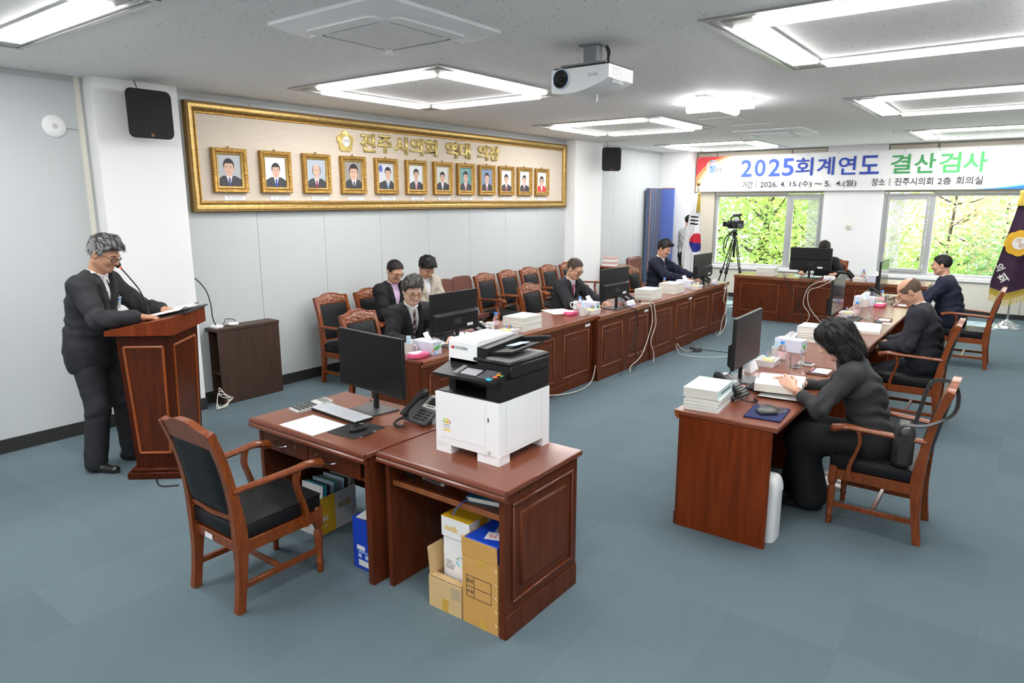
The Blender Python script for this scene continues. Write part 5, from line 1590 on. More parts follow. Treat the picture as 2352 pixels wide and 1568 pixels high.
# woman's open books
open_book(5.245, 1.78, ZT + .030, R_(100), .205, .29, 'thick open report held in the woman\'s hands', (.055, .03))
sheets(5.31, 1.62, ZT, R_(95), .21, .297, 'loose printed pages curling at the table edge under the woman\'s forearm', curl=.012)
t = thing('navy_folder', 'navy blue felt folder under a phone and wallet on the near right desk', 'folder', (5.335, 1.19, ZT), R_(4))
MB().box((0, 0, .005), (.21, .29, .010), bev=.002).build('cover', M_navy, t)
t = thing('mobile_phone', 'black smartphone in a clear case lying on the navy folder', 'phone', (5.345, 1.265, ZT + .010), R_(62))
MB().prism(rrect(.075, .155, .012, 4), 0, .010).build('clear_case', mat('phone_case', (.30, .30, .28), .3), t)
MB().prism(rrect(.068, .148, .010, 4), .010, .0106).build('screen', M_screen, t)
t = thing('wallet', 'small black leather wallet lying on the navy folder', 'wallet', (5.34, 1.165, ZT + .010), R_(40))
MB().box((0, 0, .013), (.11, .085, .026), bev=.009).build('wallet_body', mat('wallet_leather', (.06, .06, .062), .35), t)
def clip_tray(x, y, rz, label):
    t = thing('document_tray', label, 'tray', (x, y, ZT), rz, 'brown leather document trays')
    MB().box((0, 0, .004), (.235, .15, .008), bev=.003).build('tray_base', M_brown, t)
    MB().tube([(-.115, -.072, .012), (.115, -.072, .012), (.115, .072, .012), (-.115, .072, .012)], .006, 6, closed=True).build('tray_rim', M_brown, t)
    MB().bx(-.095, .10, -.06, .045, .008, .0095).build('paper', M_paper, t)
    MB().bx(-.105, -.07, -.06, .04, .0098, .0108).build('clip', M_navy, t)
    MB().tube([(-.08, .055, .014), (.06, .055, .014)], .004, 8).build('pen', M_purple, t)
    MB().tube([(-.04, .064, .014), (.08, .066, .014)], .003, 6).build('pencil', M_orange, t)
    return t
clip_tray(5.345, 2.46, R_(90), 'brown leather tray with paper and pens in front of the woman')
clip_tray(5.335, 5.25, R_(92), 'brown leather tray with paper and pens in front of the balding man')
clip_tray(5.34, 6.55, R_(90), 'brown leather tray in front of the navy-jacketed man')
clip_tray(2.21, 1.98, R_(90), 'brown leather tray behind the first desk phone')
open_book(5.29, 4.52, ZT, R_(96), .20, .27, 'open thick report lying before the balding man', (.03, .045))
t = thing('glasses_case', 'black spectacle case lying on the open report before the balding man', 'case', (5.36, 4.80, ZT + .035), R_(12))
MB().box((0, 0, .014), (.06, .17, .028), bev=.012).build('case', M_black, t)
o = sheets(5.37, 5.08, ZT, R_(100), .10, .14, 'small white memo sheet by the balding man\'s tray')
t = thing('calculator', 'small grey calculator behind the woman\'s glass mug', 'calculator', (5.20, 2.64, ZT), R_(80))
MB().box((0, 0, .008), (.07, .11, .016), bev=.004).build('case', M_lgray, t)
k = MB()
for r in range(4):
    for c in range(4): k.box((-.022 + c * .015, -.035 + r * .016, .018), (.010, .011, .004))
k.build('keys', M_dgray, t, kind='stuff')
# lectern things
t = thing('lectern_microphone', 'black gooseneck microphone with red ring standing on the lectern', 'microphone', (1.25, -.472, 1.158), R_(40))
MB().lathe([(.035, -.008), (.034, .006), (.02, .012), (.012, .02)], 18).build('mic_base', M_black, t)
MB().tube([(0, 0, .01), (-.012, 0, .075)], [.014, .011], 10).build('mic_handle', M_black, t)
gp = catmull([(-.012, 0, .07), (-.030, 0, .15), (-.055, -.01, .22), (-.11, -.01, .30), (-.165, -.0, .365)], 8)
MB().tube(gp, .0055, 8).build('gooseneck', M_black, t)
e0, e1 = gp[-6], gp[-1]; dv = (e1 - e0) / np.linalg.norm(e1 - e0)
MB().tube([e1 + dv * .0, e1 + dv * .012], .009, 10).build('red_ring', mat('red_glow', (.9, .05, .05), .4, emit=1.5, ecol=(1, .1, .08)), t)
MB().sph(e1 + dv * .035, (.021, .021, .024), 14, 9).build('foam_windshield', M_blackm, t)
mo = t
t = thing('open_binder', 'open white document binder lying on the lectern\'s sloping top', 'binder', (1.36, -.36, 1.175), 0)
sl = math.atan2(.09, .47)
Rl = rotz(R_(40)) @ roty(-sl)
MB().box((0, .05, .008), (.30, .42, .012), R=Rl, bev=.002).build('cover', M_black, t)
b = MB()
def pg(u, v):
    p = np.array(((u - .5) * .29, -.16 + .42 * v, .018 + .014 * math.sin(v * PI * 2 + .4) ** 2 + .01 * u))
    return tuple(Rl @ p)
b.grid(pg, 4, 18); b.build('pages', M_paper, t)
t = thing('script_sheet', 'small white folded sheet under the standing man\'s hands on the lectern', 'paper', (1.215, -.60, 1.150), 0)
MB().box((0, 0, .002), (.14, .20, .003), R=Rl).build('sheet', M_paper, t)

# cabinet-top gadgets
t = thing('router_box', 'small white network box on top of the walnut cabinet', 'router', (.105, .70, .775), R_(10))
MB().box((0, 0, .014), (.10, .09, .028), bev=.005).build('case', M_wplast, t)
MB().tube(catmull([(0, .04, .012), (-.03, .12, .03), (-.05, .16, .06), (.0, .22, .05), (.05, .18, .01), (.02, .1, .006)]), .004, 6).build('cable', M_cableb, t)
t = thing('white_adapter', 'white power adapter beside the router on the walnut cabinet', 'adapter', (.11, .88, .775), R_(-30))
MB().box((0, 0, .015), (.07, .10, .03), bev=.012).build('case', M_wplast, t)
# ================================================================== CABLES, FLAGS, CAMERA, SCREEN
def cable(pts, label, m=M_cablew, r=.005, n=6):
    o = MB().tube(catmull(pts, 7), r, n).build('cable', m)
    return tag(o, label, 'cable', 'loose cables')
F = 2.745
def dcable(y, pts, label, m=M_cablew, r=.005, x=2.775):
    return cable([(x + a, y + b, c) for a, b, c in pts], label, m, r)
dcable(4.85, [(-.10, -.08, .758), (.0, .0, .758), (.018, .03, .70), (.02, .06, .50), (.03, -.12, .25), (.05, -.30, .14), (.03, -.50, .06), (.05, -.55, .006)], 'white cable hanging down the pink-tie desk and looping left', x=2.80)
dcable(4.92, [(-.10, -.08, .758), (.0, .02, .758), (.018, .05, .70), (.022, .10, .48), (.02, -.02, .28), (.03, .06, .12), (.05, .02, .006)], 'white cable hanging straight down beside the looping white one', x=2.80)
dcable(7.55, [(-.10, -.05, .758), (.0, .0, .758), (.018, .03, .68), (.02, -.05, .50), (.03, .10, .38), (.04, -.10, .20), (.06, -.22, .03), (.10, -.45, .006)], 'white cable hanging down the flag-end desk, bending toward the floor')
dcable(7.62, [(-.10, -.02, .758), (.0, .0, .758), (.018, .02, .66), (.02, .07, .50), (.03, -.04, .36), (.04, .02, .18), (.06, -.18, .02), (.08, -.38, .006)], 'second white cable hanging down the flag-end desk')
dcable(4.42, [(-.13, -.02, .80), (-.02, .01, .757), (.018, .05, .72), (.022, .10, .50), (.024, .02, .28), (.03, .10, .10), (.05, -.05, .008)], 'black cable hanging down in front of the pink-tie desk', M_cableb, .006, 2.80)
dcable(4.36, [(-.13, -.02, .80), (-.02, .02, .757), (.018, .10, .70), (.022, .08, .46), (.026, -.10, .22), (.03, -.18, .06), (.05, -.32, .008)], 'thin black cable running down left in front of the pink-tie desk', M_cableb, .0035, 2.80)
dcable(7.20, [(-.13, -.02, .80), (-.02, .01, .757), (.018, .04, .70), (.022, .04, .45), (.03, -.10, .20), (.05, -.12, .008)], 'black cable hanging down in front of the flag-end desk', M_cableb, .005)
dcable(2.20, [(-.20, -.10, .756), (-.05, -.03, .762), (.012, .03, .755), (.018, .06, .70), (.02, .10, .45), (.03, .30, .15), (.02, .60, .05), (.06, 1.0, .01), (.02, 1.35, .03), (-.02, 1.52, .20)], 'long white cable sagging along the floor from the phone by the printer', x=2.73)
cable([(2.80, 5.78, .10), (2.86, 5.80, .03), (2.95, 5.80, .012), (2.99, 5.86, .02)], 'short white cable from the desk foot to the black power adapter')
cable([(2.80, 5.74, .09), (2.85, 5.70, .02), (2.98, 5.55, .006), (3.30, 5.62, .006), (3.62, 5.95, .006)], 'white cable lying loose across the carpet in the aisle')
cable([(3.06, 5.95, .02), (3.30, 6.05, .006), (3.7, 6.0, .006), (4.3, 5.7, .006), (4.86, 5.6, .006)], 'black power cord running across the aisle carpet', M_cableb, .005)
t = thing('power_adapter', 'black power brick on the carpet at the foot of the wall-side desks', 'adapter', (3.02, 5.90, 0), R_(-25))
MB().box((0, 0, .028), (.14, .10, .056), bev=.006).build('case', M_dgray, t)
# far desk cables
def fcab(pts, label, m, r): return cable([(x, y, z) for x, y, z in pts], label, m, r)
fcab([(3.98, 9.02, .80), (3.95, 8.945, .752), (3.80, 8.93, .70), (3.68, 8.92, .60), (3.63, 8.92, .35), (3.74, 8.91, .18), (3.70, 8.90, .01)], 'white cable curling down the far desk front, left of its twin', M_cablew, .006)
fcab([(4.00, 9.03, .80), (4.02, 8.945, .75), (3.85, 8.93, .64), (3.70, 8.92, .56), (3.72, 8.92, .32), (3.90, 8.9, .10), (4.02, 8.88, .01)], 'white cable curling down the far desk front, right of its twin', M_cablew, .006)
fcab([(3.25, 9.05, .78), (3.30, 8.945, .752), (3.42, 8.92, .55), (3.55, 8.91, .32), (3.62, 8.90, .16), (3.72, 8.88, .008)], 'black cable slanting down the far desk front to the right', M_cableb, .007)
fcab([(3.82, 9.02, .78), (3.75, 8.945, .752), (3.66, 8.92, .62), (3.58, 8.91, .40), (3.48, 8.90, .22), (3.28, 8.88, .008)], 'black cable slanting down the far desk front to the left', M_cableb, .007)
fcab([(3.55, 9.08, .80), (3.55, 8.945, .752), (3.56, 8.92, .5), (3.60, 8.91, .25), (3.58, 8.9, .12), (3.68, 8.88, .008)], 'thin black cable hanging straight down the far desk front', M_cableb, .004)
# cables by the column and cabinet
cable([(.10, .70, .79), (.12, .66, .88), (.14, .64, 1.02), (.13, .61, 1.16), (.08, .55, 1.27), (.02, .50, 1.30)], 'black cable arching from the column edge down to the router', M_cableb, .006)
for i in range(4):
    cable([(.19 + .03 * i, .62 - .02 * i, .10 + .02 * i), (.23 + .02 * i, .60, .20 - .03 * i), (.28, .65 + .02 * i, .08), (.30, .62 - .03 * i, .012), (.24, .56, .03 + .01 * i), (.20, .60, .14)], ('white cable loop tangled on the floor at the cabinet end, outermost', 'white cable loop tangled at the cabinet end, second coil', 'white cable loop tangled at the cabinet end, third coil', 'white cable loop tangled at the cabinet end, innermost')[i], M_cablew, .004)
cable([(1.42, -.62, .04), (1.58, -.70, .006), (1.70, -.72, .006), (1.78, -.64, .006)], 'thin black cable coming out from under the lectern', M_cableb, .005)

# folding blue screen in the corner
t = thing('folding_screen', 'tall folded screen with blue patterned panels and orange wooden edges', 'folding screen', (.10, 10.45, 0))
Mblue = mat('screen_blue', (.10, .16, .52), .6, kind='n', scale=(8, 8, 3), ns=9, col2=(.14, .21, .58))
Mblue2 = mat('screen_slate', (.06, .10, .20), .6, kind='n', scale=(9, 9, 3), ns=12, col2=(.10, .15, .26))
Mor = mat('screen_edge', (.45, .16, .05), .45)
for i in range(5):
    y = -.10 + i * .112
    p = MB().box((.0, y, 1.14), (.09, .104, 2.25), bev=.003).build('screen_leaf', Mblue2, t)
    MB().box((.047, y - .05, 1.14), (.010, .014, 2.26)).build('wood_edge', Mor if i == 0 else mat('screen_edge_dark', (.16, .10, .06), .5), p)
p = MB().box((.165, .455, 1.14), (.30, .024, 2.25), bev=.003).build('screen_leaf', Mblue, t)
MB().box((.165, .455, 2.27), (.30, .028, .014)).box((.02, .452, 1.14), (.012, .034, 2.26)).build('wood_edge', Mor, p)

# -------- flags: draped cloth as a folded surface
def cloth(name, t, fn, nu, nv, mfn, mats):
    return MB().grid(fn, nu, nv, mfn=mfn).build(name, mats, t, sharp=80, fix=False)
t = thing('national_flag', 'Korean national flag hanging from a standing pole with gold finial and fringe', 'flag', (1.19, 10.25, 0))
MB().lathe([(.20, 0), (.20, .02), (.13, .05), (.06, .07), (.02, .1)], 28).build('pole_base', M_steel, t)
MB().tube([(0, 0, .08), (0, 0, 2.30)], .014, 12).build('pole', M_steel, t)
MB().sph((0, 0, 2.33), (.035, .035, .042)).build('finial', mat('gold_ball', (.30, .20, .07), .35, .8), t)
Mfw = mat('flag_white', (.80, .80, .81), .7); Mfr = mat('flag_red', (.62, .02, .05), .7); Mfb = mat('flag_blue', (.01, .02, .22), .7); Mfk = mat('flag_black', (.012, .012, .012), .7); Mfg = mat('flag_fringe', (.42, .32, .03), .6, kind='n', scale=(1, 1, 1), ns=60, col2=(.28, .20, .02))
def kf(u, v):
    # v: top(0) -> bottom(1); narrow at the top, wider below, hanging in deep folds
    z = 2.16 - 1.66 * v - .12 * (1 - u) * v
    wl = .03 + .235 * min(1, v * 1.5) ** .8
    wr = .05 + .10 * min(1, v * 1.4)
    x = -wl + (wl + wr) * u
    y = -.055 + .035 * math.sin(u * 15 + v * 1.5) * min(1, v * 3) - .035 * math.sin(u * PI)
    return (x, y, z)
def kmat(u, v):
    x, y, z = kf(u, v)
    if v > .955 - .28 * (.45 - u) * (1 if u < .45 else 0) * 1.4: return 4
    # taegeuk
    cx, cz, r = .035, 1.20, .185
    dx, dz = (x - cx) / .72, z - cz
    if dx * dx + dz * dz < r * r:
        s = dz - .35 * dx
        if (dx + .0) ** 2 * 1.0 + (dz - .085) ** 2 < .088 ** 2: return 1
        if dx ** 2 + (dz + .09) ** 2 < .09 ** 2: return 2
        return 1 if dz + .1 * dx > 0.0 else 2
    for k in range(3):
        zb = 1.70 - k * .068 - .10 * x
        if abs(z - zb) < .017 and -.085 < x < .055: return 3
        zb = .78 - k * .05
        if abs(z - zb) < .014 and x > .03 and abs(x - .08) > .006: return 3
    return 0
cloth('flag_cloth', t, kf, 90, 200, kmat, [Mfw, Mfr, Mfb, Mfk, Mfg])
tas = MB()
for i in range(14):
    a = 2 * PI * i / 14
    tas.tube([(.05 + .012 * math.cos(a), -.06 + .012 * math.sin(a), 2.12), (.06 + .028 * math.cos(a), -.085 + .025 * math.sin(a), 1.96), (.055 + .033 * math.cos(a), -.09 + .03 * math.sin(a), 1.80)], .008, 5)
tas.sph((.05, -.06, 2.13), (.03, .03, .035)); tas.tube(catmull([(0, 0, 2.26), (.03, -.03, 2.2), (.05, -.06, 2.14)]), .008, 6)
tas.build('gold_tassel', Mfg, t)

t = thing('council_flag', 'dark purple velvet flag with gold emblem and fringe on a chrome stand', 'flag', (6.36, 10.50, 0))
MB().lathe([(.20, 0), (.20, .012), (.165, .03), (.15, .05), (.125, .055), (.11, .085), (.085, .09), (.07, .118), (.03, .125), (.015, .15)], 36).build('pole_base', M_steel, t)
MB().tube([(0, 0, .12), (0, 0, 2.28)], .014, 12).build('pole', M_steel, t)
MB().sph((0, 0, 2.31), (.035, .035, .045)).build('finial', M_goldb, t)
Mpv = mat('purple_velvet', (.022, .004, .024), .75, kind='n', scale=(1, 1, 1), ns=14, col2=(.035, .006, .035)); Mge = mat('emblem_gold', (.75, .42, .02), .55); Mew = mat('emblem_white', (.72, .70, .68), .7)
def pf(u, v):
    z = 2.10 - 1.64 * v + .30 * (u - .30) * v * (1 if u > .3 else -.9) * 1.0
    wl = .06 + .25 * min(1, v * 1.15)
    x = .02 - wl + (wl + .42) * u
    y = -.06 + .03 * math.sin(u * 11 + 1) * min(1, v * 2)
    return (x, y, z)
def pm(u, v):
    if v > .93: return 1
    return 0
cloth('flag_cloth', t, pf, 50, 60, pm, [Mpv, Mfg])
fr = MB()
for i in range(70):
    u = (i + .5) / 70
    p = np.array(pf(u, 1.0))
    fr.tube([p + np.array((0, -.004, .05)), p + np.array((random.uniform(-.006, .006), -.006, -.10))], .0045, 4)
fr.build('fringe', mat('fringe_gold', (.60, .44, .08), .6), t, kind='stuff')
em = link('emblem', None, t); em.location = (.015, -.115, 1.36)
pts = [(.185 * (1 + .09 * abs(math.cos(4 * a))) * math.cos(a), .185 * (1 + .09 * abs(math.cos(4 * a))) * math.sin(a)) for a in [2 * PI * k / 96 for k in range(96)]]
MB().prism(pts, 0, .006, lambda a, b, c: (a, -c, b)).build('flower', Mge, em)
for k in range(24):
    a = 2 * PI * k / 24
    MB().tube([(.10 * math.cos(a), -.007, .10 * math.sin(a)), (.18 * math.cos(a), -.007, .18 * math.sin(a))], .003, 4).build('petal_line', mat('emblem_ochre', (.50, .25, .01), .6), em)
MB().prism([(.095 * math.cos(2 * PI * k / 32), .095 * math.sin(2 * PI * k / 32)) for k in range(32)], .006, .009, lambda a, b, c: (a, -c, b)).build('disc', Mew, em)
text('의', .085, mat('emblem_brown', (.45, .22, .10), .6), em, axes((-.02, -.0095, .035), (.93, 0, -.3), (.3, 0, .93)), bold=.001)
text('회', .085, MATS['emblem_brown'], em, axes((.02, -.0095, -.045), (.93, 0, -.3), (.3, 0, .93)), bold=.001)
text('의', .13, Mew, t, axes((-.20, -.112, .97), (.5, 0, -.86), (.86, 0, .5)), bold=.003)
text('회', .15, Mew, t, axes((-.12, -.118, .80), (.80, 0, .6), (-.6, 0, .8)), bold=.004)
tas = MB()
for i in range(12):
    a = 2 * PI * i / 12
    tas.tube([(-.03 + .02 * math.cos(a), -.07 + .02 * math.sin(a), 2.13), (-.04 + .05 * math.cos(a), -.08 + .04 * math.sin(a), 1.93)], .010, 5)
tas.sph((-.03, -.06, 2.13), (.05, .04, .04)); tas.build('gold_tassel', MATS['fringe_gold'], t)

# video camera on tripod
t = thing('video_tripod', 'black video tripod standing before the window', 'tripod', (1.985, 10.20, 0))
top = (0, 0, 1.36)
MB().tube([(0, 0, .95), (0, 0, 1.40)], .022, 12).build('centre_column', M_black, t)
for k, a in enumerate((200, 255, 330)):
    dx, dy = math.cos(R_(a)), math.sin(R_(a))
    lg = MB()
    for s in (-1, 1):
        ox, oy = -dy * .018 * s, dx * .018 * s
        lg.tube([(ox + .03 * dx, oy + .03 * dy, 1.33), (ox + .20 * dx, oy + .20 * dy, .68)], .010, 6)
    lg.tube([(.17 * dx, .17 * dy, .78), (.38 * dx, .38 * dy, .02)], .013, 8)
    lg.build('tripod_leg', M_black, t)
    MB().box((.21 * dx, .21 * dy, .67), (.05, .05, .07), bev=.006).build('leg_clamp', M_black, t)
    MB().tube([(0, 0, .78), (.16 * dx, .16 * dy, .80)], .007, 6).build('spreader', M_black, t)
MB().lathe([(.05, 1.36), (.05, 1.40), (.03, 1.42), (.045, 1.44), (.045, 1.48)], 16).build('fluid_head', M_black, t)
MB().lathe([(.046, 1.445), (.046, 1.455)], 16, caps=False).build('silver_band', M_alum, t)
MB().tube([(-.03, -.02, 1.45), (-.10, -.10, 1.30), (-.13, -.13, 1.12)], .011, 8).build('pan_handle', M_black, t)
t = thing('video_camera', 'black professional video camera with flip-out screen on the tripod', 'video camera', (1.985, 10.20, 1.48), R_(-30))
MB().box((0, 0, .09), (.13, .30, .15), bev=.015).build('camera_body', M_black, t)
MB().tube([(0, -.15, .10), (0, -.27, .10)], [.045, .05], 16).build('lens', M_black, t)
MB().tube([(0, -.27, .10), (0, -.272, .10)], .042, 16).build('lens_glass', M_screen, t)
MB().tube(catmull([(0, -.11, .16), (0, -.10, .23), (0, .06, .24), (0, .11, .17)]), .014, 8).build('top_handle', M_black, t)
MB().tube([(-.02, -.05, .26), (-.02, .14, .27)], [.022, .026], 10).build('microphone', M_blackm, t)
MB().box((.13, -.10, .19), (.10, .012, .065), bev=.003).build('flip_screen', mat('cam_screen', (.55, .5, .7), .3), t)
MB().tube([(.06, -.09, .18), (.09, -.10, .19)], .008, 6).build('screen_arm', M_black, t)
MB().box((.07, .04, .06), (.05, .13, .08), bev=.01).build('hand_strap', M_dgray, t)
cable([(1.95, 10.22, 1.47), (1.82, 10.15, 1.30), (1.80, 10.14, 1.12), (1.84, 10.12, 1.02)], 'black strap dangling from the video camera', M_cableb, .012)

# low cabinet and boxes behind the farther column
t = thing('wooden_cabinet', 'light brown cabinet mostly hidden behind the farther white column', 'cabinet', (.30, 8.52, 0))
MB().bx(-.25, .25, -.25, .25, 0, .80, bev=.004).build('body', M_desk, t)
MB().bx(-.27, .27, -.27, .27, .80, .83, bev=.006).build('top', M_mould, t)
for i in range(4):
    o = MB().box((0, 0, .02), (.24, .18, .04), bev=.002).build('boxed_file', mat('file_box_pink', (.62, .42, .36), .7) if i % 2 else M_wplast, loc=(.30 + .005 * i, 8.38, .83 + i * .041), rz=.03 * i)
    tag(o, ('pale boxed file at the bottom of the pile on the hidden cabinet', 'reddish boxed file second in the pile on the hidden cabinet', 'pale boxed file third in the pile on the hidden cabinet', 'reddish boxed file topping the pile on the hidden cabinet')[i], 'file box', 'boxed files on the hidden cabinet')
t = thing('brown_sofa', 'brown leather seat back visible past the farther column', 'armchair', (.60, 9.20, 0), E_)
MB().box((0, -.22, .55), (.55, .10, .80), bev=.04).build('sofa_back', M_brownleather, t)
MB().box((0, .06, .26), (.55, .50, .34), bev=.04).build('sofa_seat', M_brownleather, t)
MB().box((0, -.02, .045), (.5, .5, .09)).build('sofa_base', M_black, t)
# waste bin under the woman's desk
t = thing('waste_bin', 'slim white plastic swing-lid bin beside the right-hand desk\'s end panel', 'bin', (5.40, 1.12, 0))
MB().prism(rrect(.13, .17, .04, 5), 0, .30).build('bin_body', M_wplast, t, sharp=50)
mb = MB()
for j in range(7):
    pass
def lidf(u, v):
    a = v * PI / 2
    P_ = rrect(.136 * math.cos(a) ** .5 + .0005, .176 * math.cos(a) ** .5 + .0005, .04 * math.cos(a) ** .5 + .0001, 5)
    i = int(round(u * (len(P_)))) % len(P_)
    return (P_[i][0], P_[i][1], .30 + .105 * math.sin(a))
mb.grid(lidf, 24, 8); mb.build('bin_lid', M_wplast, t, sharp=60)
# slippers
for k, (x, y) in enumerate(((5.52, 2.16), (5.58, 2.27))):
    o = thing('slipper', 'pale indoor slipper on the carpet behind the woman\'s chair legs', 'slipper', (x, y, 0), R_(80), 'pair of pale slippers')
    MB().prism([(.045 * math.cos(a) * (1 + .15 * math.sin(a)), .13 * math.sin(a)) for a in [2 * PI * q / 20 for q in range(20)]], 0, .022).build('sole', M_mug, o)
    MB().sph((0, .05, .022), (.046, .07, .045), 14, 8).build('upper', M_mug, o)
# bag on the woman's chair
t = thing('shoulder_bag', 'black shoulder bag with buckled strap hanging on the woman\'s chair back', 'bag', (6.02, 1.60, .47), R_(8))
MB().box((0, 0, .12), (.11, .24, .24), bev=.03).build('bag_body', mat('bag_black', (.018, .018, .019), .55), t)
MB().box((.0, -.10, .08), (.02, .006, .14), R=roty(R_(-20))).build('tag_strap', M_dgray, t)
MB().tube(catmull([(-.04, -.12, .20), (-.01, -.14, .27), (.10, -.15, .29), (.22, -.10, .36), (.245, .0, .44), (.22, .06, .50), (.17, .07, .512), (.10, .05, .48), (.05, .03, .24)]), .016, 4, sq=(1, .25)).build('strap', mat('bag_strap', (.03, .03, .032), .4), t)
# ================================================================== PEOPLE (smooth implicit bodies meshed to one surface)
V3 = lambda *a: np.array(a, float)
def cone(a, b, r1, r2, k=.02, lab=0):
    return ('c', np.array(a, float), np.array(b, float), r1, r2, k, lab)
def blob(c, r, R=None, k=.02, lab=0, sub=False):
    return ('e', np.array(c, float), np.array(r, float), R, sub, k, lab)
def peval(p, X, Y, Z):
    if p[0] == 'c':
        _, a, b, r1, r2, k, lab = p
        ba = b - a; L2 = ba @ ba + 1e-12
        t = ((X - a[0]) * ba[0] + (Y - a[1]) * ba[1] + (Z - a[2]) * ba[2]) / L2
        t = np.clip(t, 0, 1)
        dx = X - a[0] - t * ba[0]; dy = Y - a[1] - t * ba[1]; dz = Z - a[2] - t * ba[2]
        return np.sqrt(dx * dx + dy * dy + dz * dz) - (r1 + (r2 - r1) * t)
    _, c, r, R, sub, k, lab = p
    x, y, z = X - c[0], Y - c[1], Z - c[2]
    if R is not None:
        x, y, z = (R[0][0] * x + R[1][0] * y + R[2][0] * z, R[0][1] * x + R[1][1] * y + R[2][1] * z, R[0][2] * x + R[1][2] * y + R[2][2] * z)
    k0 = np.sqrt((x / r[0]) ** 2 + (y / r[1]) ** 2 + (z / r[2]) ** 2)
    k1 = np.sqrt((x / r[0] ** 2) ** 2 + (y / r[1] ** 2) ** 2 + (z / r[2] ** 2) ** 2) + 1e-9
    return k0 * (k0 - 1) / k1
def pbox(p):
    if p[0] == 'c':
        r = max(p[3], p[4]); return np.minimum(p[1], p[2]) - r, np.maximum(p[1], p[2]) + r
    r = max(p[2]) if p[3] is not None else p[2]
    return p[1] - r, p[1] + r
def combine(D, LB, d, p):
    k = p[5]
    if p[0] == 'e' and p[4]:
        hh = np.clip(.5 - .5 * (D + d) / k, 0, 1)
        return D + (-d - D) * hh + k * hh * (1 - hh), LB
    LB = np.where(d < D, p[6], LB)
    hh = np.clip(.5 + .5 * (D - d) / k, 0, 1)
    return D + (d - D) * hh - k * hh * (1 - hh), LB
def evalpts(prims, pts):
    X, Y, Z = pts[:, 0], pts[:, 1], pts[:, 2]
    D = np.full(len(pts), 9.0); LB = np.zeros(len(pts), int)
    for p in prims: D, LB = combine(D, LB, peval(p, X, Y, Z), p)
    return D
def front_y(prims, x, z, y0=.5, y1=-.3, n=260):
    ys = np.linspace(y0, y1, n)
    D = evalpts(prims, np.stack([np.full(n, x), ys, np.full(n, z)], 1))
    i = np.argmax(D < 0)
    return ys[i] if D[i] < 0 else None
EDG = [(0, 1), (0, 2), (0, 4), (1, 3), (1, 5), (2, 3), (2, 6), (3, 7), (4, 5), (4, 6), (5, 7), (6, 7)]
CRN = np.array([[i, j, k] for i in (0, 1) for j in (0, 1) for k in (0, 1)])
def surfnet(D, LB, lo, h):
    s = D < 0
    nx, ny, nz = D.shape
    cnt = np.zeros((nx - 1, ny - 1, nz - 1), np.int8)
    for a, b, c in CRN: cnt += s[a:nx - 1 + a, b:ny - 1 + b, c:nz - 1 + c]
    act = (cnt > 0) & (cnt < 8)
    ii = np.argwhere(act)
    if len(ii) == 0: return np.zeros((0, 3)), np.zeros((0, 4), int), np.zeros(0, int)
    idx = np.full(act.shape, -1, int); idx[act] = np.arange(len(ii))
    dc = np.stack([D[ii[:, 0] + a, ii[:, 1] + b, ii[:, 2] + c] for a, b, c in CRN], 1)
    acc = np.zeros((len(ii), 3)); n = np.zeros(len(ii))
    for a, b in EDG:
        da, db = dc[:, a], dc[:, b]
        m = (da < 0) != (db < 0)
        t = np.where(m, da / np.where(m, da - db, 1), 0)
        acc += m[:, None] * (CRN[a] + t[:, None] * (CRN[b] - CRN[a])); n += m
    v = lo + h * (ii + acc / n[:, None])
    am = np.argmin(np.abs(dc), 1); cc = CRN[am]
    lb = LB[ii[:, 0] + cc[:, 0], ii[:, 1] + cc[:, 1], ii[:, 2] + cc[:, 2]]
    F = []
    def quads(mask_idx, flip, offs):
        c = [idx[tuple((mask_idx + np.array(o)).T)] for o in offs]
        q = np.stack(c, 1)
        q[flip] = q[flip][:, ::-1]
        F.append(q[(q >= 0).all(1)])
    for ax in range(3):
        sl0 = [slice(1, -1)] * 3; sl1 = [slice(1, -1)] * 3
        sl0[ax] = slice(0, -1); sl1[ax] = slice(1, None)
        m = s[tuple(sl0)] != s[tuple(sl1)]
        w = np.argwhere(m)
        if len(w) == 0: continue
        base = w.copy()
        off = np.array([1, 1, 1]); off[ax] = 0
        base = base + off
        ins = s[tuple(base.T)]
        u_, v_ = [(1, 2), (2, 0), (0, 1)][ax]
        e = np.eye(3, dtype=int)
        offs = [-e[u_] - e[v_], -e[v_], 0 * e[0], -e[u_]]
        quads(base, ~ins, offs)
    return v, np.concatenate(F), lb
def sdf_mesh(prims, h, cut=None, pad=.03, disp=None, lapel=None):
    lo = np.min([pbox(p)[0] for p in prims if not (p[0] == 'e' and p[4])], 0) - pad
    hi = np.max([pbox(p)[1] for p in prims if not (p[0] == 'e' and p[4])], 0) + pad
    n = np.ceil((hi - lo) / h).astype(int) + 1
    xs = [(lo[i] + h * np.arange(n[i])).astype(np.float32) for i in range(3)]
    D = np.full(n, .2, np.float32); LB = np.zeros(n, np.int8)
    for p in prims:
        a, b = pbox(p); m = p[5] + .03
        i0 = np.maximum(((a - m - lo) / h).astype(int), 0); i1 = np.minimum(((b + m - lo) / h).astype(int) + 2, n)
        if (i1 <= i0).any(): continue
        sl = tuple(slice(i0[k], i1[k]) for k in range(3))
        X = xs[0][sl[0]][:, None, None]; Y = xs[1][sl[1]][None, :, None]; Z = xs[2][sl[2]][None, None, :]
        D[sl], LB[sl] = combine(D[sl], LB[sl], peval(p, X, Y, Z).astype(np.float32), p)
    X = xs[0][:, None, None]; Y = xs[1][None, :, None]; Z = xs[2][None, None, :]
    if disp is not None: D = D + disp(X, Y, Z)
    if lapel is not None: D, LB = lapel(D, LB, X, Y, Z)
    if cut is not None: D = np.maximum(D, cut(X, Y, Z))
    return surfnet(np.asarray(D), LB, lo, h)
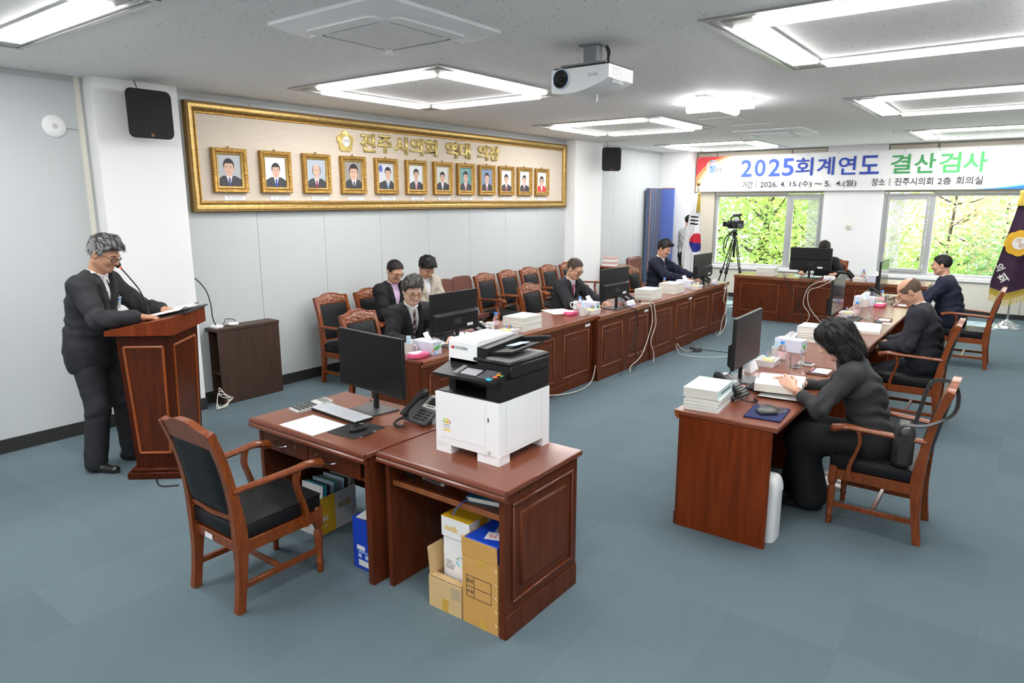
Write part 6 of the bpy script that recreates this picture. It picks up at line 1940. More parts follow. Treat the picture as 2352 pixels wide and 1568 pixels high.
def mesh_obj(name, parts, mats, parent):
    """parts: list of (verts, faces, labels)"""
    vs = []; fs = []; ms = []; o = 0
    for v, f, lb in parts:
        if len(v) == 0: continue
        vs.append(v); fs.append(f + o); ms.append(lb[f[:, 0]] if len(lb) == len(v) else lb); o += len(v)
    v = np.concatenate(vs); f = np.concatenate(fs); m = np.concatenate(ms)
    me = bpy.data.meshes.new(name)
    me.vertices.add(len(v)); me.vertices.foreach_set('co', v.astype(np.float32).ravel())
    me.loops.add(len(f) * 4); me.loops.foreach_set('vertex_index', f.astype(np.int32).ravel())
    me.polygons.add(len(f)); me.polygons.foreach_set('loop_start', np.arange(0, len(f) * 4, 4, dtype=np.int32))
    for q in mats: me.materials.append(q)
    me.update(); me.validate()
    if len(me.polygons) == len(m): me.polygons.foreach_set('material_index', m.astype(np.int32))
    me.shade_smooth()
    return link(name, me, parent)
def xf(part, R, t):
    v, f, lb = part
    return (v @ R.T + t, f, lb)

M_skin = mat('skin', (.60, .335, .225), .5, sss=.12, kind='n', ns=30, col2=(.55, .29, .19))
M_skinl = mat('skin_light', (.66, .42, .31), .5, sss=.12)
M_skind = mat('skin_tan', (.46, .235, .145), .5, sss=.1)
M_lip = mat('lips', (.50, .235, .175), .5)
M_eye = mat('eye_dark', (.02, .015, .013), .3)
def hairmat(n, c, c2, ns=60):
    return mat(n, c, .55, kind='n', scale=(1.0, .35, 1.0), ns=ns, col2=c2, bump=.5, bdist=.004, detail=5, spec=.25)
H_black = hairmat('hair_black', (.010, .008, .007), (.003, .0025, .0025))
H_salt = hairmat('hair_grey', (.26, .26, .26), (.022, .022, .023), 45)
H_thin = hairmat('hair_thinning', (.085, .06, .045), (.035, .025, .02))
H_mix = hairmat('hair_dark_grey', (.10, .09, .085), (.012, .010, .010), 50)
LOCK = {'hair_black': mat('lock_black', (.014, .012, .011), .45, spec=.4), 'hair_grey': mat('lock_grey', (.30, .30, .30), .5), 'hair_dark_grey': mat('lock_dkgrey', (.07, .065, .06), .45), 'hair_thinning': mat('lock_thin', (.05, .035, .028), .5)}
def suitmat(n, c):
    return mat(n, c, .8, kind='n', ns=14, col2=tuple(q * .78 for q in c), bump=.55, bdist=.012, bs=11, spec=.25)

def head_prims(jaw=1.0, wide=1.0):
    s = []
    s.append(blob((0, -.012, .035), (.077 * wide, .097, .086), k=.03))
    s.append(blob((0, .028, -.035), (.062 * wide * jaw, .064, .078), k=.04))
    s.append(blob((0, .066, -.092), (.026 * jaw, .022, .020), k=.03))
    for x in (-1, 1):
        s.append(cone((x * .056 * jaw, -.005, -.055), (x * .022, .060, -.092), .020, .014, k=.03))
        s.append(blob((x * .036, .068, -.022), (.022, .018, .022), k=.03))
        s.append(cone((x * .014, .088, .029), (x * .046, .076, .026), .0085, .007, k=.014))
        s.append(blob((x * .032, .099, .006), (.015, .012, .0095), k=.012, sub=True))
        s.append(blob((x * .032, .0795, .005), (.0135, .0125, .011), k=.005))
        s.append(blob((x * .079 * wide, -.012, -.006), (.010, .020, .033), R=rotz(x * .35), k=.008))
        s.append(blob((x * .089 * wide, -.006, -.002), (.006, .010, .018), k=.006, sub=True))
        s.append(blob((x * .0115, .101, -.029), (.0085, .010, .0075), k=.008))
    s.append(cone((0, .088, .016), (0, .108, -.022), .0085, .0125, k=.014))
    s.append(cone((-.018, .082, -.060), (.018, .082, -.060), .0085, .0085, k=.006, lab=1))
    s.append(cone((-.015, .081, -.071), (.015, .081, -.071), .0085, .0085, k=.006, lab=1))
    s.append(blob((0, .097, -.0655), (.026, .008, .0018), k=.004, sub=True))
    return s

def hand_part(side, curl, spread=.10, thumb=.5, h=.0035, size=1.0):
    """wrist at origin, fingers +Y, palm faces -Z, thumb on side*X ( +1 = thumb towards +X )"""
    p = []
    lat = [.030, .010, -.010, -.028]; ln = [.068, .076, .071, .056]; mc = [.088, .092, .088, .080]
    p.append(cone((0, -.07, 0), (0, .005, 0), .027, .023, k=.02))
    for i in range(4):
        x = side * lat[i]
        p.append(cone((side * lat[i] * .55, .012, 0), (x, mc[i], 0), .0145, .0118, k=.016))
        a = V3(x, mc[i], 0); ang = 0; sp = side * spread * (1.2 - i * .8)
        for j, (fr, ra) in enumerate(((.46, .0095), (.30, .0086), (.24, .0075))):
            ang += curl[j] * (1 + .08 * i)
            d = V3(math.sin(sp) * math.cos(ang), math.cos(sp) * math.cos(ang), -math.sin(ang))
            b = a + d * ln[i] * fr
            p.append(cone(a, b, ra + .0006, ra - .0004, k=.005)); a = b
    p.append(blob((side * .012, .040, -.010), (.026, .034, .012), k=.012))
    t0 = V3(side * .018, .022, -.006); t1 = t0 + V3(side * .030, .024, -.012 - .012 * thumb); t2 = t1 + V3(side * (.016 - .016 * thumb), .030, -.008 - .010 * thumb); t3 = t2 + V3(side * (.004 - .016 * thumb), .022, -.006)
    p.append(cone(t0, t1, .0155, .0125, k=.014)); p.append(cone(t1, t2, .0112, .0100, k=.005)); p.append(cone(t2, t3, .0098, .0080, k=.004))
    v, f, lb = sdf_mesh(p, h, pad=.012)
    return (v * size, f, lb)

def ik(S_, W, l1, l2, hint):
    d = W - S_; L = np.linalg.norm(d)
    if L > (l1 + l2) * .995: W = S_ + d / L * (l1 + l2) * .995; d = W - S_; L = np.linalg.norm(d)
    u = d / L
    x = (l1 * l1 - l2 * l2 + L * L) / (2 * L); hgt = math.sqrt(max(l1 * l1 - x * x, 0))
    pv = np.array(hint, float); pv = pv - u * (pv @ u); pv /= np.linalg.norm(pv) + 1e-9
    return S_ + u * x + pv * hgt, W
def basis(y, z):
    y = np.array(y, float); y /= np.linalg.norm(y); z = np.array(z, float); z = z - y * (z @ y); z /= np.linalg.norm(z)
    return np.stack([np.cross(y, z), y, z], 1)

def hair_part(st, h=.004, wide=1.0):
    t = st.get('t', .010)
    pr = [blob((0, -.013, .037), (.078 * wide + t, .098 + t, .087 + t), k=.02)]
    for q in st.get('vol', ()): pr.append(cone(*q[:4], k=.03))
    if 'back' in st: pr.append(blob((0, -.05, -.0), (.074 * wide + t * .6, .062 + t, .085), k=.03))
    line = st.get('line', [(-.13, -.085), (-.07, -.080), (-.035, -.03), (-.012, .012), (.018, .004), (.030, .030), (.055, .062), (.075, .078), (.12, .085)])
    ly_, lz_ = [q[0] for q in line], [q[1] for q in line]
    amp = st.get('amp', .004); fq = st.get('fq', 130)
    def disp(X, Y, Z):
        return amp * (np.sin(fq * X + 2.2 * np.sin(38 * Y) + 20 * Z) * np.sin(fq * .33 * Y + 1.4 * np.sin(50 * X) + 33 * Z))
    top = st.get('top')
    def cut(X, Y, Z):
        zl = np.interp(Y.ravel(), ly_, lz_).reshape(Y.shape)
        c = (zl - Z) * .75
        if top is not None:
            c = np.maximum(c, (Z - top - .25 * np.abs(X) - .35 * np.maximum(-Y, 0)) * .8)
        if 'face' in st:
            fc, fr = st['face']
            e = np.sqrt(((X - fc[0]) / fr[0]) ** 2 + ((Y - fc[1]) / fr[1]) ** 2 + ((Z - fc[2]) / fr[2]) ** 2)
            c = np.maximum(c, (1 - e) * min(fr))
        return c
    return sdf_mesh(pr, h, cut=cut, disp=disp, pad=.02)

def strands(part, st, Rh, hc, hm, parent):
    """fine locks lying over the hair mass, following the combing direction"""
    v, f, lb = part
    n = st.get('n', 750)
    r = np.random.default_rng(11)
    a, b, c = v[f[:, 0]], v[f[:, 1]], v[f[:, 3]]
    nn = np.cross(b - a, c - a); ar = np.linalg.norm(nn, axis=1); ok = ar > 1e-9
    ix = r.choice(np.where(ok)[0], n)
    p = (a[ix] + b[ix] + c[ix]) / 3; nv = nn[ix] / ar[ix][:, None]
    out = p - np.array((0, -.013, .02)); s_ = np.sign((nv * out).sum(1)); nv = nv * s_[:, None]
    down = st.get('down', .35)
    fl = np.tile(np.array((0, 1.0, 0)), (n, 1)) * np.clip((p[:, 2:3] - .03) * 18, 0, 1) * st.get('fwd', 1.0) + np.array((0, -.25, -1.0)) * (down + np.clip(.06 - p[:, 2:3], 0, .1) * 12)
    fl[:, 0] += np.sign(p[:, 0]) * .25 * np.abs(p[:, 0]) / .08 + r.normal(0, .28, n); fl[:, 2] += r.normal(0, .15, n)
    fl -= nv * (fl * nv).sum(1)[:, None]; fl /= np.linalg.norm(fl, axis=1)[:, None] + 1e-9
    sd = np.cross(fl, nv)
    L_ = st.get('len', .030) * r.uniform(.6, 1.3, n)[:, None]; w = .0017
    lift = st.get('lift', .004) * r.uniform(.3, 1.4, n)[:, None]
    q0 = p - fl * L_ * .4 - nv * .002; q1 = p + fl * L_ * .15 + nv * lift; q2 = p + fl * L_ * .75 + nv * lift * .5
    V = np.stack([q0 - sd * w, q0 + sd * w, q1 + sd * w, q1 - sd * w, q2 + sd * w * .3, q2 - sd * w * .3], 1).reshape(-1, 3)
    base = np.arange(n)[:, None] * 6
    F = np.concatenate([base + np.array([[0, 1, 2, 3]]), base + np.array([[3, 2, 4, 5]])])
    o = mesh_obj('hair_locks', [(V @ Rh.T + hc, F, (np.repeat((r.uniform(0, 1, n) < np.clip(.25 + (.085 - p[:, 2]) * 9, .15, .85)), 6).astype(int) if hm.name == 'hair_grey' else np.ones(len(V), int)))], [mat('lock_dark', (.02, .02, .021), .5), LOCK.get(hm.name, hm)], parent)
    o['kind'] = 'stuff'
def person(label, loc, rz, mode='sit', pel=(0, .56), lean=.2, lean2=None, head=(.5, 0, 0), hands=((.2, .5, .8), (-.2, .5, .8)), elbow=((.6, -.4, -.6), (-.6, -.4, -.6)),
           hdir=None, hpalm=None, curls=None, thumb=(.5, .5), suit='suit', cloth=(.03, .03, .035), shirt=(.8, .8, .82), tie=None, trouser=None, skin=None, hair=None, hmat=None, glasses=None, badge=None, feet=None, sc=1.0, jaw=1.0, wide=1.0, shoe=(.012, .011, .011), vdepth=.30, res=.009, bulk=1.0, collar=True, stripes=None, face_detail=True, neck=.075, hand_show=(1, 1)):
    root = thing('person', label, 'person', (*loc, 0) if len(loc) == 2 else loc, rz)
    if sc != 1.0: root.scale = (sc, sc, sc)
    skin = skin or M_skin
    cm_ = suitmat('cloth_%02d%02d%02d' % tuple(int(q * 400) for q in cloth), cloth)
    tm_ = suitmat('trousers_%02d%02d%02d' % tuple(int(q * 400) for q in (trouser or cloth)), trouser or cloth)
    sm_ = stripes or mat('shirt_%03d%03d%03d' % tuple(int(q * 200) for q in shirt), shirt, .75)
    lean2 = lean if lean2 is None else lean2
    P = V3(0, pel[0], pel[1])
    s1 = V3(0, math.sin(lean), math.cos(lean)); s2 = V3(0, math.sin(lean2), math.cos(lean2))
    f1 = V3(0, math.cos(lean), -math.sin(lean)); f2 = V3(0, math.cos(lean2), -math.sin(lean2))
    Ch = P + .30 * s1; N = Ch + .215 * s2
    R1 = np.stack([V3(1, 0, 0), f1, s1], 1); R2 = np.stack([V3(1, 0, 0), f2, s2], 1)
    sh = [Ch + .142 * s2 + V3(x * .170 * (.5 + .5 * bulk), 0, 0) for x in (1, -1)]
    arms = []
    for i in range(2):
        e, w = ik(sh[i], np.array(hands[i], float), .285, .25, elbow[i]); arms.append((e, w))
    def torso(o=0.0, lab=0):
        b = bulk
        return [blob(P + .01 * s1, (.168 * b + o, .125 * b + o, .145 + o), R1, .05, lab), blob(P + .15 * s1 + .012 * f1, (.160 * b + o, .122 * b + o, .15 + o), R1, .06, lab),
                blob(Ch + .02 * s2, (.172 * b + o, .118 + o, .17 + o), R2, .06, lab),
                cone(Ch + .160 * s2 + V3(.04, 0, 0) - .012 * f2, sh[0], .066 + o, .056 + o, .05, lab), cone(Ch + .160 * s2 - V3(.04, 0, 0) - .012 * f2, sh[1], .066 + o, .056 + o, .05, lab)]
    def armp(o=0.0, lab=0, end=.02):
        r = []
        for i in range(2):
            e, w = arms[i]; d = (w - e) / np.linalg.norm(w - e)
            r += [cone(sh[i], e, .061 + o, .047 + o, .035, lab), cone(e, w - d * end, .047 + o, .034 + o, .025, lab)]
        return r
    # legs
    hip = [P + V3(x * .085, .0, -.04) for x in (1, -1)]
    feet = feet or ((.10, .62, 0), (-.10, .62, 0))
    legs = []
    for i in range(2):
        an = np.array(feet[i][:3], float) + V3(0, 0, .085)
        if mode == 'sit': k_, an = ik(hip[i], an, .42, .42, (0.05 * (1 if i == 0 else -1), .6, .8))
        else:
            dd = np.linalg.norm(hip[i] - an); k_, an = ik(hip[i], an, dd * .508, dd * .502, (.1 * (1 if i == 0 else -1), 1, 0))
        legs.append((k_, an))
    def legp(o=0.0, lab=0):
        r = [blob(P + V3(0, 0, -.02), (.165 + o, .125 + o, .12 + o), R1, .05, lab)]
        for i in range(2):
            k_, an = legs[i]
            r += [cone(hip[i], k_, .088 + o, .062 + o, .04, lab), cone(k_, an + V3(0, 0, -.015), .062 + o, .056 + o, .03, lab)]
        return r
    # head frame
    hp, hy, ht = head
    Rh = rotz(hy) @ rotx(-hp) @ roty(ht)
    hc = N + neck * (.55 * s2 + .45 * V3(0, 0, 1)) * 1.0 + Rh @ V3(0, .022, .085)
    Nl = Rh.T @ (N - .03 * s2 - hc)
    hpr = head_prims(jaw, wide)
    parts = []
    npr = hpr + [cone(Nl, (0, -.022, -.045), .060, .054, .03)]
    parts.append(xf(sdf_mesh(npr, .0042 if face_detail else .006, pad=.012), Rh, hc))
    core = [p[:2] + (p[2], p[3] if p[0] == 'c' else p[3]) + p[4:] for p in torso(-.018) + armp(-.014) + legp(-.014)]
    parts.append(sdf_mesh(core, .02))
    for i in range(2):
        if not hand_show[i]: continue
        e, w = arms[i]; fd = (w - e) / np.linalg.norm(w - e)
        dv = np.array(hdir[i], float) if hdir and hdir[i] is not None else fd
        pn = np.array(hpalm[i], float) if hpalm and hpalm[i] is not None else V3(0, 0, -1)
        B = basis(dv, -pn)
        sd = -1 if i == 0 else 1      # right hand: thumb towards -X when palm is down
        hpz = hand_part(sd, curls[i] if curls else (.35, .45, .35), thumb=thumb[i], h=.0038 if face_detail else .005)
        parts.append(xf(hpz, B, w))
    # eyes, brows
    ex = MB()
    for x in (-1, 1):
        pts = []
        for q in np.linspace(-.011, .012, 7):
            yy = front_y(hpr, x * .032 + q, .003 - .25 * abs(q) * 0 - 8 * q * q, .14, .02, 120)
            if yy: pts.append((x * .032 + q, yy + .0006, .003 - 8 * q * q))
        if len(pts) > 2: ex.tube(pts, .0022, 5)
        pts = []
        for q in np.linspace(-.017, .016, 7):
            zz = .0265 - 9 * q * q + .002
            yy = front_y(hpr, x * .033 + q, zz, .14, .02, 120)
            if yy: pts.append((x * .033 + q, yy + .0004, zz))
        if len(pts) > 2: ex.tube(pts, [.0016, .0028, .003, .003, .0028, .0022, .0014][:len(pts)], 5)
    body = mesh_obj('body', parts, [skin, M_lip], root)
    ex.v = [tuple(Rh @ np.array(p) + hc) for p in ex.v]
    ex.build('brows_and_lashes', M_eye if hmat is not H_salt else M_eye, body)
    if hair:
        hair_l = hair_part(hair, .0042, wide)
        hv = xf(hair_l, Rh, hc)
        ho = mesh_obj('hair', [hv], [hmat or H_black], root)
        strands(hair_l, hair, Rh, hc, hmat or H_black, ho)
    if glasses:
        g = MB()
        gm, rr, sh_ = glasses
        for x in (-1, 1):
            ring = [(x * .034 + rr * math.cos(a) * (1.12 if sh_ == 'rect' else 1) , .104 + .004 * math.sin(a) - .012 * max(0, x * math.cos(a)), .000 + rr * (.72 if sh_ == 'rect' else 1) * math.sin(a)) for a in [2 * PI * k / 20 for k in range(20)]]
            g.tube(ring, .0024, 6, closed=True)
            g.tube([(x * (.034 + rr), .098, .006), (x * .078 * wide, .05, .010), (x * .084 * wide, -.01, .008), (x * .082 * wide, -.03, -.006)], .0022, 6)
        g.tube([(-.034 + rr, .104, .004), (0, .110, .008), (.034 - rr, .104, .004)], .002, 6)
        g.v = [tuple(Rh @ np.array(p) + hc) for p in g.v]
        g.build('glasses', gm, root)
    # clothing
    axis = (N - P) / np.linalg.norm(N - P); fr = np.cross(V3(1, 0, 0), axis) * -1.0
    if fr[1] < 0: fr = -fr
    def tl_(X, Y, Z):
        return X, (Y - N[1]) * fr[1] + (Z - N[2]) * fr[2], (Y - N[1]) * axis[1] + (Z - N[2]) * axis[2]
    def fold(E, u, amp, rad, fr_, ph):
        def g(X, Y, Z):
            dx, dy, dz = X - E[0], Y - E[1], Z - E[2]
            t = dx * u[0] + dy * u[1] + dz * u[2]
            return amp * np.exp(-(dx * dx + dy * dy + dz * dz) / (rad * rad)) * np.sin(fr_ * t + 2.2 * np.sin(22 * dx + ph) + 1.6 * np.sin(27 * dz - ph) + ph)
        return g
    fl_ = []
    for i in range(2):
        e, w = arms[i]; u1 = (e - sh[i]) / np.linalg.norm(e - sh[i]); u2 = (w - e) / np.linalg.norm(w - e)
        ub = u1 + u2; ub /= np.linalg.norm(ub) + 1e-9
        fl_ += [fold(e, ub + V3(0, 0, .5), .009, .12, 78, i * 2.0), fold((sh[i] + e) / 2, u1 + V3(.6, .4, 0), .005, .11, 52, 1 + i), fold((w + e) / 2, u2 + V3(0, .0, .7), .005, .09, 65, 2 + i), fold(sh[i] - V3(0, 0, .06), s2, .008, .10, 55, 3 + i)]
    fl_ += [fold(P + .10 * s1 + .10 * f1, s1, .010, .16, 58, .5), fold(P + .10 * s1 - .10 * f1, s1, .010, .18, 52, 1.5), fold(Ch - .1 * f2, s2, .007, .2, 40, .7)]
    wr = lambda X, Y, Z: sum(g(X, Y, Z) for g in fl_)
    ll_ = []
    for i in range(2):
        k_, an = legs[i]; u1 = (k_ - hip[i]) / np.linalg.norm(k_ - hip[i]); u2 = (an - k_) / np.linalg.norm(an - k_); ub = u1 + u2; ub /= np.linalg.norm(ub)
        ll_ += [fold(k_, ub + V3(.7, .5, 0), .0055, .13, 50, 1 + i), fold(an + V3(0, 0, .05), u2 + V3(.5, -.4, 0), .006, .085, 70, i), fold(hip[i] + V3(0, .05, 0), u1, .006, .13, 60, 2 + i)]
    wrl = lambda X, Y, Z: sum(g(X, Y, Z) for g in ll_)
    nd = (hc + Rh @ V3(0, -.022, -.045) - N); nd /= np.linalg.norm(nd)
    if suit == 'suit':
        wv = lambda z: .072 * np.clip(1 + z / vdepth, -1, 1.3)
        def wedge(X, Y, Z, add=0.0):
            x, f_, z = tl_(X, Y, Z)
            return np.maximum(np.abs(x) - wv(z) - add, np.maximum(-f_ - .01, z - .16))
        Tp = torso(.024)
        def lapel(D, LB, X, Y, Z):
            # raised lapels beside the opening, then the opening itself
            x, f_, z = tl_(X, Y, Z)
            lapw = .052 * np.clip((z + vdepth) / .12, 0, 1) * np.clip((.02 - z) / .05, .35, 1)
            reg = np.maximum(wedge(X, Y, Z, 0) - lapw, np.maximum(z - .03, -f_ + .02))
            dl = np.maximum(D - .014, reg)
            D2 = np.minimum(D, dl)
            wd = wedge(X, Y, Z)
            return np.maximum(D2, -wd), LB
        hem = None
        jp = Tp + armp(.020, 0, .035)
        if mode == 'stand':
            hemz = pel[1] - .20
            jp.append(blob(P + V3(0, -.005, -.10), (.185 * bulk, .140 * bulk, .20), R1, .06))
            cutf = lambda X, Y, Z: np.where(np.abs(X) < .23, (hemz - .03 * 0 + .25 * np.maximum(0, Y - pel[0] - .06)) - Z, -1.0) + 0 * Y
            cutj = lambda X, Y, Z: np.maximum(cutf(X, Y, Z), -(np.sqrt((X - N[0]) ** 2 + (Y - N[1]) ** 2 + (Z - N[2] - .05) ** 2) - .062))
        else:
            jp.append(blob(P + V3(0, 0, -.05), (.185 * bulk, .150 * bulk, .10), None, .05))
            cutj = lambda X, Y, Z: -(np.sqrt((X - N[0]) ** 2 + (Y - N[1]) ** 2 + (Z - N[2] - .05) ** 2) - .062)
        mesh_obj('jacket', [sdf_mesh(jp, res, cut=cutj, lapel=lapel, disp=wr)], [cm_], root)
        # collar roll behind the neck
        shp = [blob(Ch + .02 * s2, (.170 * bulk, .116, .17), R2, .05), blob(P + .15 * s1 + .012 * f1, (.160 * bulk, .120 * bulk, .15), R1, .05), cone(N - .05 * s2, N + .03 * nd, .068, .062, .03)]
        cutn = lambda X, Y, Z: ((X - N[0]) * nd[0] + (Y - N[1]) * nd[1] + (Z - N[2]) * nd[2] - .035 + .35 * np.maximum(0, (Y - N[1]) * fr[1] + (Z - N[2]) * fr[2]))
        sho = mesh_obj('shirt', [sdf_mesh(shp, .010, cut=cutn)], [sm_], root)
        cuff = MB()
        for i in range(2):
            if not hand_show[i]: continue
            e, w = arms[i]; d = (w - e) / np.linalg.norm(w - e)
            cuff.tube([w - d * .05, w - d * .018], .036, 16)
        if cuff.v: cuff.build('shirt_cuff', sm_, sho)
        # collar points
        cl = MB()
        for x in (-1, 1):
            b = N + .020 * nd
            pts = []
            for q in np.linspace(0, 1, 5):
                a_ = x * (2.6 * (1 - q) + .12)
                pts.append(b + .066 * (V3(1, 0, 0) * math.sin(a_) + fr * math.cos(a_)) + (-.022 * q) * axis)
            cl.tube(pts, .012, 6, sq=(.35, 1.2))
            cl.tube([pts[-1], pts[-1] + x * V3(.022, 0, 0) - .045 * axis + .010 * fr], [.012, .004], 6, sq=(.5, 1))
        cl.build('shirt_collar', sm_, sho)
        if tie is not None:
            tb = MB(); n_ = 9; rows = []
            for q in range(n_):
                z = -.015 - q * (vdepth + .02) / (n_ - 1)
                pz = N + axis * z
                ys = np.linspace(.22, -.05, 120)
                D = evalpts(shp, pz[None, :] + ys[:, None] * fr[None, :]); i = np.argmax(D < 0)
                w_ = .017 if q == 0 else (.012 if q == 1 else .014 + .018 * q / n_)
                c_ = pz + fr * (ys[i] + (.012 if q < 2 else .007)); rows.append((c_, w_))
            vs = []
            for c_, w_ in rows: vs += [c_ - V3(w_, 0, 0) - .004 * fr, c_ + .006 * fr, c_ + V3(w_, 0, 0) - .004 * fr]
            fs = []
            for q in range(n_ - 1):
                fs += [(3 * q, 3 * q + 1, 3 * q + 4, 3 * q + 3), (3 * q + 1, 3 * q + 2, 3 * q + 5, 3 * q + 4)]
            tb.add(vs, fs)
            tb.build('tie', tie if not isinstance(tie, tuple) else mat('tie_%02d%02d%02d' % tuple(int(q * 99) for q in tie), tie, .55), root, sharp=70)
        tsurf = jp
    else:
        jp = torso(.010) + armp(.008, 0, .10 if suit == 'woman' else .05) + [cone(N - .06 * s2, N + .055 * nd, .075, .064, .03)]
        if mode == 'sit': jp.append(blob(P + V3(0, 0, -.02), (.175 * bulk, .14 * bulk, .10), None, .05))
        cutn = lambda X, Y, Z: ((X - N[0]) * nd[0] + (Y - N[1]) * nd[1] + (Z - N[2]) * nd[2] - .06) + 0 * X
        mesh_obj('sweater' if not stripes else 'shirt', [sdf_mesh(jp, res, cut=cutn, disp=wr)], [stripes or cm_], root)
        tsurf = jp
        if suit == 'woman':
            e, w = arms[1]; d = (w - e) / np.linalg.norm(w - e)
            for q in (.035, .055):
                MB().tube([w - d * q + .030 * (math.cos(a) * np.cross(d, V3(0, 0, 1)) + math.sin(a) * np.cross(np.cross(d, V3(0, 0, 1)), d)) for a in [2 * PI * k / 20 for k in range(20)]], .0022, 6, closed=True).build('bracelet', mat('rose_gold', (.6, .25, .15), .3, .7), root)
    if badge:
        x, z = badge
        pz = N + axis * z + V3(x, 0, 0)
        ys = np.linspace(.30, -.05, 140); D = evalpts(tsurf, pz[None, :] + ys[:, None] * fr[None, :]); i = np.argmax(D < 0)
        B = np.stack([V3(1, 0, 0), fr, axis], 1)
        c_ = pz + fr * (ys[i] + .016)
        bo = MB().box(c_, (.058, .004, .088), R=B).build('name_badge', M_wplast, root)
        MB().box(c_ + fr * .0026 + axis * .026, (.05, .001, .016), R=B).build('badge_header', M_capblue, bo)
        MB().box(c_ + fr * .0026 - axis * .008, (.022, .001, .028), R=B).build('badge_photo', M_mug, bo)
        MB().tube([c_ + axis * .044, c_ + axis * .065], .004, 6).build('badge_clip', M_alum, bo)
    if suit != 'woman':
        mesh_obj('trousers', [sdf_mesh(legp(.022), res * 1.15, disp=wrl)], [tm_], root)
    else:
        sk = [blob(P + V3(0, .0, -.03), (.185, .155, .13), None, .06)]
        for i in range(2):
            k_, an = legs[i]
            sk += [cone(hip[i], k_, .105, .098, .07), cone(k_ + V3(0, 0, -.02), an + V3(0, 0, .02), .095, .115, .07)]
        mesh_obj('long_skirt', [sdf_mesh(sk, .011, cut=lambda X, Y, Z: .05 - Z + 0 * X + 0 * Y, disp=lambda X, Y, Z: .007 * np.sin(40 * X + 4 * Z) * np.clip((.5 - Z) * 4, .15, 1) + 0 * Y)], [tm_], root)
    shm = mat('shoe_%02d' % int(shoe[0] * 300), shoe, .22, coat=.3)
    for i in range(2):
        k_, an = legs[i]; ft = V3(an[0], an[1], 0)
        dr = V3(.10 * (1 if i == 0 else -1), 1, 0)
        if len(feet[i]) > 3: dr = V3(math.sin(feet[i][3]), math.cos(feet[i][3]), 0)
        dr /= np.linalg.norm(dr)
        sp = [cone(ft - dr * .055 + V3(0, 0, .040), ft + dr * .02 + V3(0, 0, .045), .040, .043, .03), cone(ft + dr * .02 + V3(0, 0, .036), ft + dr * .165 + V3(0, 0, .026), .042, .032, .03), cone(ft + V3(0, 0, .05), an + V3(0, 0, .0), .040, .042, .03)]
        mesh_obj('shoe', [sdf_mesh(sp, .008, cut=lambda X, Y, Z: .002 - Z + 0 * X + 0 * Y)], [shm], root)
    return root
# ------------------------------------------------------------------ the people
HS = {
 'crop': dict(t=.009, amp=.003, vol=(), len=.016, n=900),
 'salt': dict(n=1300, len=.036, lift=.006, t=.011, amp=.006, fq=150, vol=(((0, .03, .115), (.03, .105, .085), .034, .016), ((-.03, .02, .115), (-.02, .10, .085), .034, .016), ((.03, -.03, .11), (.045, .06, .10), .036, .03))),
 'wave': dict(n=1000, len=.034, lift=.008, t=.012, amp=.007, fq=95, vol=(((0, .0, .120), (.035, .085, .098), .040, .026), ((-.04, .0, .115), (-.02, .08, .10), .036, .026), ((.05, -.02, .10), (.06, .05, .085), .03, .022))),
 'thick': dict(n=1000, len=.036, lift=.006, t=.015, amp=.006, fq=110, vol=(((0, -.01, .115), (.0, .08, .10), .045, .026), ((.035, .0, .11), (.05, .07, .080), .034, .022), ((-.035, .0, .11), (-.05, .07, .08), .034, .022))),
 'swept': dict(n=1000, len=.036, lift=.004, t=.011, amp=.004, fq=140, vol=(((0, -.02, .115), (.02, .088, .104), .042, .026), ((-.03, -.0, .11), (-.03, .09, .10), .034, .020))),
 'bald': dict(line=[(-.13, -.085), (-.07, -.080), (-.035, -.03), (-.012, .012), (.02, -.002), (.045, .020), (.060, .06), (.12, .12)], t=.0065, amp=.001, top=.050, n=60, len=.008, lift=.0005),
 'bob': dict(n=1600, len=.06, down=1.2, fwd=.3, lift=.006, t=.016, amp=.006, fq=120, line=[(-.2, -.24), (.2, -.24)], vol=(((.078, -.01, .05), (.090, .005, -.125), .034, .032), ((-.078, -.01, .05), (-.090, .005, -.125), .034, .032), ((0, -.09, .04), (0, -.085, -.12), .055, .045), ((.05, -.06, .02), (.058, -.055, -.13), .05, .042), ((-.05, -.06, .02), (-.058, -.055, -.13), .05, .042), ((.055, .05, .08), (.085, .045, -.04), .025, .016), ((-.055, .05, .08), (-.085, .045, -.04), .025, .016)), face=((0, .125, -.045), (.070, .085, .115))),
}
BLKG = (M_black, .022, 'rect')
M_strtie = mat('striped_tie', (.03, .03, .034), .55)
def stripe_mat(name, c1, c2, sc, axis=0):
    m = mat(name, c1, .75)
    N, L = m.node_tree.nodes, m.node_tree.links
    b = N['Principled BSDF']; tc = N.new('ShaderNodeTexCoord'); w = N.new('ShaderNodeTexWave'); w.inputs['Scale'].default_value = sc; w.inputs['Distortion'].default_value = .6
    w.bands_direction = ('X', 'Y', 'Z', 'DIAGONAL')[axis]
    cr = N.new('ShaderNodeValToRGB'); cr.color_ramp.elements[0].position = .55; cr.color_ramp.elements[1].position = .62
    cr.color_ramp.elements[0].color = (*c1, 1); cr.color_ramp.elements[1].color = (*c2, 1)
    L.new(tc.outputs['Object'], w.inputs['Vector']); L.new(w.outputs['Color'], cr.inputs[0]); L.new(cr.outputs[0], b.inputs['Base Color'])
    return m
M_pin = stripe_mat('pinstripe_shirt', (.75, .75, .78), (.16, .17, .20), 30)
M_strp = stripe_mat('striped_shirt', (.72, .72, .72), (.10, .10, .11), 18, 3)
M_strtie = stripe_mat('diagonal_tie', (.018, .018, .022), (.35, .22, .20), 9, 3)
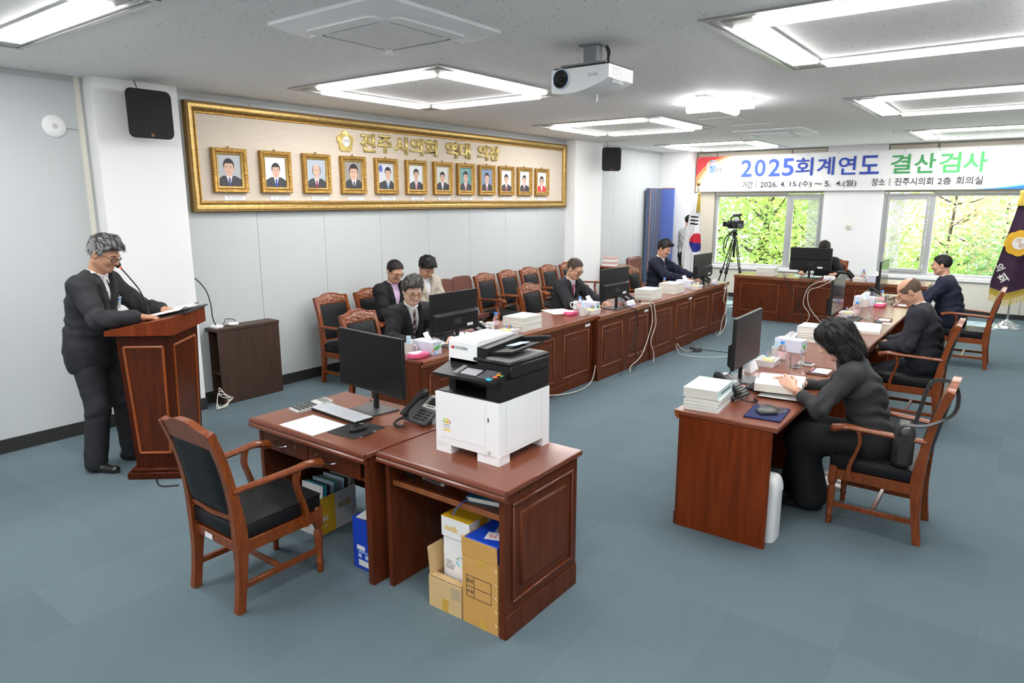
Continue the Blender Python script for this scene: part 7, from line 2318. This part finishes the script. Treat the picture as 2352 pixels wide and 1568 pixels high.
# standing speaker
person('man in a charcoal suit standing at the lectern, reading, in black glasses and striped shirt', (.95, -.76), R_(-52), 'stand', pel=(-.02, .95), lean=.12, lean2=.32, head=(.46, -.05, 0),
       hands=((.16, .44, 1.17), (-.13, .47, 1.18)), elbow=((.7, -.7, -.5), (-.7, -.6, -.5)), hdir=((-.45, .85, -.12), (.35, .9, -.1)), hpalm=((0, -.1, -1), (0, -.1, -1)), curls=((.25, .55, .5), (.3, .6, .5)),
       cloth=(.028, .029, .033), stripes=None, shirt=(.8, .8, .82), skin=M_skind, hair=HS['salt'], hmat=H_salt, glasses=BLKG, badge=(-.11, -.20), feet=((.12, -.02, 0, .25), (-.13, .12, 0, -.25)), sc=1.02, res=.008, vdepth=.34, neck=.085, bulk=1.12)
# men on the chairs along the wall
person('man in a black jacket and pink shirt with name badge, sitting by the wall', (.62, 2.57), R_(-92), pel=(-.05, .57), lean=.12, lean2=.22, head=(.42, -.12, 0), hands=((.06, .30, .68), (-.08, .30, .68)), cloth=(.014, .014, .016), shirt=(.70, .50, .72), skin=M_skin, hair=HS['crop'], hmat=H_black, glasses=(M_black, .021, 'round'), badge=(-.13, -.22), feet=((.12, .50, 0), (-.12, .50, 0)), res=.010, vdepth=.42)
person('man in a beige jacket bowing his head, sitting by the wall', (.60, 3.12), R_(-96), pel=(-.05, .575), lean=.10, lean2=.22, head=(.72, -.10, .10), hands=((.10, .32, .70), (-.10, .32, .70)), cloth=(.52, .46, .38), shirt=(.75, .76, .8), trouser=(.10, .10, .11), hair=HS['thick'], hmat=H_black, feet=((.12, .50, 0), (-.12, .50, 0)), res=.010, sc=1.02)
# wall-side desk row
person('man in a dark suit and striped tie behind the first monitor, wearing round glasses', (1.90, 1.57), R_(-101), pel=(-.05, .56), lean=.16, lean2=.30, head=(.36, -.25, 0), hands=((.20, .42, .80), (-.16, .46, .79)), cloth=(.018, .018, .021), shirt=(.83, .84, .86), tie=M_strtie, skin=M_skinl, hair=HS['wave'], hmat=H_mix, glasses=(M_golddk, .022, 'round'), curls=((.5, .8, .6), (.3, .5, .4)), res=.009, vdepth=.34)
person('man in a dark suit and pink tie writing at the wall-side desks, in black glasses', (1.92, 4.28), R_(-92), pel=(-.06, .56), lean=.20, lean2=.36, head=(.44, .05, 0), hands=((.12, .46, .80), (-.12, .50, .80)), elbow=((.8, -.4, -.5), (-.8, -.4, -.5)), cloth=(.024, .025, .030), shirt=(.83, .84, .86), tie=(.62, .03, .14), hair=dict(HS['crop'], t=.006, amp=.002), hmat=H_thin, glasses=BLKG, curls=((.7, .9, .6), (.5, .7, .5)), res=.009, vdepth=.32)
person('man in a navy suit turning pages in front of the blue screen', (1.86, 7.16), R_(-90), pel=(-.05, .57), lean=.06, lean2=.16, head=(.40, .0, 0), hands=((.18, .46, .82), (-.10, .50, .82)), cloth=(.010, .013, .030), shirt=(.83, .84, .86), tie=(.14, .02, .05), hair=HS['swept'], hmat=H_black, curls=((.2, .3, .2), (.2, .3, .3)), res=.010, sc=1.04, vdepth=.34)
# right-hand desk row
person('woman in a dark grey sweater and long black skirt reading an open report', (5.80, 1.76), R_(92), pel=(-.05, .555), lean=.34, lean2=.50, head=(.62, .12, 0), hands=((.14, .50, .80), (-.17, .43, .835)), elbow=((.7, -.3, -.7), (-.8, -.3, -.6)), hdir=((-.3, .95, .1), (.42, .75, .35)), hpalm=((-.75, .1, -.5), (.85, .2, -.25)), curls=((.3, .5, .4), (.35, .55, .45)),
       suit='woman', cloth=(.038, .039, .042), trouser=(.012, .012, .014), skin=mat('skin_woman', (.72, .43, .31), .5, sss=.12), hair=HS['bob'], hmat=H_black, feet=((.10, .40, 0), (-.08, .30, 0)), bulk=.88, sc=.99, jaw=.92, res=.008)
person('balding man in a dark suit with white collar, head bowed over the right-hand desks', (5.76, 4.30), R_(90), pel=(-.08, .56), lean=.10, lean2=.32, head=(.70, .10, 0), hands=((.16, .26, .68), (-.16, .26, .68)), cloth=(.022, .024, .032), shirt=(.82, .83, .82), skin=M_skin, hair=HS['bald'], hmat=mat('hair_stubble', (.07, .05, .04), .85, kind='n', ns=160, col2=(.17, .11, .08), spec=.2), res=.009, bulk=1.06, wide=1.04)
person('man in a navy jacket seen in profile at the last right-hand desk', (5.80, 7.22), R_(88), pel=(-.02, .565), lean=.22, lean2=.30, head=(.18, .02, 0), hands=((.18, .50, .80), (-.18, .50, .80)), cloth=(.016, .020, .040), shirt=(.80, .81, .82), skin=M_skin, hair=HS['crop'], hmat=H_black, res=.009, bulk=1.05)
# hidden person at the far desk
person('person with dark hair almost hidden behind the big far monitor', (3.68, 9.98), R_(180), pel=(-.02, .55), lean=.12, lean2=.25, head=(.50, 0, 0), hands=((.28, .42, .80), (-.26, .42, .80)), suit='sweater', cloth=(.02, .02, .024), hair=HS['thick'], hmat=H_black, res=.012, face_detail=False, feet=((.1, .5, 0), (-.1, .5, 0)))
# bystander behind the national flag
person('person in a grey striped shirt standing behind the national flag', (.80, 10.74), R_(-25), 'stand', pel=(0, .93), lean=.02, lean2=.06, head=(.2, -.3, 0), hands=((.22, .05, .80), (-.22, .05, .80)), suit='sweater', stripes=M_strp, cloth=(.4, .4, .4), trouser=(.03, .03, .035), hair=HS['crop'], hmat=H_black, feet=((.10, 0, 0), (-.10, 0, 0)), res=.012, face_detail=False, sc=1.0)

# ================================================================== OUTSIDE
Mbark = mat('bark', (.10, .075, .05), .9, kind='n', ns=8, scale=(3, 3, .6), col2=(.05, .036, .025))
def leafmat(n, c, c2):
    m = bpy.data.materials.new(n); m.use_nodes = True
    nt = m.node_tree; N, L = nt.nodes, nt.links; N.clear()
    out = N.new('ShaderNodeOutputMaterial'); mx = N.new('ShaderNodeMixShader'); df = N.new('ShaderNodeBsdfDiffuse'); tr = N.new('ShaderNodeBsdfTranslucent')
    tc = N.new('ShaderNodeTexCoord'); no = N.new('ShaderNodeTexNoise'); no.inputs['Scale'].default_value = 2.2; cr = N.new('ShaderNodeValToRGB')
    cr.color_ramp.elements[0].position = .35; cr.color_ramp.elements[1].position = .65
    cr.color_ramp.elements[0].color = (*c2, 1); cr.color_ramp.elements[1].color = (*c, 1)
    L.new(tc.outputs['Object'], no.inputs['Vector']); L.new(no.outputs['Fac'], cr.inputs[0])
    L.new(cr.outputs[0], df.inputs[0]); L.new(cr.outputs[0], tr.inputs[0]); mx.inputs[0].default_value = .5
    L.new(df.outputs[0], mx.inputs[1]); L.new(tr.outputs[0], mx.inputs[2]); L.new(mx.outputs[0], out.inputs[0])
    return m
LG = leafmat('leaf_green', (.46, .62, .20), (.30, .48, .12)); LY = leafmat('leaf_lime', (.60, .68, .24), (.38, .52, .14)); LR = leafmat('leaf_maple', (.78, .56, .44), (.70, .62, .40)); LD = leafmat('leaf_dark', (.34, .50, .26), (.22, .36, .16))
def tree(label, x, y, z0, zt, rx, rz_, nl, lm, lsz, seed, tr=.14, lean=(0, 0), crown_lo=None, kind='tree', nb=14):
    r = np.random.default_rng(seed)
    t = thing('tree' if kind == 'tree' else 'shrub', label, kind, (x, y, z0), 0, 'trees outside the windows')
    Ht = zt - z0
    mb = MB()
    tp = catmull([(0, 0, 0), (lean[0] * .3, lean[1] * .3, Ht * .35), (lean[0] * .7, lean[1] * .7, Ht * .65), (lean[0], lean[1], Ht * .92)], 5)
    mb.tube(tp, [tr * (1 - .8 * i / len(tp)) for i in range(len(tp))], 9)
    cl = crown_lo if crown_lo is not None else Ht * .35
    cen = []
    for b in range(nb):
        f = r.uniform(.30, .92); p0 = tp[int(f * (len(tp) - 1))]
        a = r.uniform(0, 2 * PI); L_ = rx * r.uniform(.5, 1.0) * (1.1 - .5 * f)
        p2 = p0 + V3(math.cos(a) * L_, math.sin(a) * L_, L_ * r.uniform(.2, .8)); p1 = (p0 + p2) / 2 + V3(0, 0, -.08 * L_)
        mb.tube(catmull([p0, p1, p2], 4), [tr * .38 * (1 - .85 * i / 8) for i in range(9)], 6)
        cen.append(p2); cen.append((p1 + p2) / 2)
    mb.build('trunk', Mbark, t)
    cen = np.array([c for c in cen if c[2] > cl * .8] + [V3(*(r.normal(0, .45, 2) * rx + np.array(lean)), r.uniform(cl, Ht)) for _ in range(26)])
    c = cen[r.integers(0, len(cen), nl)] + r.normal(0, 1, (nl, 3)) * np.array((rx * .17, rx * .17, rz_ * .13))
    # leaves: small quads
    d1 = r.normal(0, 1, (nl, 3)); d1[:, 2] *= .5; d1 /= np.linalg.norm(d1, axis=1)[:, None]
    d2 = np.cross(d1, r.normal(0, 1, (nl, 3))); d2 /= np.linalg.norm(d2, axis=1)[:, None] + 1e-9
    s = lsz * r.uniform(.6, 1.3, nl)[:, None]
    v = np.stack([c - d1 * s, c + d2 * s * .45, c + d1 * s, c - d2 * s * .45], 1).reshape(-1, 3)
    f = np.arange(nl * 4).reshape(-1, 4)
    o = mesh_obj('foliage', [(v, f, np.zeros(nl * 4, int))], [lm], t)
    o['kind'] = 'stuff'
    o.data.shade_flat()
    return t
G = -4.0
tree('slim green maple right outside the window behind the video camera', -.9, 15.0, G, 4.2, 2.0, 3.2, 3769, LG, .075, 1, .13, (.5, 0))
tree('leaning bare-trunked tree behind the wide left pane', .3, 15.6, G, 4.6, 2.0, 3.4, 3769, LY, .075, 2, .17, (.9, .2))
tree('lime-green tree in the middle of the left window', 1.5, 17.2, G, 5.2, 2.4, 3.6, 4350, LY, .08, 3, .17, (-.5, 0))
tree('tree seen through the narrow sash of the left window', 2.4, 15.2, G, 4.2, 1.8, 3.0, 2900, LG, .07, 4, .12, (.4, 0))
tree('dark tree at the left edge of the left window', -2.6, 16.5, G, 4.6, 2.0, 3.3, 2900, LD, .08, 5, .16, (.3, 0))
tree('reddish maple outside the right-hand window', 4.85, 15.5, G, 4.4, 1.9, 2.6, 5200, LR, .065, 6, .06, (.3, 0), crown_lo=4.6)
tree('pale green tree at the far right of the right-hand window', 7.6, 16.5, G, 4.6, 2.4, 3.2, 4930, LY, .07, 7, .07, (0, 0))
tree('dense dark green shrub low in the right-hand window', 6.3, 14.6, G, 1.4, 1.7, 2.4, 4930, LD, .06, 8, .10, (0, 0), crown_lo=2.6, kind='shrub')
tree('green shrub low behind the balding man\'s window', 4.6, 14.4, G, 1.25, 1.4, 2.2, 3479, LG, .06, 9, .08, (0, 0), crown_lo=2.6, kind='shrub')
tree('bright green tree filling the middle of the right-hand window', 6.0, 18.5, G, 4.8, 2.8, 3.4, 5220, LG, .08, 10, .09, (0, 0))
tree('tall background tree between the two windows', 3.0, 20.0, G, 6.0, 3.0, 4.0, 4640, LG, .10, 11, .2, (0, 0))
tree('far background tree behind the left window', -.5, 20.5, G, 6.0, 3.0, 4.0, 4640, LY, .10, 12, .2, (0, 0))
o = MB().bx(-40, 40, 12.2, 60, G - .2, G).build('ground_outside', mat('lawn', (.10, .16, .05), .95, kind='n', ns=3, col2=(.06, .10, .03)))
struct(o)
